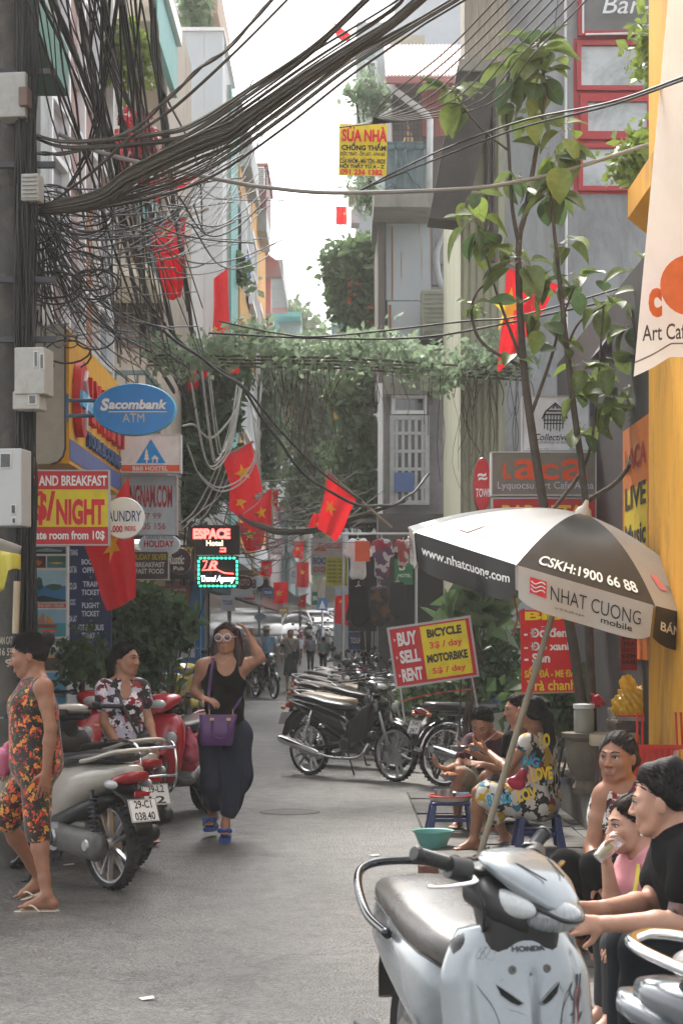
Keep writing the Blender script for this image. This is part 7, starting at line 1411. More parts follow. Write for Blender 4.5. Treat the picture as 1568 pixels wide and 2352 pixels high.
picture(t, F, 66, 1467, 152, 1540, '#7a8c90', '#5a4a3c', [('#2c4a44', rk(0, .5, .3)), ('#c9a26a', [(.3, .5), (.7, .45), (.7, .6), (.3, .62)]), ('#e0ddd4', [(.55, .2), (.9, .2), (.9, .35), (.55, .35)])]); picture(t, F, 66, 1545, 152, 1640, '#69a6c4', '#3a86a8', [('#2a5a6a', [(0, .5), (.2, .35), (.4, .45), (.8, .38), (1, .52), (1, .6), (0, .6)]), ('#c9ccc9', [(.4, .7), (.7, .68), (.65, .76), (.42, .77)])])
t, F = board('dark blue ticket board listing tours, train, flight and open bus tickets', 160, 1250, 256, 1560, 16.6, '#14254d', items=[(T, s, '#a9b4c4', x0, y0, x1, y1, .03) for s, x0, y0, x1, y1 in (('TRANG', 162, 1262, 179, 1276), ('CAT BA', 160, 1300, 177, 1316), ('CO LOA', 160, 1338, 177, 1354), ('COC', 162, 1376, 174, 1390), ('DA LAT', 160, 1414, 177, 1428), ('BOOKING', 188, 1284, 240, 1297), ('OFFICE', 190, 1303, 232, 1316), ('TRAIN', 191, 1335, 230, 1348), ('TICKET', 188, 1354, 230, 1367), ('FLIGHT', 189, 1384, 229, 1397), ('TICKET', 188, 1403, 229, 1416), ('OPEN BUS', 180, 1434, 239, 1448), ('TICKET', 188, 1453, 228, 1467), ('AIRPORT', 184, 1482, 234, 1494), ('TAXI', 196, 1502, 228, 1514))]+[(T, '*', '#c9a21c', 207, y, 212, y+5) for y in (1324, 1374, 1424, 1473)])
board('pale blue framed shop front with a white price list poster', 380, 1334, 470, 1560, 33.8, '#1f5f92', items=[(Rr, '#aeb4c4', 380, 1415, 448, 1510, .006), (Rr, '#7a241c', 372, 1338, 434, 1395, .006), (T, 'HOTEL TRANG TRANH', '#8c3a50', 388, 1419, 440, 1424, 0), (Rr, '#5aa0cc', 460, 1334, 463, 1560, .008)]+[(T, 'tour price list', '#5a6078', 392, y, 436, y+3, 0) for y in range(1432, 1500, 8)])
board('dark red menu board hanging left of the blue shop front', 372, 1345, 434, 1392, 24, '#4a1712', items=[(T, 'RESTAURANT HOTEL', '#8c7a70', 378, 1352, 428, 1358, .02)])
oval('dark maroon oval sign under the LED panels', 560, 1338, 22, 16, 27, '#3c1414', '#5a2020', [(T, 'KOTO', '#8c7a70', 546, 1330, 574, 1345, .02)]); board('white banner with dark numeral above the left shops', 576, 1326, 590, 1356, 28, '#8c9094', items=[(T, '8', '#16181c', 578, 1330, 588, 1352, .04)]); board('long pale shop banner over the left pavement', 530, 1352, 580, 1372, 28.5, '#8c9096'); oval('small grey oval sign over the walkers', 598, 1417, 14, 9, 38, '#6a7480', '#8c949c'); oval('pale oval sign above the far left shops', 592, 1335, 13, 13, 36, '#9aa0a4', '#7c8084')
board('small white house repair notice hanging over the street', 619, 1240, 652, 1274, 26, '#b9bcc0', th=.01, items=[(T, 'SUA NHA', '#a32028', 621, 1243, 650, 1251, .03)]+[(T, 'chong tham', '#7a2a30', 622, y, 649, y+3, .02) for y in (1254, 1259, 1264)]+[(T, '0912361', '#a32028', 622, 1268, 649, 1273, .03)])
t, F = board('yellow house repair banner with red and black lettering hanging on the wires', 778, 285, 888, 404, 14.5, '#cfae18', th=.004, yaw=0, roll=1.2, items=[(T, 'SỬA NHÀ', '#c0202a', 784, 288, 888, 326, .045), (T, 'CHỐNG THẤM', '#1c1c1e', 784, 327, 886, 346, .04), (T, 'DỘC TRÁT - ỐP LÁT - SƠN BẢ', '#1c1c1e', 782, 346, 885, 360, .03), (T, 'CỬA NHÔM - MÁI TÔN - INOX', '#1c1c1e', 781, 361, 886, 376, .03), (T, 'NỘI THẤT TỪ A - Z', '#1c1c1e', 781, 374, 883, 389, .04), (T, '091 236 1382', '#c0202a', 783, 389, 879, 402, .04)])
t, F = board('grey cafe sign with orange rounded letters and small pale subtitle', 1130, 1040, 1366, 1136, 14.8, '#6b655c', fr=mat('box_white', (.6, .6, .62), .4), th=.16, items=[(T, 'L', '#d9401a', 1154, 1064, 1172, 1099, .05), (T, 'a', '#e0441a', 1180, 1054, 1232, 1102, .015), (T, 'c', '#e0441a', 1236, 1066, 1282, 1102, .02), (T, 'a', '#e0441a', 1288, 1054, 1348, 1104, .015), (T, 'Lyquocsu Art Cafe Area', '#a9a8b4', 1142, 1106, 1362, 1128, .005)])
board('red lightbox with yellow bar lettering under the cafe sign', 1132, 1146, 1366, 1225, 14.8, '#a3141c', fr=alu_fr, items=[(T, 'BAR BETA', '#c9a21c', 1152, 1160, 1340, 1192, .04)], th=.14)
t, F = board('white art space lightbox with a black stilt house drawing', 1202, 912, 1350, 1034, 14.9, '#b9bdc9', fr=alu_fr, th=.15, items=[(T, 'Collective', '#1c1c20', 1226, 996, 1304, 1012, .01, .35), (T, 'CONTEMPORARY ART SPACE', '#50505a', 1232, 1014, 1302, 1019, 0), (T, 'www.nhasan.org', '#50505a', 1208, 1029, 1258, 1033, 0), (T, 'like us', '#50505a', 1306, 1029, 1332, 1033, 0)])
b = MB(); ln = lambda *p, w_=.006: b.tube([F.p(x, y, .006) for x, y in p], w_, 4)
ln((1244, 962), (1252, 945), (1274, 926), (1297, 946), (1301, 962)); ln((1256, 944), (1292, 944)); ln((1250, 952), (1297, 952)); ln((1246, 965), (1298, 965), w_=.004); ln((1248, 973), (1294, 973), w_=.004)
for k in range(7): ln((1250+k*7, 953), (1249+k*7, 985+(k % 3)*3), w_=.004)
ln((1268, 938), (1274, 930), (1280, 938)); obj('stilt_house_drawing', b, ink('#101012'), t)
oval('red oval drinks sign with white lettering turned edge on', 1107, 1114, 20, 64, 15.2, '#a30d1c', '#6a0a14', [(T, 'TOWN', '#d4d0d0', 1092, 1122, 1128, 1142, .02), (T, '~', '#d4d0d0', 1096, 1086, 1116, 1096, .05), (T, '~', '#d4d0d0', 1098, 1095, 1118, 1104, .05)], th=.12)
t, F = board('red drinks banner listing sweet bean drinks and lemon tea', 1195, 1400, 1322, 1590, 13.7, '#b3101a', th=.006, roll=-1, items=[(T, 'Bia', '#cfae18', 1206, 1404, 1290, 1424, .04), (T, '- Đỗ đen', '#dcd8d0', 1203, 1438, 1302, 1464, .035), (T, '- Đỗ xanh', '#dcd8d0', 1203, 1470, 1314, 1494, .035), (T, '- Sen', '#dcd8d0', 1203, 1500, 1262, 1522, .035), (T, 'SẤU ĐÁ - ME ĐÁ', '#cfae18', 1203, 1530, 1320, 1556, .035), (T, 'Trà chanh', '#cfae18', 1208, 1562, 1320, 1586, .02)])
b = MB(); b.tube([F.p(1180, 1592, 0), F.p(1336, 1590, 0)], .008, 6); obj('bamboo_rod', b, mat('bamboo', (.35, .26, .15), .6), t)
t, F = board('tilted red and yellow board to buy, sell or rent bicycles and motorbikes', 902, 1432, 1086, 1564, 15.4, '#a8141f', fr=alu_fr, fw=5, th=.03, roll=-8.5, items=[(Rr, '#c9b418', 972, 1436, 1078, 1558, .0022), (T, 'BUY', '#d4d4d4', 917, 1442, 962, 1474, .045), (T, 'SELL', '#d4d4d4', 917, 1484, 964, 1514, .045), (T, 'RENT', '#d4d4d4', 916, 1526, 964, 1556, .045), (T, '>', '#d4d4d4', 908, 1454, 913, 1461), (T, '>', '#d4d4d4', 908, 1495, 913, 1502), (T, '>', '#d4d4d4', 908, 1537, 913, 1544), (T, 'BiCYCLE', '#1c1a12', 986, 1444, 1066, 1464, .05), (T, '3$ / day', '#c03a24', 988, 1474, 1064, 1494, .03), (T, 'MOTORBiKE', '#1c1a12', 978, 1502, 1072, 1522, .05), (T, '5$ / day', '#c03a24', 986, 1534, 1064, 1552, .03)])
b = MB(); b.tube([F.p(908, 1566, -.02), F.p(906, 1650, -.02)], .009, 6); b.tube([F.p(1074, 1566, -.02), F.p(1076, 1640, -.02)], .009, 6); obj('post', b, steel, t); b = MB(); b.tube(bez([F.p(906, 1598, .01), F.p(990, 1592, .01), F.p(1078, 1596, .01)]), .004, 5); obj('red_string', b, flat('#b3201a'), t)
t, F = board('grey booking office signboard beside the hanging clothes', 714, 1236, 790, 1320, 30, '#8c8480', items=[(T, 'SINH CAFE', '#a03036', 742, 1247, 788, 1260, .03), (T, 'BOOKING', '#2c3a6a', 718, 1280, 786, 1296, .04), (T, 'EXCHANGE', '#8c2a34', 720, 1302, 786, 1314, .03), (P_, '#8c3a2c', [(720, 1266), (735, 1244), (750, 1266)])], th=.3)
board('small bright yellow menu notice in front of the booking sign', 748, 1280, 798, 1346, 27.5, '#a8a016', items=[(T, 'FREE BEER - SNACKS', '#3a4a1c', 752, y, 792, y+4, .02) for y in range(1288, 1336, 9)], th=.02)
board('green shop sign at the edge of the clothes stall', 906, 1284, 948, 1342, 24, '#14663c', items=[(T, 'B', '#b9c4b9', 916, 1292, 930, 1310, .03), (T, 'HOTEL', '#b9c4b9', 914, 1318, 944, 1326, .02)]); oval('white disc sign half behind the hanging shirts', 758, 1362, 13, 22, 29, '#9a9c96', '#7a7c78')
board('tall cream vertical sign with dark blue letters far down the right side', 748, 1050, 776, 1250, 34, '#8c8a5a', items=[(T, c_, '#2c3a6a', 754, 1066+i*40, 770, 1094+i*40, .04) for i, c_ in enumerate('OSCT')]); oval('round ochre sign far down the right side', 776, 957, 13, 14, 33.5, '#8c6a1c', '#6a4a14')
t = thing('road_sign', 'blue square road sign with white warning triangle in front of the white car', 'road sign', (W(740, 0, 60).x, 60, gz(60))); F = Frame(728, 1374, 752, 1402, 60); b = MB(); b.tube([V((F.c.x, 60.05, gz(60))), F.p(740, 1374, -.05)], .035, 8); obj('post', b, steel, t); b = MB(); F.box(b, 728, 1374, 752, 1402, 0, -.03); obj('plate', b, flat('#2c5a8c'), t); b = MB(); b.add([F.p(x, y, .008) for x, y in ((732, 1398), (740, 1378), (748, 1398))], [(0, 1, 2)]); obj('triangle', b, white_fr, t)
t = thing('poster', 'tall orange and yellow live music every night poster on the dark front', 'poster', (2.05, 13, 1.9)); PX = 2.052; q = lambda x, z, d=0: V((PX-d, x, z))
b = MB(); b.add([q(12.15, 1.35), q(13.35, 1.35), q(13.35, 3.0), q(12.15, 3.0)], [(0, 1, 2, 3)]); obj('sheet', b, flat('#a85a12'), t, solid=.004); b = MB(); b.add([q(12.25, 1.5, .005), q(13.25, 1.5, .005), q(13.25, 2.55, .005), q(12.25, 2.55, .005)], [(0, 1, 2, 3)]); obj('yellow_field', b, flat('#b09a1c'), t)
for i, s in enumerate(('LACA', 'LIVE', 'Music', 'OUT', 'EVERYNIGHT')): b = MB(); put_text(b, s, q(13.2, 2.68-.27*i, .009), V((0, -.9, 0)), V((0, 0, .16)), .03); obj('lettering', b, ink('#7a1c12' if i == 0 else '#1c1a14'), t)
board('narrow red notice on the dark pier near the ochre wall', 1424, 1440, 1462, 1540, 12.6, '#8c1c14', th=.01, items=[(T, s, '#2a1612', 1428, y, 1458, y+9, .02) for s, y in (('CAFE', 1446), ('BIA', 1460), ('TRA', 1474), ('SINH TO', 1488), ('KEM', 1502), ('0438', 1516))])
bn = thing('cafe_banner', 'large white cloth cafe banner with orange letters hanging on the ochre building', 'banner', tuple(W(1510, 400, 9.6)))
def bp(u, v): return W(1538-84*v**1.0*(1 if u < .5 else 1)+u*190+(0 if v < .9 else 4*math.sin(u*9)), -60+(905-45*min(1, u*2.2)+0*u)*v+20*v, 9.6+.35*u+.02*math.sin(v*9+u*5))
b = MB(); b.grid(bp, 24, 40); obj('cloth', b, mat('banner_cloth', (.78, .78, .78), .8, var=.04, transl=.25), bn, smooth='all'); b = MB(); b.tube([bp(u/24, .965)+V((0, -.006, 0)) for u in range(25)], .004, 4); obj('hem', b, mat('hem_brown', (.25, .18, .15), .8), bn)
b = MB(); put_text(b, 'c', W(1488, 728, 9.56), V((.075, .02, 0)), V((0, 0, .155)), .05); b.lathe([(0, 0), (.16, 0), (.16, .003), (0, .003)], W(1585, 655, 9.55), (0, -1, 0), 30); obj('orange_lettering', b, ink('#d9602a'), bn); b = MB(); put_text(b, 'Art Cafe', W(1474, 784, 9.54), V((.26, .03, .02)), V((0, 0, .085)), .01); obj('lettering', b, ink('#3a3330'), bn)
# flags
red_c = mat('flag_red', (.66, .012, .02), .7, var=.1, scale=8, transl=.45); yel_c = mat('flag_star', (.9, .7, .03), .7, var=.05, transl=.4); pole_r = mat('pole_wood', (.3, .22, .16), .6)
def flag(label, c4, Y, star=None, amp=.04, pole=None, red_pole=False, fold=3, sr=.2, group=None):
 """cloth between corners c4 = (top left, top right, bottom right, bottom left), px; star (u, v)"""
 c = [W(x, y, Y) for x, y in c4]; t = thing('flag', label, 'flag', tuple(c[0]))
 def f(u, v):
  p = c[0]*(1-u)*(1-v)+c[1]*u*(1-v)+c[2]*u*v+c[3]*(1-u)*v; return p+V((math.sin(v*6+u*4)*amp*.3*v, -amp*math.sin(u*PI*fold+v*1.5)*(.25+.75*v), 0))
 b = MB(); b.grid(f, 24, 24); obj('cloth', b, red_c, t, smooth='all')
 if star:
  b = MB(); wd = (c[1]-c[0]).length+(c[2]-c[3]).length; ht = (c[3]-c[0]).length+(c[2]-c[1]).length; pts = []
  for i in range(10): rr_ = sr*1.25 if i % 2 == 0 else sr*.5; a = PI*i/5; pts.append((star[0]+rr_*math.sin(a)*min(1, ht/wd), star[1]-rr_*math.cos(a)*min(1, wd/ht)))
  b.add([f(star[0], star[1])+V((0, -.012, 0))]+[f(u, v)+V((0, -.012, 0)) for u, v in pts], [(0, i+1, (i+1) % 10+1) for i in range(10)]); obj('star', b, yel_c, t, smooth='all')
 if pole: b = MB(); b.tube([W(*pole[0], Y+.02), W(*pole[1], Y+.02)], .016 if Y < 25 else .02, 6); obj('flag_pole', b, flat('#a3161c') if red_pole else pole_r, t)
 return t
flag('red star flag hanging before the web address sign with its tip lowest', [(195, 1255), (296, 1095), (313, 1372), (250, 1404)], 15.0, (.52, .38), .05, None, sr=.2)
flag('large hanging red star flag under the cables on a bamboo pole', [(333, 522), (427, 500), (420, 680), (388, 690)], 17.5, (.45, .1), .05, ((240, 552), (480, 480)), fold=4, sr=.13)
flag('red star flag blown flat below the thick cable bundle', [(318, 410), (455, 408), (400, 440), (340, 470)], 19, (.45, .3), .06, ((300, 405), (380, 398)))
flag('narrow red flag hanging beside the teal striped building', [(491, 640), (524, 614), (526, 800), (490, 806)], 27.5, (.15, .72), .05, None, fold=2, sr=.16)
flag('red star flag with large central star left of the street centre', [(510, 1052), (577, 1016), (603, 1130), (540, 1150)], 21, (.52, .5), .04, ((505, 1054), (582, 1014)), sr=.24)
flag('second red star flag hanging under the first left of centre', [(527, 1128), (585, 1130), (580, 1225), (528, 1170)], 21.8, (.45, .36), .04, sr=.22)
flag('red flag with folded lower edge behind the left central flags', [(560, 1168), (624, 1122), (622, 1222), (575, 1205)], 22.6, (.6, .5), .05, ((622, 1120), (628, 1235)), sr=.18); flag('low red flag with star below the group left of centre', [(540, 1200), (612, 1205), (600, 1262), (568, 1268)], 23.4, (.4, .42), .04, sr=.24)
flag('bright red star flag on a slanting pole right of the street centre', [(752, 1086), (818, 1146), (772, 1244), (730, 1215)], 20, (.35, .5), .05, ((750, 1082), (900, 1212)), sr=.2)
flag('red flag half hidden behind the bright one on the right', [(718, 1178), (735, 1180), (748, 1216), (707, 1214)], 22, (.6, .7), .03); flag('small red star flag floating above the street centre', [(662, 934), (696, 936), (680, 958), (666, 962)], 40, (.45, .5), .04, ((696, 934), (700, 942)), sr=.22)
flag('large red star flag behind the rubber tree', [(1163, 615), (1283, 655), (1207, 775), (1143, 858)], 17, (.12, .4), .06, ((1160, 600), (1345, 712)), fold=3, sr=.3)
flag('red flag against the vine covered house on the right', [(790, 915), (845, 980), (830, 1000), (805, 1040)], 29, (.5, .4), .05, ((750, 900), (800, 925))); flag('small red flag on the pale tower wall', [(771, 474), (796, 474), (796, 517), (772, 516)], 34, (.8, .4), .03, sr=.15); flag('red flag seen through the cables against the sky', [(765, 50), (806, 80), (798, 94), (775, 90)], 26, None, .05)
flag('red flag tangled in the left greenery', [(432, 850), (486, 846), (470, 868), (436, 900)], 25, None, .07); flag('red flag drooping on the vine trellis', [(516, 842), (552, 842), (546, 858), (522, 858)], 24, None, .05); flag('red flag on the left facade near the narrow one', [(490, 806), (530, 810), (528, 870), (500, 850)], 26, None, .05)
flag('red star flag low over the far walkers', [(628, 1338), (662, 1336), (660, 1386), (629, 1386)], 40, (.4, .5), .03, sr=.22); flag('pair of dim red flags above the far end of the street', [(680, 1290), (710, 1292), (708, 1350), (682, 1348)], 50, (.5, .4), .05); flag('long red flag hanging by the dark clothes', [(768, 1370), (800, 1365), (812, 1440), (770, 1432)], 31, (.4, .2), .06, sr=.12); flag('short red flags behind the balcony flowers', [(262, 355), (300, 350), (296, 392), (266, 395)], 22, None, .06)
# cafe umbrella
def umbrella():
 t = thing('patio_umbrella', 'large white and black advertising umbrella over the drinks stall, leaning to the right', 'umbrella', (W(1098, 1950, 12.2).x, 12.2, 0))
 ap = W(1338, 1180, 11.6); ax = V((.28, -.09, .95)).normalized(); e1 = (V((1, 0, 0))-ax*ax.x).normalized(); e2 = e1.cross(ax)*1; e2 = e2 if e2.y < 0 else -e2
 Rr_, Hh = 1.10, .40; C0 = ap-ax*Hh
 cor = [(e1*math.cos(R(22.5+45*k))-e2*math.sin(R(22.5+45*k))*1.0)*Rr_ for k in range(8)]     # k=4..7 towards the camera
 whm = mat('canopy_white', (.46, .46, .455), .35, var=.06, scale=3, dirt=(.38, .36, .32), dscale=2.5, damt=.4, transl=.18, coat=.2); bkm = mat('canopy_black', (.020, .020, .021), .3, var=.1, coat=.2)
 def surf(k, u, v, d=0):
  a = cor[k]*(1-u)+cor[(k+1) % 8]*u; return C0+a*v+ax*(Hh*(1-v**1.75)-.035*math.sin(PI*u)*v*(1-v)*1.5+d)
 def val(k, u, v, d=0):
  a = cor[k]*(1-u)+cor[(k+1) % 8]*u; o = a.normalized(); hgt = .215*(1-.25*(abs(u-.5)*2)**6)*v
  return C0+a+o*(d-.03*v+.02*math.sin(u*PI*3)*v)-ax*(.02*v)+V((0, 0, -hgt))
 def ptext(par, fn, k, s, u0, v0, u1, v1, c, bold=.02, slant=0, d=.006):
  vs_, fs, x0, x1, y0, y1 = text_geo(s, bold, slant); b = MB(); b.add([fn(k, u0+(u1-u0)*(v[0]-x0)/(x1-x0), v1+(v0-v1)*(v[1]-y0)/(y1-y0), d) for v in vs_], fs); obj('lettering', b, ink(c), par)
 for k in range(8):
  wh = k % 2 == 0; b = MB(); b.grid(lambda u, v: surf(k, u, .02+.98*v), 14, 12); pn = obj('canopy_panel', b, whm if wh else bkm, t, smooth='all'); b = MB(); b.grid(lambda u, v: val(k, .012+.976*u, v), 16, 5); vl = obj('valance', b, bkm if wh else mat('valance_white', (.55, .53, .5), .6, var=.05, transl=.2), t, smooth='all')
  b = MB(); b.tube([surf(k, 0, v/10, -.012) for v in range(11)], .006, 5); obj('rib', b, steel, t)
  if k in (3, 4, 5, 6, 7):
   if not wh:
    ptext(pn, surf, k, 'CSKH:1900 66 88', .12, .86, .9, .95, '#c9c5be', .02)
    b = MB(); b.add([val(k, u, v, .006) for u, v in ((.1, .2), (.22, .2), (.22, .62), (.1, .62))], [(0, 1, 2, 3)]); obj('logo_square', b, flat('#b3182a'), vl); b = MB()
    for q_ in range(3): b.tube([val(k, .11+.1*i/6, .3+.1*q_+.05*math.sin(i), .010) for i in range(7)], .004, 4)
    obj('logo_waves', b, white_fr, vl); ptext(vl, val, k, 'NHAT CUONG', .25, .26, .9, .62, '#1c1917', -.005); ptext(vl, val, k, 'mobile', .62, .66, .84, .82, '#1c1917', .01); ptext(vl, val, k, 'uy tín là sức mạnh', .28, .74, .5, .82, '#1c1917', 0, .2)
   else:
    ptext(pn, surf, k, 'NHAT CUONG', .36, .80, .86, .87, '#8c8681' if k != 6 else '#4a4340', -.005); b = MB(); b.add([surf(k, u, v, .006) for u, v in ((.2, .74), (.32, .74), (.32, .86), (.2, .86))], [(0, 1, 2, 3)]); obj('logo_square', b, flat('#c06a70'), pn)
    ptext(vl, val, k, 'www.nhatcuong.com' if k != 6 else 'BÁN TRẢ GÓP', .08, .3, .94, .62, '#c9c5be', .02)
 b = MB(); b.tube([ap+ax*.09, ap+ax*.05, ap+ax*.03, ap-ax*.01], [.012, .022, .045, .06], 12); obj('finial', b, mat('finial_cream', (.45, .41, .36), .5), t, smooth=True)
 foot = V((W(1098, 1950, 12.2).x, 12.2, .02)); b = MB(); b.tube([foot, lerp(foot, ap, .5), ap], [.021, .021, .016], 12); b.tube([lerp(foot, ap, .56), lerp(foot, ap, .585)], .03, 12); obj('pole', b, mat('pvc_cream', (.36, .32, .24), .5, dirt=(.2, .17, .12)), t, smooth=True)
 b = MB(); f2 = V((foot.x, foot.y, 0)); b.tube([foot, V((W(1080, 0, 12).x, 12.0, .03))], .03, 8); b.bar(V((W(965, 0, 11.85).x, 11.85, .025)), V((W(1130, 0, 12.5).x, 12.4, .025)), .05, .03); b.bar(V((f2.x-.1, 11.8, .025)), V((f2.x+.1, 12.8, .025)), .05, .03); obj('base', b, mat('base_iron', (.05, .035, .03), .8), t, bevel=.004)
 b = MB(); b.tube(bez([val(4, .97, .9), val(4, .99, 1.0)+V((.01, 0, -.12)), val(4, .97, 1)+V((-.01, 0, -.22))], 5), .005, 4); obj('red_tie', b, flat('#5a1418'), t)
umbrella()
# utility pole with boxes
PX = W(34, 0, 12).x; t = thing('utility_pole', 'dark concrete utility pole wrapped in black cables at the left edge', 'pole', (PX, 12, 0))
b = MB(); b.tube([(PX, 12, 0), (PX, 12, 10)], [.12, .10], 18); obj('shaft', b, mat('pole_conc', (.05, .046, .04), .9, var=.25, dirt=(.16, .14, .11), dscale=3, bump=.4), t, smooth=True)
for y in (185, 395, 655, 790): b = MB(); b.box(PX-.25, PX+.3, 11.8, 11.84, W(0, y, 12).z-.02, W(0, y, 12).z+.02); obj('crossarm', b, metal_dk, t, bevel=.003)
b = MB(); F_ = Frame(-20, 1490, 40, 1540, 11.85)
for i, s in enumerate(('KHOAN CAT', '0916 59', '5 9')): F_.text(b, s, -16, 1462+i*26, 30, 1480+i*26, .0, .02)
obj('stencil_lettering', b, ink('#8c8578'), t); b = MB(); b.tube([W(40, 1335, 11.7), W(36, 1455, 11.7)], .022, 10); obj('cream_conduit', b, mat('conduit_cream', (.4, .33, .22), .6, dirt=(.15, .12, .1)), t, smooth=True)
bxm = mat('meter_ivory', (.36, .36, .33), .55, dirt=(.2, .19, .17), dscale=7, damt=.6)
def meter(label, x0, y0, x1, y1, Y, d=.16, rows=(), lou=0, m=bxm):
 t = thing('meter_box', label, 'meter box', tuple(W((x0+x1)/2, (y0+y1)/2, Y))); F = Frame(x0, y0, x1, y1, Y, yaw=-8); obj('case', F.box(MB(), x0, y0, x1, y1, 0, -d), m, t, bevel=.008)
 for r_ in rows: b = MB(); F.box(b, *r_[:4], .006, -.004); f_ = obj('window_frame', b, mat('box_trim', (.5, .5, .47), .5), t, bevel=.003); b = MB(); F.box(b, r_[0]+3, r_[1]+3, r_[2]-3, r_[3]-3, .008, 0); obj('meter_window', b, GLD, f_)
 for i in range(lou): b = MB(); yy = y0+(y1-y0)*(i+.8)/(lou+.6); F.box(b, x0+4, yy-1.5, x1-4, yy+1.5, .014, -.002); obj('louvre', b, m, t)
meter('upper ivory twin meter box with two small windows on the pole', 32, 797, 104, 905, 11.6, .2, [(78, 806, 90, 845), (92, 812, 104, 850)]); meter('small ivory meter box strapped under the twin box', 28, 898, 92, 940, 11.62, .16, [(66, 906, 86, 930)])
meter('large pale grey meter cabinet cropped by the left edge', -40, 1030, 52, 1208, 11.4, .2, [(0, 1040, 28, 1076), (26, 1158, 40, 1182), (28, 1188, 40, 1204)], m=mat('cabinet_grey', (.4, .41, .41), .5, var=.05)); meter('louvred grey green box on the pole', 48, 398, 90, 460, 11.7, .12, (), 6); meter('faded top junction box on the pole', -8, 165, 60, 268, 11.7, .16); meter('small brown box beside the faded junction box', 42, 198, 64, 242, 11.65, .1, m=mat('box_brown', (.16, .1, .08), .7))
t = thing('folded_umbrella', 'grey and yellow umbrella edge poking in at the left side', 'umbrella', tuple(W(0, 1290, 10.8))); b = MB(); b.grid(lambda u, v: W(-60+110*u-12*v*u, 1215+(40*u if u > .3 else 10*u)+v*(30+20*u), 10.8+.15*v), 8, 4); obj('grey_panel', b, mat('umb_grey', (.4, .37, .34), .5), t, smooth='all', solid=.004); b = MB(); b.grid(lambda u, v: W(-60+108*u-6*v*(1-u), 1252+22*u+v*(70+20*math.sin(u*5)+(20 if u < .7 else -16)), 10.7+.03*math.sin(u*14)), 12, 8); obj('yellow_valance', b, mat('umb_yellow', (.62, .55, .09), .45, transl=.25), t, smooth='all', solid=.003)
# cables
cbk = mat('cable_black', (.012, .012, .012), .55, var=.3, scale=20); cbr = mat('cable_brown', (.06, .048, .036), .7, var=.25, scale=10); cgr = mat('cable_grey', (.2, .21, .21), .5); cwh = mat('cable_white', (.42, .42, .40), .5, dirt=(.2, .19, .17))
def path(pts, Ya, Yb, n=10): m = len(pts)-1; return bez([W(x, y, Ya+(Yb-Ya)*i/m) for i, (x, y) in enumerate(pts)], n)
def cable(pts, Ya, Yb, r, m, label, group='overhead cables', k=1, spread=0, tw=0, seed=0):
 rr = random.Random(seed+int(pts[0][0])); p = path(pts, Ya, Yb); b = MB()
 if k == 1 and not tw: b.tube(p, r, 6, cap=False)
 else:
  offs = [(rr.uniform(-1, 1)*spread, rr.uniform(-1, 1)*spread, rr.uniform(0, 6)) for _ in range(k)]
  for ox, oz, ph in offs:
   q = []
   for i, v in enumerate(p): s = i/len(p); a = ph+i*.55*(1 if tw else .12); w_ = .35+.65*math.sin(PI*min(1, s*1.15)); q.append(v+V(((ox*w_+math.cos(a)*tw)*.5, ox*w_+math.sin(a)*tw, oz*w_+math.sin(a)*tw)))
   b.tube(q, r, 5, cap=False)
 return tag(obj('overhead_cable', b, m, smooth='all'), label, 'cable', group)
cable([(82, 350), (150, 352), (290, 306), (367, 245), (450, 165), (533, 102), (640, -20)], 12, 10.5, .0085, cbr, 'twisted brown cable pair rising from the pole, uppermost of the sweeping bundles', k=3, tw=.011)
cable([(100, 480), (210, 400), (300, 320), (400, 250), (533, 128), (680, -20)], 12, 10.5, .007, cbr, 'thin brown pair just under the twisted uppermost bundle', k=2, spread=.03)
cable([(68, 309), (163, 333), (374, 316), (459, 289), (585, 206), (718, 112), (860, -20)], 12, 10.2, .0075, cbr, 'middle brown cable bundle sweeping up to the top centre', k=7, spread=.035)
cable([(34, 486), (136, 476), (238, 452), (306, 408), (442, 343), (533, 306), (574, 277), (675, 205), (790, 126), (898, 54), (985, -20)], 12, 9.8, .0065, cbr, 'thickest brown cable bundle, lowest of the sweeping bundles', k=34, spread=.062)
cable([(120, 470), (260, 440), (400, 350), (540, 262), (700, 150), (900, 20), (930, -20)], 12, 9.9, .006, cbr, 'loose brown bundle riding above the thickest one', k=9, spread=.05)
cable([(160, 480), (330, 440), (480, 380), (640, 270), (800, 150), (930, 70), (1080, -20)], 12, 9.8, .005, cbr, 'ragged brown bundle hanging just below the thickest one', k=12, spread=.075)
cable([(135, 308), (245, 354), (400, 390), (533, 418), (610, 430), (772, 443), (1066, 434), (1183, 418), (1298, 392), (1500, 328)], 12, 13, .015, cgr, 'single smooth grey conduit crossing the whole street')
cable([(502, 738), (640, 766), (754, 772), (1066, 738), (1200, 724), (1500, 640)], 15, 14, .008, cbk, 'thin black wire crossing at the height of the big tree'); cable([(480, 765), (700, 776), (950, 776), (1150, 745), (1500, 668)], 15, 14, .009, cbk, 'second thin black wire just below the first crossing one')
V_ = [[(177, -10), (204, 136), (238, 289), (265, 442), (306, 646), (345, 800), (400, 900)], [(279, -10), (299, 119), (323, 272), (340, 425), (360, 580), (395, 760), (430, 900)], [(347, -10), (367, 153), (384, 306), (401, 476), (425, 629), (445, 790), (470, 930)], [(119, -10), (204, 204), (255, 323), (289, 510), (340, 680), (400, 860), (470, 1000)], [(236, -10), (262, 150), (283, 300), (306, 470), (330, 640), (360, 790)]]
for i, v in enumerate(V_): cable(v, 10.5, 22, .017, cbk, ['first', 'second', 'third', 'fourth', 'fifth'][i]+' thick black twisted cable running down along the left facades, counted from the '+('left' if i != 3 else 'pole'), 'thick black cables along the left facades', k=3, tw=.013, seed=i)
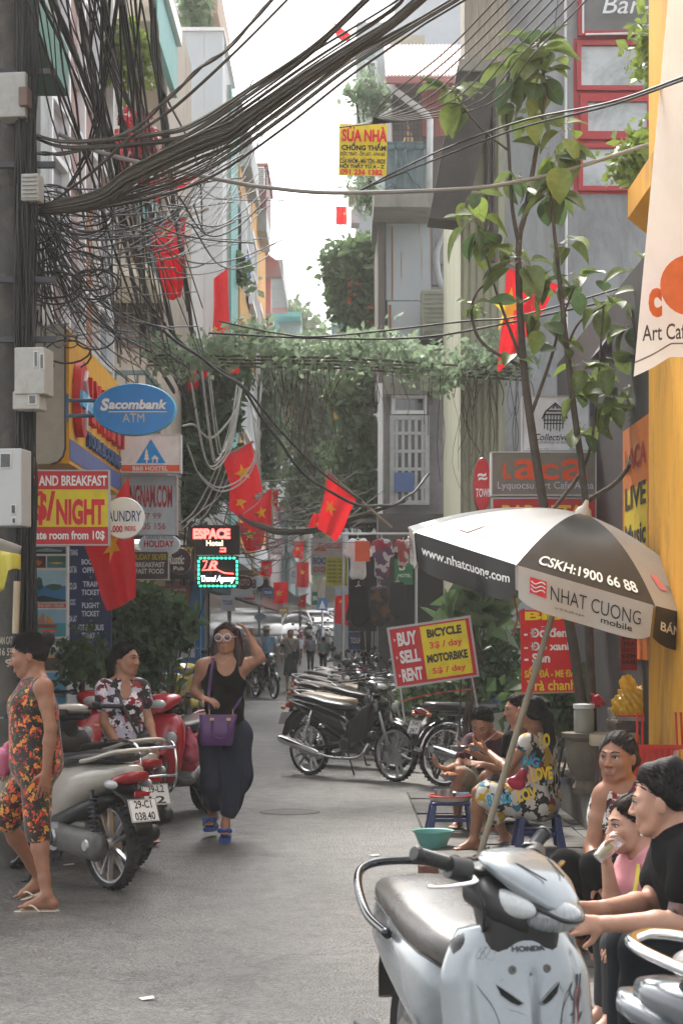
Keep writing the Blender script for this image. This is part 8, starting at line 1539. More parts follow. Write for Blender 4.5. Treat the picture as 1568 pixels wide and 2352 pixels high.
for i, v in enumerate([[(252, -10), (240, 150), (221, 290), (190, 374), (150, 440)], [(272, -10), (245, 170), (204, 340), (180, 380)], [(150, -10), (170, 130), (230, 260), (300, 420)], [(60, -10), (120, 150), (190, 330), (260, 560), (330, 760)]]): cable(v, 11, 14, .008, cbk, ORD[i]+' slack black cable between the pole and the upper left corner', 'slack black cables by the pole', k=2, spread=.03, seed=i)
cable([(376, 760), (470, 830), (556, 892), (628, 997), (718, 1105), (826, 1159), (898, 1159), (940, 1137), (985, 1090)], 16, 20, .014, cbk, 'long black cable dropping diagonally to the bright right flag', k=2, tw=.012); cable([(300, 640), (420, 790), (550, 880), (640, 985), (740, 1085), (830, 1150)], 16, 20, .012, cbk, 'thinner black cable parallel to the long diagonal one')
cable([(528, 1155), (560, 1192), (599, 1209), (646, 1222), (736, 1216), (844, 1180), (930, 1150)], 22, 21, .011, cbr, 'thick grey brown bundle slung low across the street centre', k=8, spread=.05)
for i, (x0, x1, y0, yb) in enumerate([(420, 560, 1100, 1010), (440, 552, 1000, 1075), (455, 545, 900, 1060), (468, 556, 880, 1040), (430, 600, 1140, 1120)]): cable([(x0, y0-120), (x0+30, yb-30), ((x0+x1)/2, yb), (x1-18, yb-60), (x1, 880)], 20, 21, .009, cwh, 'pale looped cable hanging by the left greenery, '+ORD[i]+' of five loops', 'pale looped cables', k=2, spread=.04, seed=i)
for i, (a_, b_) in enumerate([((548, 900), (412, 1205)), ((556, 880), (430, 1200)), ((540, 1060), (420, 1215)), ((575, 920), (560, 1180)), ((545, 960), (440, 1210))]): cable([a_, ((a_[0]+b_[0])/2+25, (a_[1]+b_[1])/2), (b_[0]+40, b_[1]-40), b_], 21, 21.5, .007, cwh, ORD[i]+' pale cable falling in a curve to the LED sign', 'pale cables above the LED sign', seed=i)
for i in range(9): x = 1150+i*26; cable([(x, -12), (x-130, 120), (x-260, 225+i*3), (850-i*9, 285+i)], 9.8, 14.4, .005, cbr, ORD[i]+' thin brown wire from the left fanning down to the yellow banner', 'thin wires above the yellow banner', seed=i)
for i, (y0, y1) in enumerate([(165, 330), (172, 345)]): cable([(1600, y0), (1400, y0+70), (1190, y1-50), (990, y1+25), (820, 440)], 9, 15, .007, cbk, ['upper', 'lower'][i]+' thin black wire passing before the red windows', 'thin wires before the red windows', seed=i)
rr = random.Random(21); fine = MB()
for i in range(190):                               # uncountable thin drop wires round the pole and over the street
 k = i % 5
 if k == 0: x0, y0, x1, y1 = rr.uniform(40, 120), rr.uniform(420, 520), rr.uniform(300, 560), rr.uniform(330, 560)
 elif k == 1: x0, y0, x1, y1 = rr.uniform(60, 130), rr.uniform(430, 560), rr.uniform(250, 460), rr.uniform(600, 900)
 elif k == 2: x0, y0, x1, y1 = rr.uniform(250, 460), rr.uniform(420, 600), rr.uniform(520, 680), rr.uniform(180, 560)
 elif k == 3: x0, y0, x1, y1 = rr.uniform(70, 110), rr.uniform(430, 800), rr.uniform(60, 260), rr.uniform(600, 860)
 else: x0, y0, x1, y1 = rr.uniform(380, 560), rr.uniform(1060, 1260), rr.uniform(620, 900), rr.uniform(1080, 1260)
 Y0 = 12+rr.uniform(-.3, .5) if k != 4 else 22; Y1 = Y0+rr.uniform(.5, 4); sg = rr.uniform(10, 90)
 fine.tube(bez([W(x0, y0, Y0), W(x0*.7+x1*.3, y0*.7+y1*.3+sg, Y0*.7+Y1*.3), W(x0*.35+x1*.65, y0*.35+y1*.65+sg*.8, Y0*.35+Y1*.65), W(x1, y1, Y1)], 6), rr.uniform(.0025, .007), 4, cap=False)
for i in range(40): x0, x1, yb = rr.uniform(70, 360), rr.uniform(230, 480), rr.uniform(500, 900); fine.tube(bez([W(x0, -15, 10.6), W(x0*.7+x1*.3+rr.uniform(-30, 30), yb*.33, 12), W(x0*.3+x1*.7+rr.uniform(-25, 25), yb*.7, 15), W(x1, yb, 18)], 6), rr.uniform(.003, .009), 4, cap=False)
for i in range(60):
 x, yy = rr.uniform(40, 82), -20; fine.tube(bez([W(x+rr.uniform(-8, 8), yy+q*rr.uniform(200, 250), 11.8+rr.uniform(-.08, .1)) for q in range(8)], 5), rr.uniform(.003, .009), 4, cap=False)
for i in range(26): cx, cy, r_ = rr.uniform(20, 240), rr.uniform(440, 840), rr.uniform(12, 50); fine.tube([W(cx+r_*math.cos(a*.42+i)*1.2, cy+r_*.7*math.sin(a*.42+i)+a, 12+rr.uniform(0, .02)) for a in range(rr.randint(10, 30))], rr.uniform(.003, .007), 4, cap=False)
tag(obj('wire_tangle', fine, cbk, smooth='all'), 'matted tangle of thin black wires round the pole and over the street', 'wires', kind='stuff')
# greenery
def leafmat(n, c, tr=.35): return mat('leaf_'+n, c, .45, var=.3, scale=3, transl=tr, spec=.4)
lv = leafmat('vine', (.13, .20, .09)); ld = leafmat('dark', (.06, .105, .04)); lb = leafmat('bright', (.19, .26, .05)); lr = leafmat('rubber', (.12, .165, .05), .4); lg2 = leafmat('greyish', (.2, .27, .17), .5); stm = mat('stem_brown', (.075, .05, .035), .9, var=.3); lyl = leafmat('yellowing', (.25, .22, .03), .3)
def leaves(mb, pts, n, sz, seed, spread, flatness=.6):
 rg = np.random.RandomState(seed); P = np.array([tuple(p) for p in pts]); idx = rg.randint(0, len(P), n); c = P[idx]+rg.normal(0, 1, (n, 3))*np.array(spread)
 a = rg.normal(0, 1, (n, 3)); a /= np.linalg.norm(a, axis=1)[:, None]; h = rg.normal(0, 1, (n, 3)); h[:, 2] *= flatness; bb = np.cross(a, h); bb /= np.linalg.norm(bb, axis=1)[:, None]; s = sz*rg.uniform(.5, 1.3, (n, 1)); a *= s; bb *= s*.62
 nn = np.cross(a, bb); nn /= np.linalg.norm(nn, axis=1)[:, None]; nn *= s*.16; vs = np.stack([c-a, c-a*.1+bb+nn, c+a, c-a*.1-bb+nn], 1).reshape(-1, 3); o = len(mb.v); mb.v.extend(map(tuple, vs)); mb.f.extend([(o+4*i, o+4*i+1, o+4*i+2, o+4*i+3) for i in range(n)]); mb.mi.extend((rg.rand(n) < .35).astype(int).tolist())
def bush(label, cat, blobs, Y, n, sz, mats, seed, name='shrub', trunk=None, sp=(.1, .1, .1), sub=5):
 t = thing(name, label, cat, (W(blobs[0][0], 0, Y).x, Y, 0)); rg = random.Random(seed); pts = []; k = Y/FOC
 for x, y, r_ in blobs:
  for _ in range(sub*3):
   a, e = rg.uniform(0, 6.28), rg.uniform(-1, 1); q = r_*k*rg.uniform(.35, 1); pts.append(W(x, y, Y)+V((math.cos(a)*q*math.sqrt(1-e*e), math.sin(a)*q*.8*math.sqrt(1-e*e), e*q)))
 b = MB(); leaves(b, pts, n, sz, seed, sp); obj('foliage', b, mats, t, kind='stuff')
 b = MB(); c = W(blobs[0][0], blobs[0][1], Y)
 for p in pts[::11]: b.tube(bez([trunk or c, lerp(trunk or c, p, .5)+V((0, 0, -.05)), p], 3), [.010]*6+[.004], 4, cap=False)
 obj('branches', b, stm, t); return t
g0 = lambda x, Y: V((W(x, 0, Y).x, Y, 0))
bush('leafy green shrub in front of the blue shop on the left', 'shrub', [(300, 1400, 45), (340, 1440, 50), (370, 1410, 35), (290, 1480, 45), (350, 1500, 45), (250, 1510, 35), (400, 1440, 18)], 19.5, 5200, .07, [ld, lv], 3, trunk=g0(320, 19.5)); bush('small dark pot shrub before the ticket board', 'shrub', [(185, 1500, 28), (200, 1540, 30)], 15.9, 450, .05, [ld, lv], 4, trunk=g0(190, 15.9))
bush('bushy flowering tree growing from the right wall against the sky', 'tree', [(815, 600, 45), (850, 580, 30), (790, 640, 30), (840, 650, 45), (800, 700, 28), (850, 720, 35), (830, 760, 25), (775, 610, 18), (858, 790, 20)], 29, 6500, .08, [lv, ld], 5, 'tree', W(880, 700, 29), (.12, .12, .12))
b = MB(); leaves(b, [W(x, y, 28.7) for x, y in ((803, 650), (812, 670), (850, 715), (858, 740), (872, 755), (806, 690), (848, 770))], 40, .05, 9, (.05, .05, .05)); obj('orange_flowers', b, leafmat('flower', (.6, .16, .07)), bpy.data.objects['tree'])
bush('hazy tree rising behind the far roofs at the end of the street', 'tree', [(670, 745, 25), (700, 780, 30), (650, 760, 22), (720, 830, 30), (690, 840, 40)], 80, 5000, .2, [lv, lb], 6, 'tree', V((W(690, 0, 80).x, 80, gz(80))), (.4, .4, .4)); bush('wide dark tree closing the street behind the white car', 'tree', [(620, 1180, 60), (690, 1120, 70), (760, 1180, 60), (700, 1250, 70), (780, 1100, 50), (600, 1080, 60), (720, 1000, 60), (660, 930, 50)], 92, 7000, .26, [lv, lg2], 7, 'tree', V((W(700, 0, 92).x, 92, gz(92))), (.7, .5, .7))
bush('dense dark creeper covering the left house front below the trellis', 'climbing plant', [(420, 900, 45), (450, 980, 50), (480, 900, 40), (430, 1060, 50), (500, 980, 40), (470, 1120, 45), (520, 870, 40), (530, 1080, 35), (410, 1150, 40)], 25.5, 9500, .08, [ld, lv], 8, 'climbing_plant', g0(380, 25.5)); bush('creeper hanging down the right house fronts', 'climbing plant', [(800, 900, 40), (820, 980, 42), (810, 1060, 45), (830, 1120, 40), (850, 900, 30), (860, 1020, 30), (790, 1150, 35), (845, 1170, 30)], 27.5, 7000, .07, [lv, ld], 10, 'climbing_plant', g0(850, 27.5))
bush('long hazy creeper curtain hanging over the middle of the street', 'climbing plant', [(700, 860, 26), (705, 920, 26), (700, 980, 28), (712, 1040, 26), (706, 1100, 24), (690, 1150, 22), (735, 880, 22), (740, 960, 24), (750, 1040, 22), (672, 880, 20), (722, 1140, 30)], 36, 5500, .08, [lg2, lv], 12, 'climbing_plant', W(700, 830, 36), (.16, .2, .25)); bush('sparse creeper on the far left facades', 'climbing plant', [(600, 900, 25), (610, 980, 25), (590, 850, 25), (640, 860, 20), (620, 1060, 22)], 38, 2600, .09, [lg2, ld], 13, 'climbing_plant', W(600, 820, 38), (.2, .2, .3))
bush('big leaved plant behind the rental sign', 'plant', [(1090, 1340, 24), (1060, 1395, 22), (1120, 1400, 30)], 17.5, 150, .15, [lv, lb], 14, 'plant', g0(1050, 17.5)); bush('dark shrub behind the classic motorbike', 'shrub', [(1090, 1460, 40), (1150, 1500, 45), (1130, 1560, 40), (1020, 1570, 35), (1180, 1570, 30)], 18.9, 1700, .055, [ld, ld], 15, trunk=g0(1110, 18.9)); bush('feathery green bush above the seats of the right bikes', 'shrub', [(960, 1590, 22), (1010, 1600, 24), (1060, 1590, 22)], 18.7, 1100, .05, [lv, lb], 16, trunk=g0(1000, 18.7))
bush('low leafy plants at the foot of the drinks banner', 'plant', [(1210, 1620, 25), (1260, 1620, 28), (1300, 1600, 25), (1320, 1640, 22)], 15.2, 500, .09, [ld, lv], 17, 'plant', g0(1260, 15.2)); bush('yellow green plant on the upper left balcony', 'plant', [(285, 100, 20), (300, 130, 26), (315, 150, 18), (280, 150, 18)], 20, 700, .07, [lb, lyl], 18, 'plant', W(285, 180, 20)); bush('red flowering plant on the balcony corner', 'plant', [(318, 300, 18), (322, 330, 22), (312, 350, 18)], 21.2, 500, .06, [leafmat('redflower', (.45, .03, .05)), ld], 19, 'plant', W(320, 380, 21.2))
bush('roof garden shrub beside the wine red shutter', 'shrub', [(440, 10, 20), (445, 40, 22)], 32, 700, .09, [lv, lg2], 20, trunk=W(440, 70, 32)); bush('trailing balcony plants beside the yellow banner', 'plant', [(830, 430, 25), (850, 460, 25), (815, 210, 18), (845, 200, 20), (875, 230, 18), (860, 250, 15)], 26, 700, .06, [lg2, ld], 22, 'plant', W(850, 440, 26)); bush('small plant on the orange trim house', 'plant', [(540, 600, 14), (548, 630, 14)], 31, 260, .09, [lv, ld], 23, 'plant', W(540, 640, 31))
bush('bright creeper leaves beside the red framed windows', 'climbing plant', [(1500, 110, 22), (1515, 150, 22), (1470, 360, 22), (1490, 340, 18), (1440, 380, 18), (1530, 60, 25), (1505, 330, 14)], 15, 1100, .055, [lb, lv], 24, 'climbing_plant', W(1540, 240, 15))
t = thing('vine_trellis', 'leafy vine trellis stretched right across the street with hanging brown stems', 'climbing plant', tuple(W(780, 830, 21.5))); rr = random.Random(4); pts = []
for i in range(90): x = 350+i*9.6; y = 800+22*math.sin(i*.21)+(18 if x > 800 else 0)+(12 if x > 1000 else 0)+rr.uniform(-22, 24); pts.append(W(x, y, 19.1+rr.uniform(-.4, .3)))
b = MB(); leaves(b, pts, 3200, .05, 30, (.1, .22, .075)); obj('leaves', b, [lg2, lv], t, kind='stuff'); b = MB()
for i in range(110): x = rr.choice([rr.uniform(350, 1200), rr.uniform(620, 780), rr.uniform(980, 1200)]); y = 820+rr.uniform(0, 40); L_ = rr.uniform(40, 150)*(2.0 if 1000 < x or 650 < x < 760 else 1); dx = rr.uniform(-30, 30); b.tube(bez([W(x, y, 19), W(x+dx*.3, y+L_*.3, 18.9+rr.uniform(-.2, .2)), W(x+dx, y+L_*.7, 19), W(x+dx*rr.uniform(-.5, 1.4), y+L_, 19)], 4), rr.uniform(.002, .006), 3, cap=False)
for k in range(4): b.tube([W(340, 815+k*8, 18.8+.2*k), W(780, 822+k*8, 18.8+.2*k), W(1210, 850+k*8, 18.8+.2*k)], .012, 5)
obj('hanging_stems', b, stm, t, kind='stuff')
t = thing('rubber_tree', 'young broad leaved rubber tree rising behind the umbrella', 'tree', g0(1330, 13.3)); YT = 13.0
def limb(pts, r0, r1, y0=YT, y1=YT): p = path(pts, y0, y1, 8); r0 *= .72; r1 *= .8; b = MB(); b.tube(p, [r0+(r1-r0)*i/(len(p)-1) for i in range(len(p))], 8); obj('limb', b, mat('bark', (.075, .062, .05), .9, var=.3, scale=12, bump=.6, bscale=60), t, smooth='all')
limb([(1345, 1700), (1310, 1450), (1255, 1200), (1215, 950), (1197, 780), (1190, 570), (1207, 480), (1238, 300), (1250, 200), (1228, 70)], .055, .011); limb([(1360, 1700), (1350, 1400), (1345, 1170), (1312, 900), (1290, 700), (1272, 530), (1262, 430)], .05, .010, y1=YT-.1); limb([(1192, 570), (1175, 470), (1167, 330), (1160, 210), (1175, 150)], .022, .009); limb([(1166, 345), (1110, 300), (1070, 255), (1045, 215)], .012, .008); limb([(1212, 850), (1110, 790), (1082, 720), (1096, 670), (1128, 645)], .02, .008); limb([(1205, 850), (1160, 730), (1130, 640), (1095, 510)], .018, .008); limb([(1216, 960), (1262, 830), (1288, 740), (1325, 640)], .02, .008)
limb([(1255, 1190), (1345, 1060), (1370, 900), (1385, 700)], .02, .009); limb([(1350, 1150), (1430, 1090), (1490, 960), (1530, 860)], .026, .012); limb([(1300, 800), (1330, 740), (1390, 700)], .014, .008); limb([(1390, 1300), (1455, 1200), (1480, 1040)], .016, .006)
def leafmesh(bend, fold, m, nm):
 b = MB(); n = 9
 for i in range(n+1):
  s = i/n; w_ = .35*math.sin(PI*min(1, s**.85))**.75*(1 if s < .97 else .3) if 0 < s < 1 else .004; x = s; z = -bend*s*s
  b.v += [(x, -w_, z+fold*w_), (x, -w_*.5, z+fold*w_*.35), (x, 0, z), (x, w_*.5, z+fold*w_*.35), (x, w_, z+fold*w_)]
 for i in range(n):
  for j in range(4): b.f.append((i*5+j, i*5+5+j, i*5+6+j, i*5+1+j)); b.mi.append(0)
 b.tube([(-.28, 0, .06), (-.1, 0, .03), (0, 0, 0), (.5, 0, -bend*.25+.004), (.95, 0, -bend*.9+.003)], [.016, .014, .012, .008, .003], 4); b.mi[-18:] = [1]*18; b.mi = b.mi[:len(b.f)]
 me = b.mesh(nm, 'all'); me.materials.append(m); me.materials.append(mat('midrib', (.2, .2, .08), .5)); return me
lm = [leafmesh(.25, .35, lr, 'leaf'), leafmesh(.5, .5, lr, 'leaf'), leafmesh(.12, .25, ld, 'leaf'), leafmesh(.4, .3, lb, 'leaf')]
rr = random.Random(8)
for cx, cy, n, s in [(1228, 110, 15, .19), (1238, 170, 14, .2), (1178, 165, 9, .19), (1048, 215, 10, .17), (1292, 300, 6, .15), (1270, 355, 10, .19), (1262, 440, 11, .19), (1190, 400, 6, .14), (1083, 440, 4, .14), (1090, 505, 10, .19), (1193, 600, 9, .18), (1215, 690, 6, .15), (1090, 700, 9, .075), (1238, 740, 6, .15), (1325, 640, 7, .14), (1385, 690, 9, .16), (1465, 610, 4, .15), (1280, 790, 5, .12), (1345, 850, 10, .14), (1400, 830, 7, .14), (1440, 740, 6, .15), (1395, 930, 9, .14), (1345, 980, 6, .13), (1475, 950, 6, .14), (1480, 1030, 5, .13), (1180, 815, 3, .12), (1330, 910, 5, .12), (1200, 250, 6, .15), (1300, 560, 6, .14), (1150, 560, 5, .14), (1420, 900, 7, .13), (1260, 640, 5, .13)]:
 for i in range(n):
  s_ = s*1.25; c = W(cx+rr.uniform(-12, 12), cy+rr.uniform(-14, 14), YT+rr.uniform(-.1, .1)); a = 2*PI*i/n+rr.uniform(-.4, .4); el = rr.choice([.4, .1, -.3, -.7, -1.1])+rr.uniform(-.2, .2); L_ = s_*rr.uniform(.8, 1.15)
  M_ = Matrix.Translation(c) @ Matrix.Rotation(a, 4, 'Z') @ Matrix.Rotation(-el, 4, 'Y') @ Matrix.Translation((L_*.3, 0, 0)) @ Matrix.Rotation(rr.uniform(-.6, .6), 4, 'X') @ Matrix.Scale(L_, 4)
  o = bpy.data.objects.new('leaf', lm[rr.choice([0, 0, 1, 1, 2, 3])]); scene.collection.objects.link(o); o.parent = t; o.matrix_local = WM[t.name].inverted() @ M_
# clothes stall, tea stall, small things
def garment(label, x0, y0, x1, y1, Y, m, sleeves=True, dress=False):
 t = thing('hanging_garment', label, 'garment', tuple(W((x0+x1)/2, y0, Y)), 0, 'clothes hanging at the stall'); w_ = x1-x0; cx = (x0+x1)/2; h_ = y1-y0; S = SDF(); k = Y/FOC
 Pn = lambda u, v: W(x0+w_*u, y0+h_*v, Y)
 S.cap(Pn(.38, .3), Pn(.38, .88), .17*w_*k, .19*w_*k, k=.03, flat=((0, 1, 0), .35)); S.cap(Pn(.62, .3), Pn(.62, .88), .17*w_*k, .19*w_*k, k=.03, flat=((0, 1, 0), .35)); S.cap(Pn(.3, .14), Pn(.7, .14), .1*w_*k, k=.05, flat=((0, 1, 0), .5))
 for a in (0, 1): S.cap(Pn(.28 if a == 0 else .72, .16), Pn(.06 if a == 0 else .94, .42 if sleeves else .8), .1*w_*k, k=.03, flat=((0, 1, 0), .5))
 S.ell(Pn(.5, .02), (.14*w_*k, .1, .07*h_*k), k=.005, sub=True); obj('cloth', S.mesh('cloth', .013, folds(.004, 40, 12)), m, t); b = MB(); b.tube([Pn(.2, .14), Pn(.5, .04), Pn(.8, .14)], .008, 5); b.tube(bez([Pn(.5, .04), Pn(.5, -.03), Pn(.54, -.06)], 4), .006, 5); obj('hanger', b, steel, t); return t
g1 = garment('white tee with an orange square hanging at the stall', 790, 1232, 853, 1330, 23.5, mat('tee_white', (.7, .7, .72), .85)); obj('orange_print', MB().obox(W(832, 1266, 23.36), (.19, .01, .26)), flat('#d94a26'), g1)
garment('white blouse with red and purple flowers at the stall', 848, 1232, 905, 1330, 23.6, pattern('stall_print', [(0, '#b9b2b9'), (.6, '#8c1c3a'), (.8, '#5a3a5a')], 9)); garment('pale floral top at the right end of the rail', 903, 1238, 948, 1300, 23.55, pattern('stall_print2', [(0, '#b9aaa9'), (.7, '#a33a3a')], 11)); garment('long black jacket under the white tee', 796, 1340, 850, 1440, 23.4, mat('black_jersey', (.009, .009, .010), .85), False); garment('dark floral jacket beside the black one', 846, 1340, 896, 1440, 23.45, pattern('stall_dark', [(0, '#1c1617'), (.7, '#3a2220'), (.9, '#5a3a22')], 14), False); garment('black coat hanging nearest to the green sign', 890, 1330, 935, 1420, 23.5, mat('dark_cotton', (.02, .02, .022), .9), False)
t = thing('clothes_rail', 'metal rail with awning strut holding the hanging clothes', 'rail', tuple(W(860, 1225, 23.6))); b = MB(); b.tube([W(786, 1226, 23.6), W(955, 1226, 23.7)], .018, 6); b.tube([W(955, 1226, 23.7), V((W(955, 0, 23.7).x, 23.7, 0))], .02, 6); b.tube([W(788, 1226, 23.6), V((W(788, 0, 23.6).x, 23.6, 0))], .02, 6); obj('bars', b, steel, t); fb('dark_backing', 800, 1228, 868, 1450, 27.2, 27.4, MATS['painted_recess_shade'], t); fb('awning_sheet', 712, 1192, 905, 1200, 27, 28.6, mat('awning_grey', (.22, .22, .2), .7), t); fb('light_strip', 720, 1214, 792, 1222, 26.6, 26.7, mat('strip', (.1, .1, .1), .4), t)  # dark backing sheet added behind the shirts, in place of a shaded recess
q_ = lambda n, label, cat, c: thing(n, label, cat, tuple(c))
Y = 12.7; zl = .42; X = lambda px, y=12.7: W(px, 0, y).x
t = q_('stone_planter', 'weathered stone urn standing on the ledge under the cups', 'planter', (X(1346), Y, zl)); b = MB(); b.lathe([(0, 0), (.09, 0), (.10, .04), (.075, .09), (.13, .18), (.155, .30), (.13, .36), (.17, .39), (.175, .42), (.0, .42)], (X(1346), Y, zl), n=28); obj('urn', b, mat('urn_stone', (.14, .12, .09), .9, var=.3, dirt=(.05, .05, .035), bump=.5), t, smooth=40)
t = q_('plastic_jar', 'white plastic drink jar on the stone urn', 'jar', (X(1340), Y, .84)); b = MB(); b.lathe([(0, 0), (.065, 0), (.07, .02), (.07, .15), (.06, .165), (0, .165)], (X(1340), Y, .842), n=24); obj('jar_body', b, mat('jar_white', (.42, .42, .36), .35, transl=.3), t, smooth=40); b = MB(); b.lathe([(0, .0), (.075, 0), (.075, .03), (0, .035)], (X(1340), Y, 1.008), n=24); obj('lid', b, white_fr, t, smooth=40)
def bagblob(label, c, r, m, seed=0, tall=1.2): S = SDF(); c = V(c); S.ell(c, (r, r*.8, r*.75), k=.04); S.cap(c, c+V((-.03, 0, r*tall)), r*.6, r*.35, k=.05); S.ell(c+V((r*.3, 0, r*.4)), (r*.6,)*3); return tag(obj('plastic_bag', S.mesh('bag', .008, lambda P: .010*np.sin(P[..., 0]*60+seed+2*np.sin(P[..., 2]*33))*np.sin(P[..., 2]*47+P[..., 1]*50)+.006*np.sin(P[..., 0]*140+P[..., 2]*90)), m), label, 'bag')
bagblob('big translucent yellow plastic bag on the red rimmed tray', (X(1445), Y-.1, 1.03), .14, mat('bag_yellow', (.75, .5, .06), .28, transl=.5), 1); bagblob('teal plastic bag behind the yellow one', (X(1492), Y+.1, 1.04), .09, mat('bag_teal', (.12, .4, .36), .35, transl=.4), 2, .8); bagblob('small red plastic bag hanging by the tree trunk', (X(1378), Y+.1, 1.05), .04, mat('bag_red', (.5, .02, .04), .35, transl=.3), 3)
t = q_('round_tray', 'pale tray with red rim under the yellow bag', 'tray', (X(1462), Y-.1, .93)); b = MB(); b.lathe([(0, 0), (.13, 0), (.155, .035), (.15, .035), (.125, .008), (0, .008)], (X(1462), Y-.1, .93), n=32); obj('tray', b, mat('tray_white', (.5, .45, .38), .4), t, smooth=40); b = MB(); b.torus((X(1462), Y-.1, .967), (0, 0, 1), .154, .008, 32, 6); obj('rim', b, flat('#b3241c'), t, smooth='all')
t = q_('serving_counter', 'dark counter carrying the tray and baskets behind the older woman', 'counter', (X(1470), Y, .4)); b = MB(); b.box(X(1400), X(1545), Y-.25, Y+.2, .86, .925); obj('top', b, mat('counter_wood', (.09, .06, .045), .7, var=.3), t, bevel=.008)
for x in (1408, 1536): b = MB(); b.box(X(x)-.02, X(x)+.02, Y-.2, Y-.16, .405, .859); obj('leg', b, mat('counter_wood', (.09, .06, .045), .7), t)
t = q_('wooden_stool', 'round topped wooden stool beside the older woman', 'stool', (X(1410, 11.3), 11.3, .4)); b = MB(); b.lathe([(0, 0), (.15, 0), (.155, .01), (.155, .06), (.15, .07), (0, .07)], (X(1410, 11.3), 11.3, .84), n=32); obj('seat', b, mat('stool_wood', (.32, .26, .18), .7, var=.2), t, smooth=40)
for a in (40, 140, 220, 320): b = MB(); b.tube([(X(1410, 11.3)+.11*math.cos(R(a)), 11.3+.11*math.sin(R(a)), .839), (X(1410, 11.3)+.14*math.cos(R(a)), 11.3+.14*math.sin(R(a)), .405)], .018, 8); obj('leg', b, mat('stool_dark', (.06, .03, .025), .6), t)
t = q_('plastic_basket', 'red slatted plastic basket on the ledge right of the older woman', 'basket', (X(1506, 10.6), 10.6, .6)); xb, yb3, zb = X(1506, 10.6), 10.6, .66; rm_ = flat('#8c1c1a', .35)
for k in range(9): x = xb-.14+.035*k; obj('slat', MB().box(x-.005, x+.005, yb3-.125, yb3-.115, zb, zb+.22), rm_, t)
b = MB(); b.box(xb-.15, xb+.15, yb3-.13, yb3-.11, zb+.21, zb+.235); b.box(xb-.15, xb+.15, yb3-.128, yb3-.112, zb+.10, zb+.115); b.box(xb-.15, xb+.15, yb3-.13, yb3+.13, zb-.02, zb); b.tube([(xb-.13, yb3-.12, zb+.22), (xb-.13, yb3-.12, zb+.42), (xb-.1, yb3-.12, zb+.42), (xb-.1, yb3-.12, zb+.22)], .007, 5); b.tube([(xb+.13, yb3-.12, zb+.22), (xb+.12, yb3-.12, zb+.42), (xb+.09, yb3-.12, zb+.42), (xb+.1, yb3-.12, zb+.22)], .007, 5); obj('basket_frame', b, rm_, t); obj('back', MB().box(xb-.15, xb+.15, yb3+.1, yb3+.12, zb, zb+.21), rm_, t)
t = q_('crate_stand', 'brown crate under the red basket', 'crate', (xb, yb3, .4)); b = MB(); b.box(xb-.22, xb+.3, yb3-.2, yb3+.2, .405, .638); obj('box', b, mat('crate_brown', (.16, .09, .06), .7, var=.2), t, bevel=.01); b = MB(); b.lathe([(0, 0), (.035, 0), (.038, .13), (.02, .18), (.014, .21), (.016, .215), (.016, .235), (0, .235)], (X(1552, 10.3), 10.3, .64), n=18); tag(obj('water_bottle', b, mat('bottle_clear', (.6, .7, .72), .08, var=0, trans=.7, alpha=.6), smooth=40), 'clear plastic water bottle at the right edge by the basket', 'bottle')
Y = 13.9; xt = W(1034, 0, Y).x; st_ = stool((xt, Y, 0), 1.15, 'blue plastic stool used as a table under the red rimmed tray', top=.255); t = q_('round_tray', 'white tray with red rim on the blue stool table', 'tray', (xt, Y, .26)); b = MB(); b.lathe([(0, 0), (.145, 0), (.165, .035), (.16, .035), (.14, .008), (0, .008)], (xt, Y, .257), n=32); obj('tray', b, mat('tray_white', (.5, .45, .38), .4), t, smooth=40); b = MB(); b.torus((xt, Y, .294), (0, 0, 1), .163, .007, 32, 6); obj('rim', b, flat('#b3241c'), t, smooth='all')
for dx, dy, h_, r_, lab, m_ in ((-.09, -.06, .075, .035, 'left steel condiment tin on the small tray', steel), (-.02, -.08, .085, .035, 'right steel condiment tin on the small tray', steel), (.09, -.02, .05, .055, 'pale blue cup on the small tray', mat('cup_blue', (.35, .45, .55), .3))): b = MB(); b.lathe([(0, 0), (r_*.85, 0), (r_, h_), (r_*.92, h_), (r_*.8, .008), (0, .008)], (xt+dx, Y+dy, .268), n=20); tag(obj('condiment_pot', b, m_, smooth=40), lab, 'pot')
bowl(V((xt+.0, Y+.08, .268)), .075, 'slate bowl at the back of the small tray'); c = V((W(994, 0, 13.0).x, 13.0, .005)); t = q_('plastic_basin', 'turquoise plastic basin on the ground beside the umbrella pole', 'basin', c); b = MB(); b.lathe([(0, 0), (.09, 0), (.135, .11), (.15, .115), (.15, .125), (.13, .12), (.085, .008), (0, .008)], c, n=32); obj('basin_body', b, mat('basin_teal', (.16, .42, .38), .35, transl=.2), t, smooth=40); b = MB(); b.lathe([(0, .05), (.10, .06), (0, .07)], c, n=20); obj('washing_water', b, mat('basin_water', (.03, .08, .06), .1), t)
b = MB(); b.obox((W(982, 0, 11.5).x, 11.45, .045), (.11, .09, .075), Matrix.Rotation(.3, 3, 'Z')); tag(obj('brick', b, mat('brick', (.16, .07, .05), .9, var=.3, bump=.5), bevel=.008), 'broken brick weighing down the umbrella stand', 'brick'); b = MB(); b.obox((W(984, 0, 14.2).x, 14.2, .02), (.05, .03, .025)); tag(obj('bottle_cap', b, flat('#b3201a'), bevel=.008), 'small red cap on the ground by the stool table', 'cap')
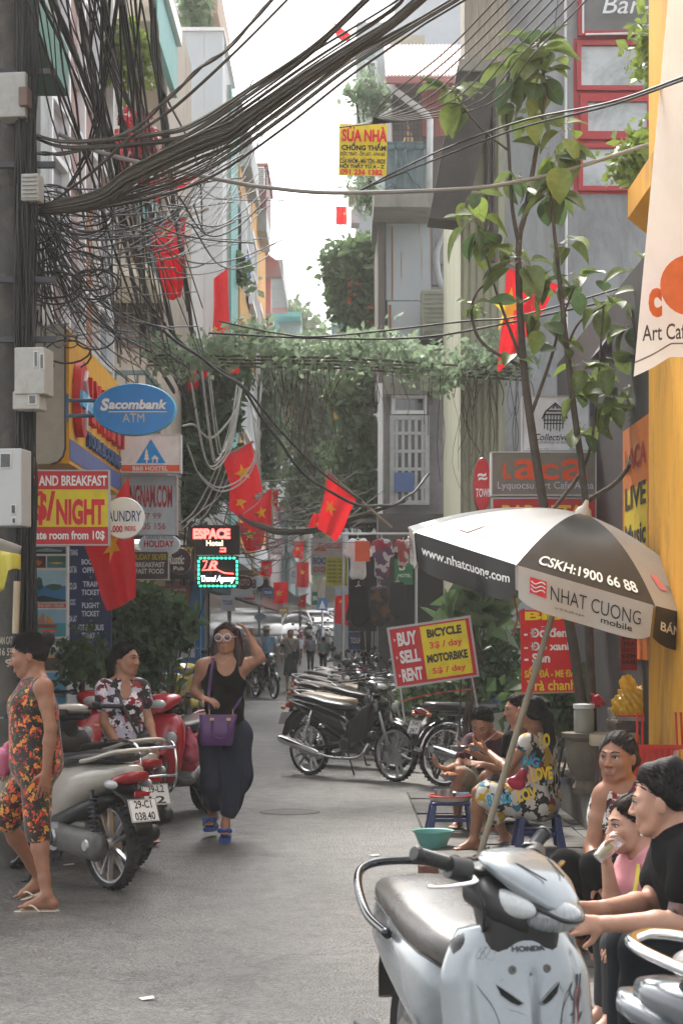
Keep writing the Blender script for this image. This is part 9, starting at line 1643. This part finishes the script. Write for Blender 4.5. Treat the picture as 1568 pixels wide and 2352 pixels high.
for i, (x, y, s) in enumerate([(327, 2300, .05), (855, 1968, .05), (150, 1990, .06)]): Yg = GY(y); b = MB(); a = rr.uniform(0, 3); p = V((W(x, 0, Yg).x, Yg, .006)); b.add([p, p+V((s, s*.4, .004)), p+V((s*.8, s*1.1, .008)), p+V((-s*.4, s*.8, .002))], [(0, 1, 2, 3)]); tag(obj('litter_scrap', b, mat('paper', (.6, .6, .58), .8)), ['white scrap of paper at the bottom left of the road', 'flattened white scrap beside the turquoise basin', 'pale scrap by the wheel of the cream scooter'][i], 'litter')
for i, (x, y, Yd, w_, h_) in enumerate([(600, 1290, 33, 26, 36), (646, 1160, 45, 20, 16), (676, 1245, 48, 22, 40), (700, 1180, 52, 18, 28), (618, 1130, 36, 22, 34), (742, 1185, 42, 20, 26), (690, 1370, 55, 14, 28)]): flag('small red flag over the hazy far street, '+ORD[i]+' from the left front', [(x, y), (x+w_, y-4), (x+w_-4, y+h_), (x-4, y+h_-6)], Yd, (.45, .45), .05, ((x-6, y+2), (x+w_+4, y-6)), sr=.2)
for i, (x, y, Yd, w_, h_, c_, s_) in enumerate([(508, 1368, 25.5, 30, 34, '#8c8f94', 'TOURS'), (560, 1362, 31, 26, 16, '#7a1c1c', 'CAFE'), (604, 1352, 40, 24, 18, '#2c5a8c', 'TRAVEL'), (640, 1396, 50, 22, 12, '#a8862c', 'BIA'), (668, 1300, 46, 12, 40, '#8c8c86', 'HOTEL'), (716, 1360, 44, 14, 30, '#2c6a4c', 'SPA'), (800, 1452, 28, 34, 40, '#14386a', 'TOUR')]): board(['pale', 'dark red', 'blue', 'ochre', 'tall grey', 'green', 'navy'][i]+' small shop sign reading '+s_+' down the street', x, y, x+w_, y+h_, Yd, c_, fr=alu_fr, fw=1, items=[(T, s_, '#c9c9c4' if i not in (0, 4) else '#2c3a6a', x+w_*.12, y+h_*.3, x+w_*.88, y+h_*.65, .03)])
for i, (px, yd, h_, r_, m_) in enumerate([(1404, 11.0, .09, .032, 'cup_clear'), (1424, 10.6, .10, .034, 'tea'), (1440, 10.9, .09, .032, 'cup_clear'), (1462, 10.3, .14, .04, 'jar_white'), (1480, 10.0, .10, .034, 'cup_clear'), (1388, 12.2, .12, .045, 'tray_white'), (1300, 13.4, .05, .05, 'bowl_slate')]):
 z = .925 if 1395 < px < 1450 else .42; yd = Y*0+(12.6 if z > .5 else yd); b = MB(); x = W(px, 0, yd).x; b.lathe([(0, 0), (r_*.8, 0), (r_, h_), (r_*.93, h_), (r_*.75, .006), (0, .006)], (x, yd, z+.003), n=20)
 tag(obj('drinking_glass', b, MATS[m_], smooth=40), ['clear glass', 'glass of tea', 'second clear glass', 'white cup', 'clear low glass', 'cream cup', 'slate cup'][i]+' among the tea stall things, '+ORD[i]+' of the vessels', 'glass')
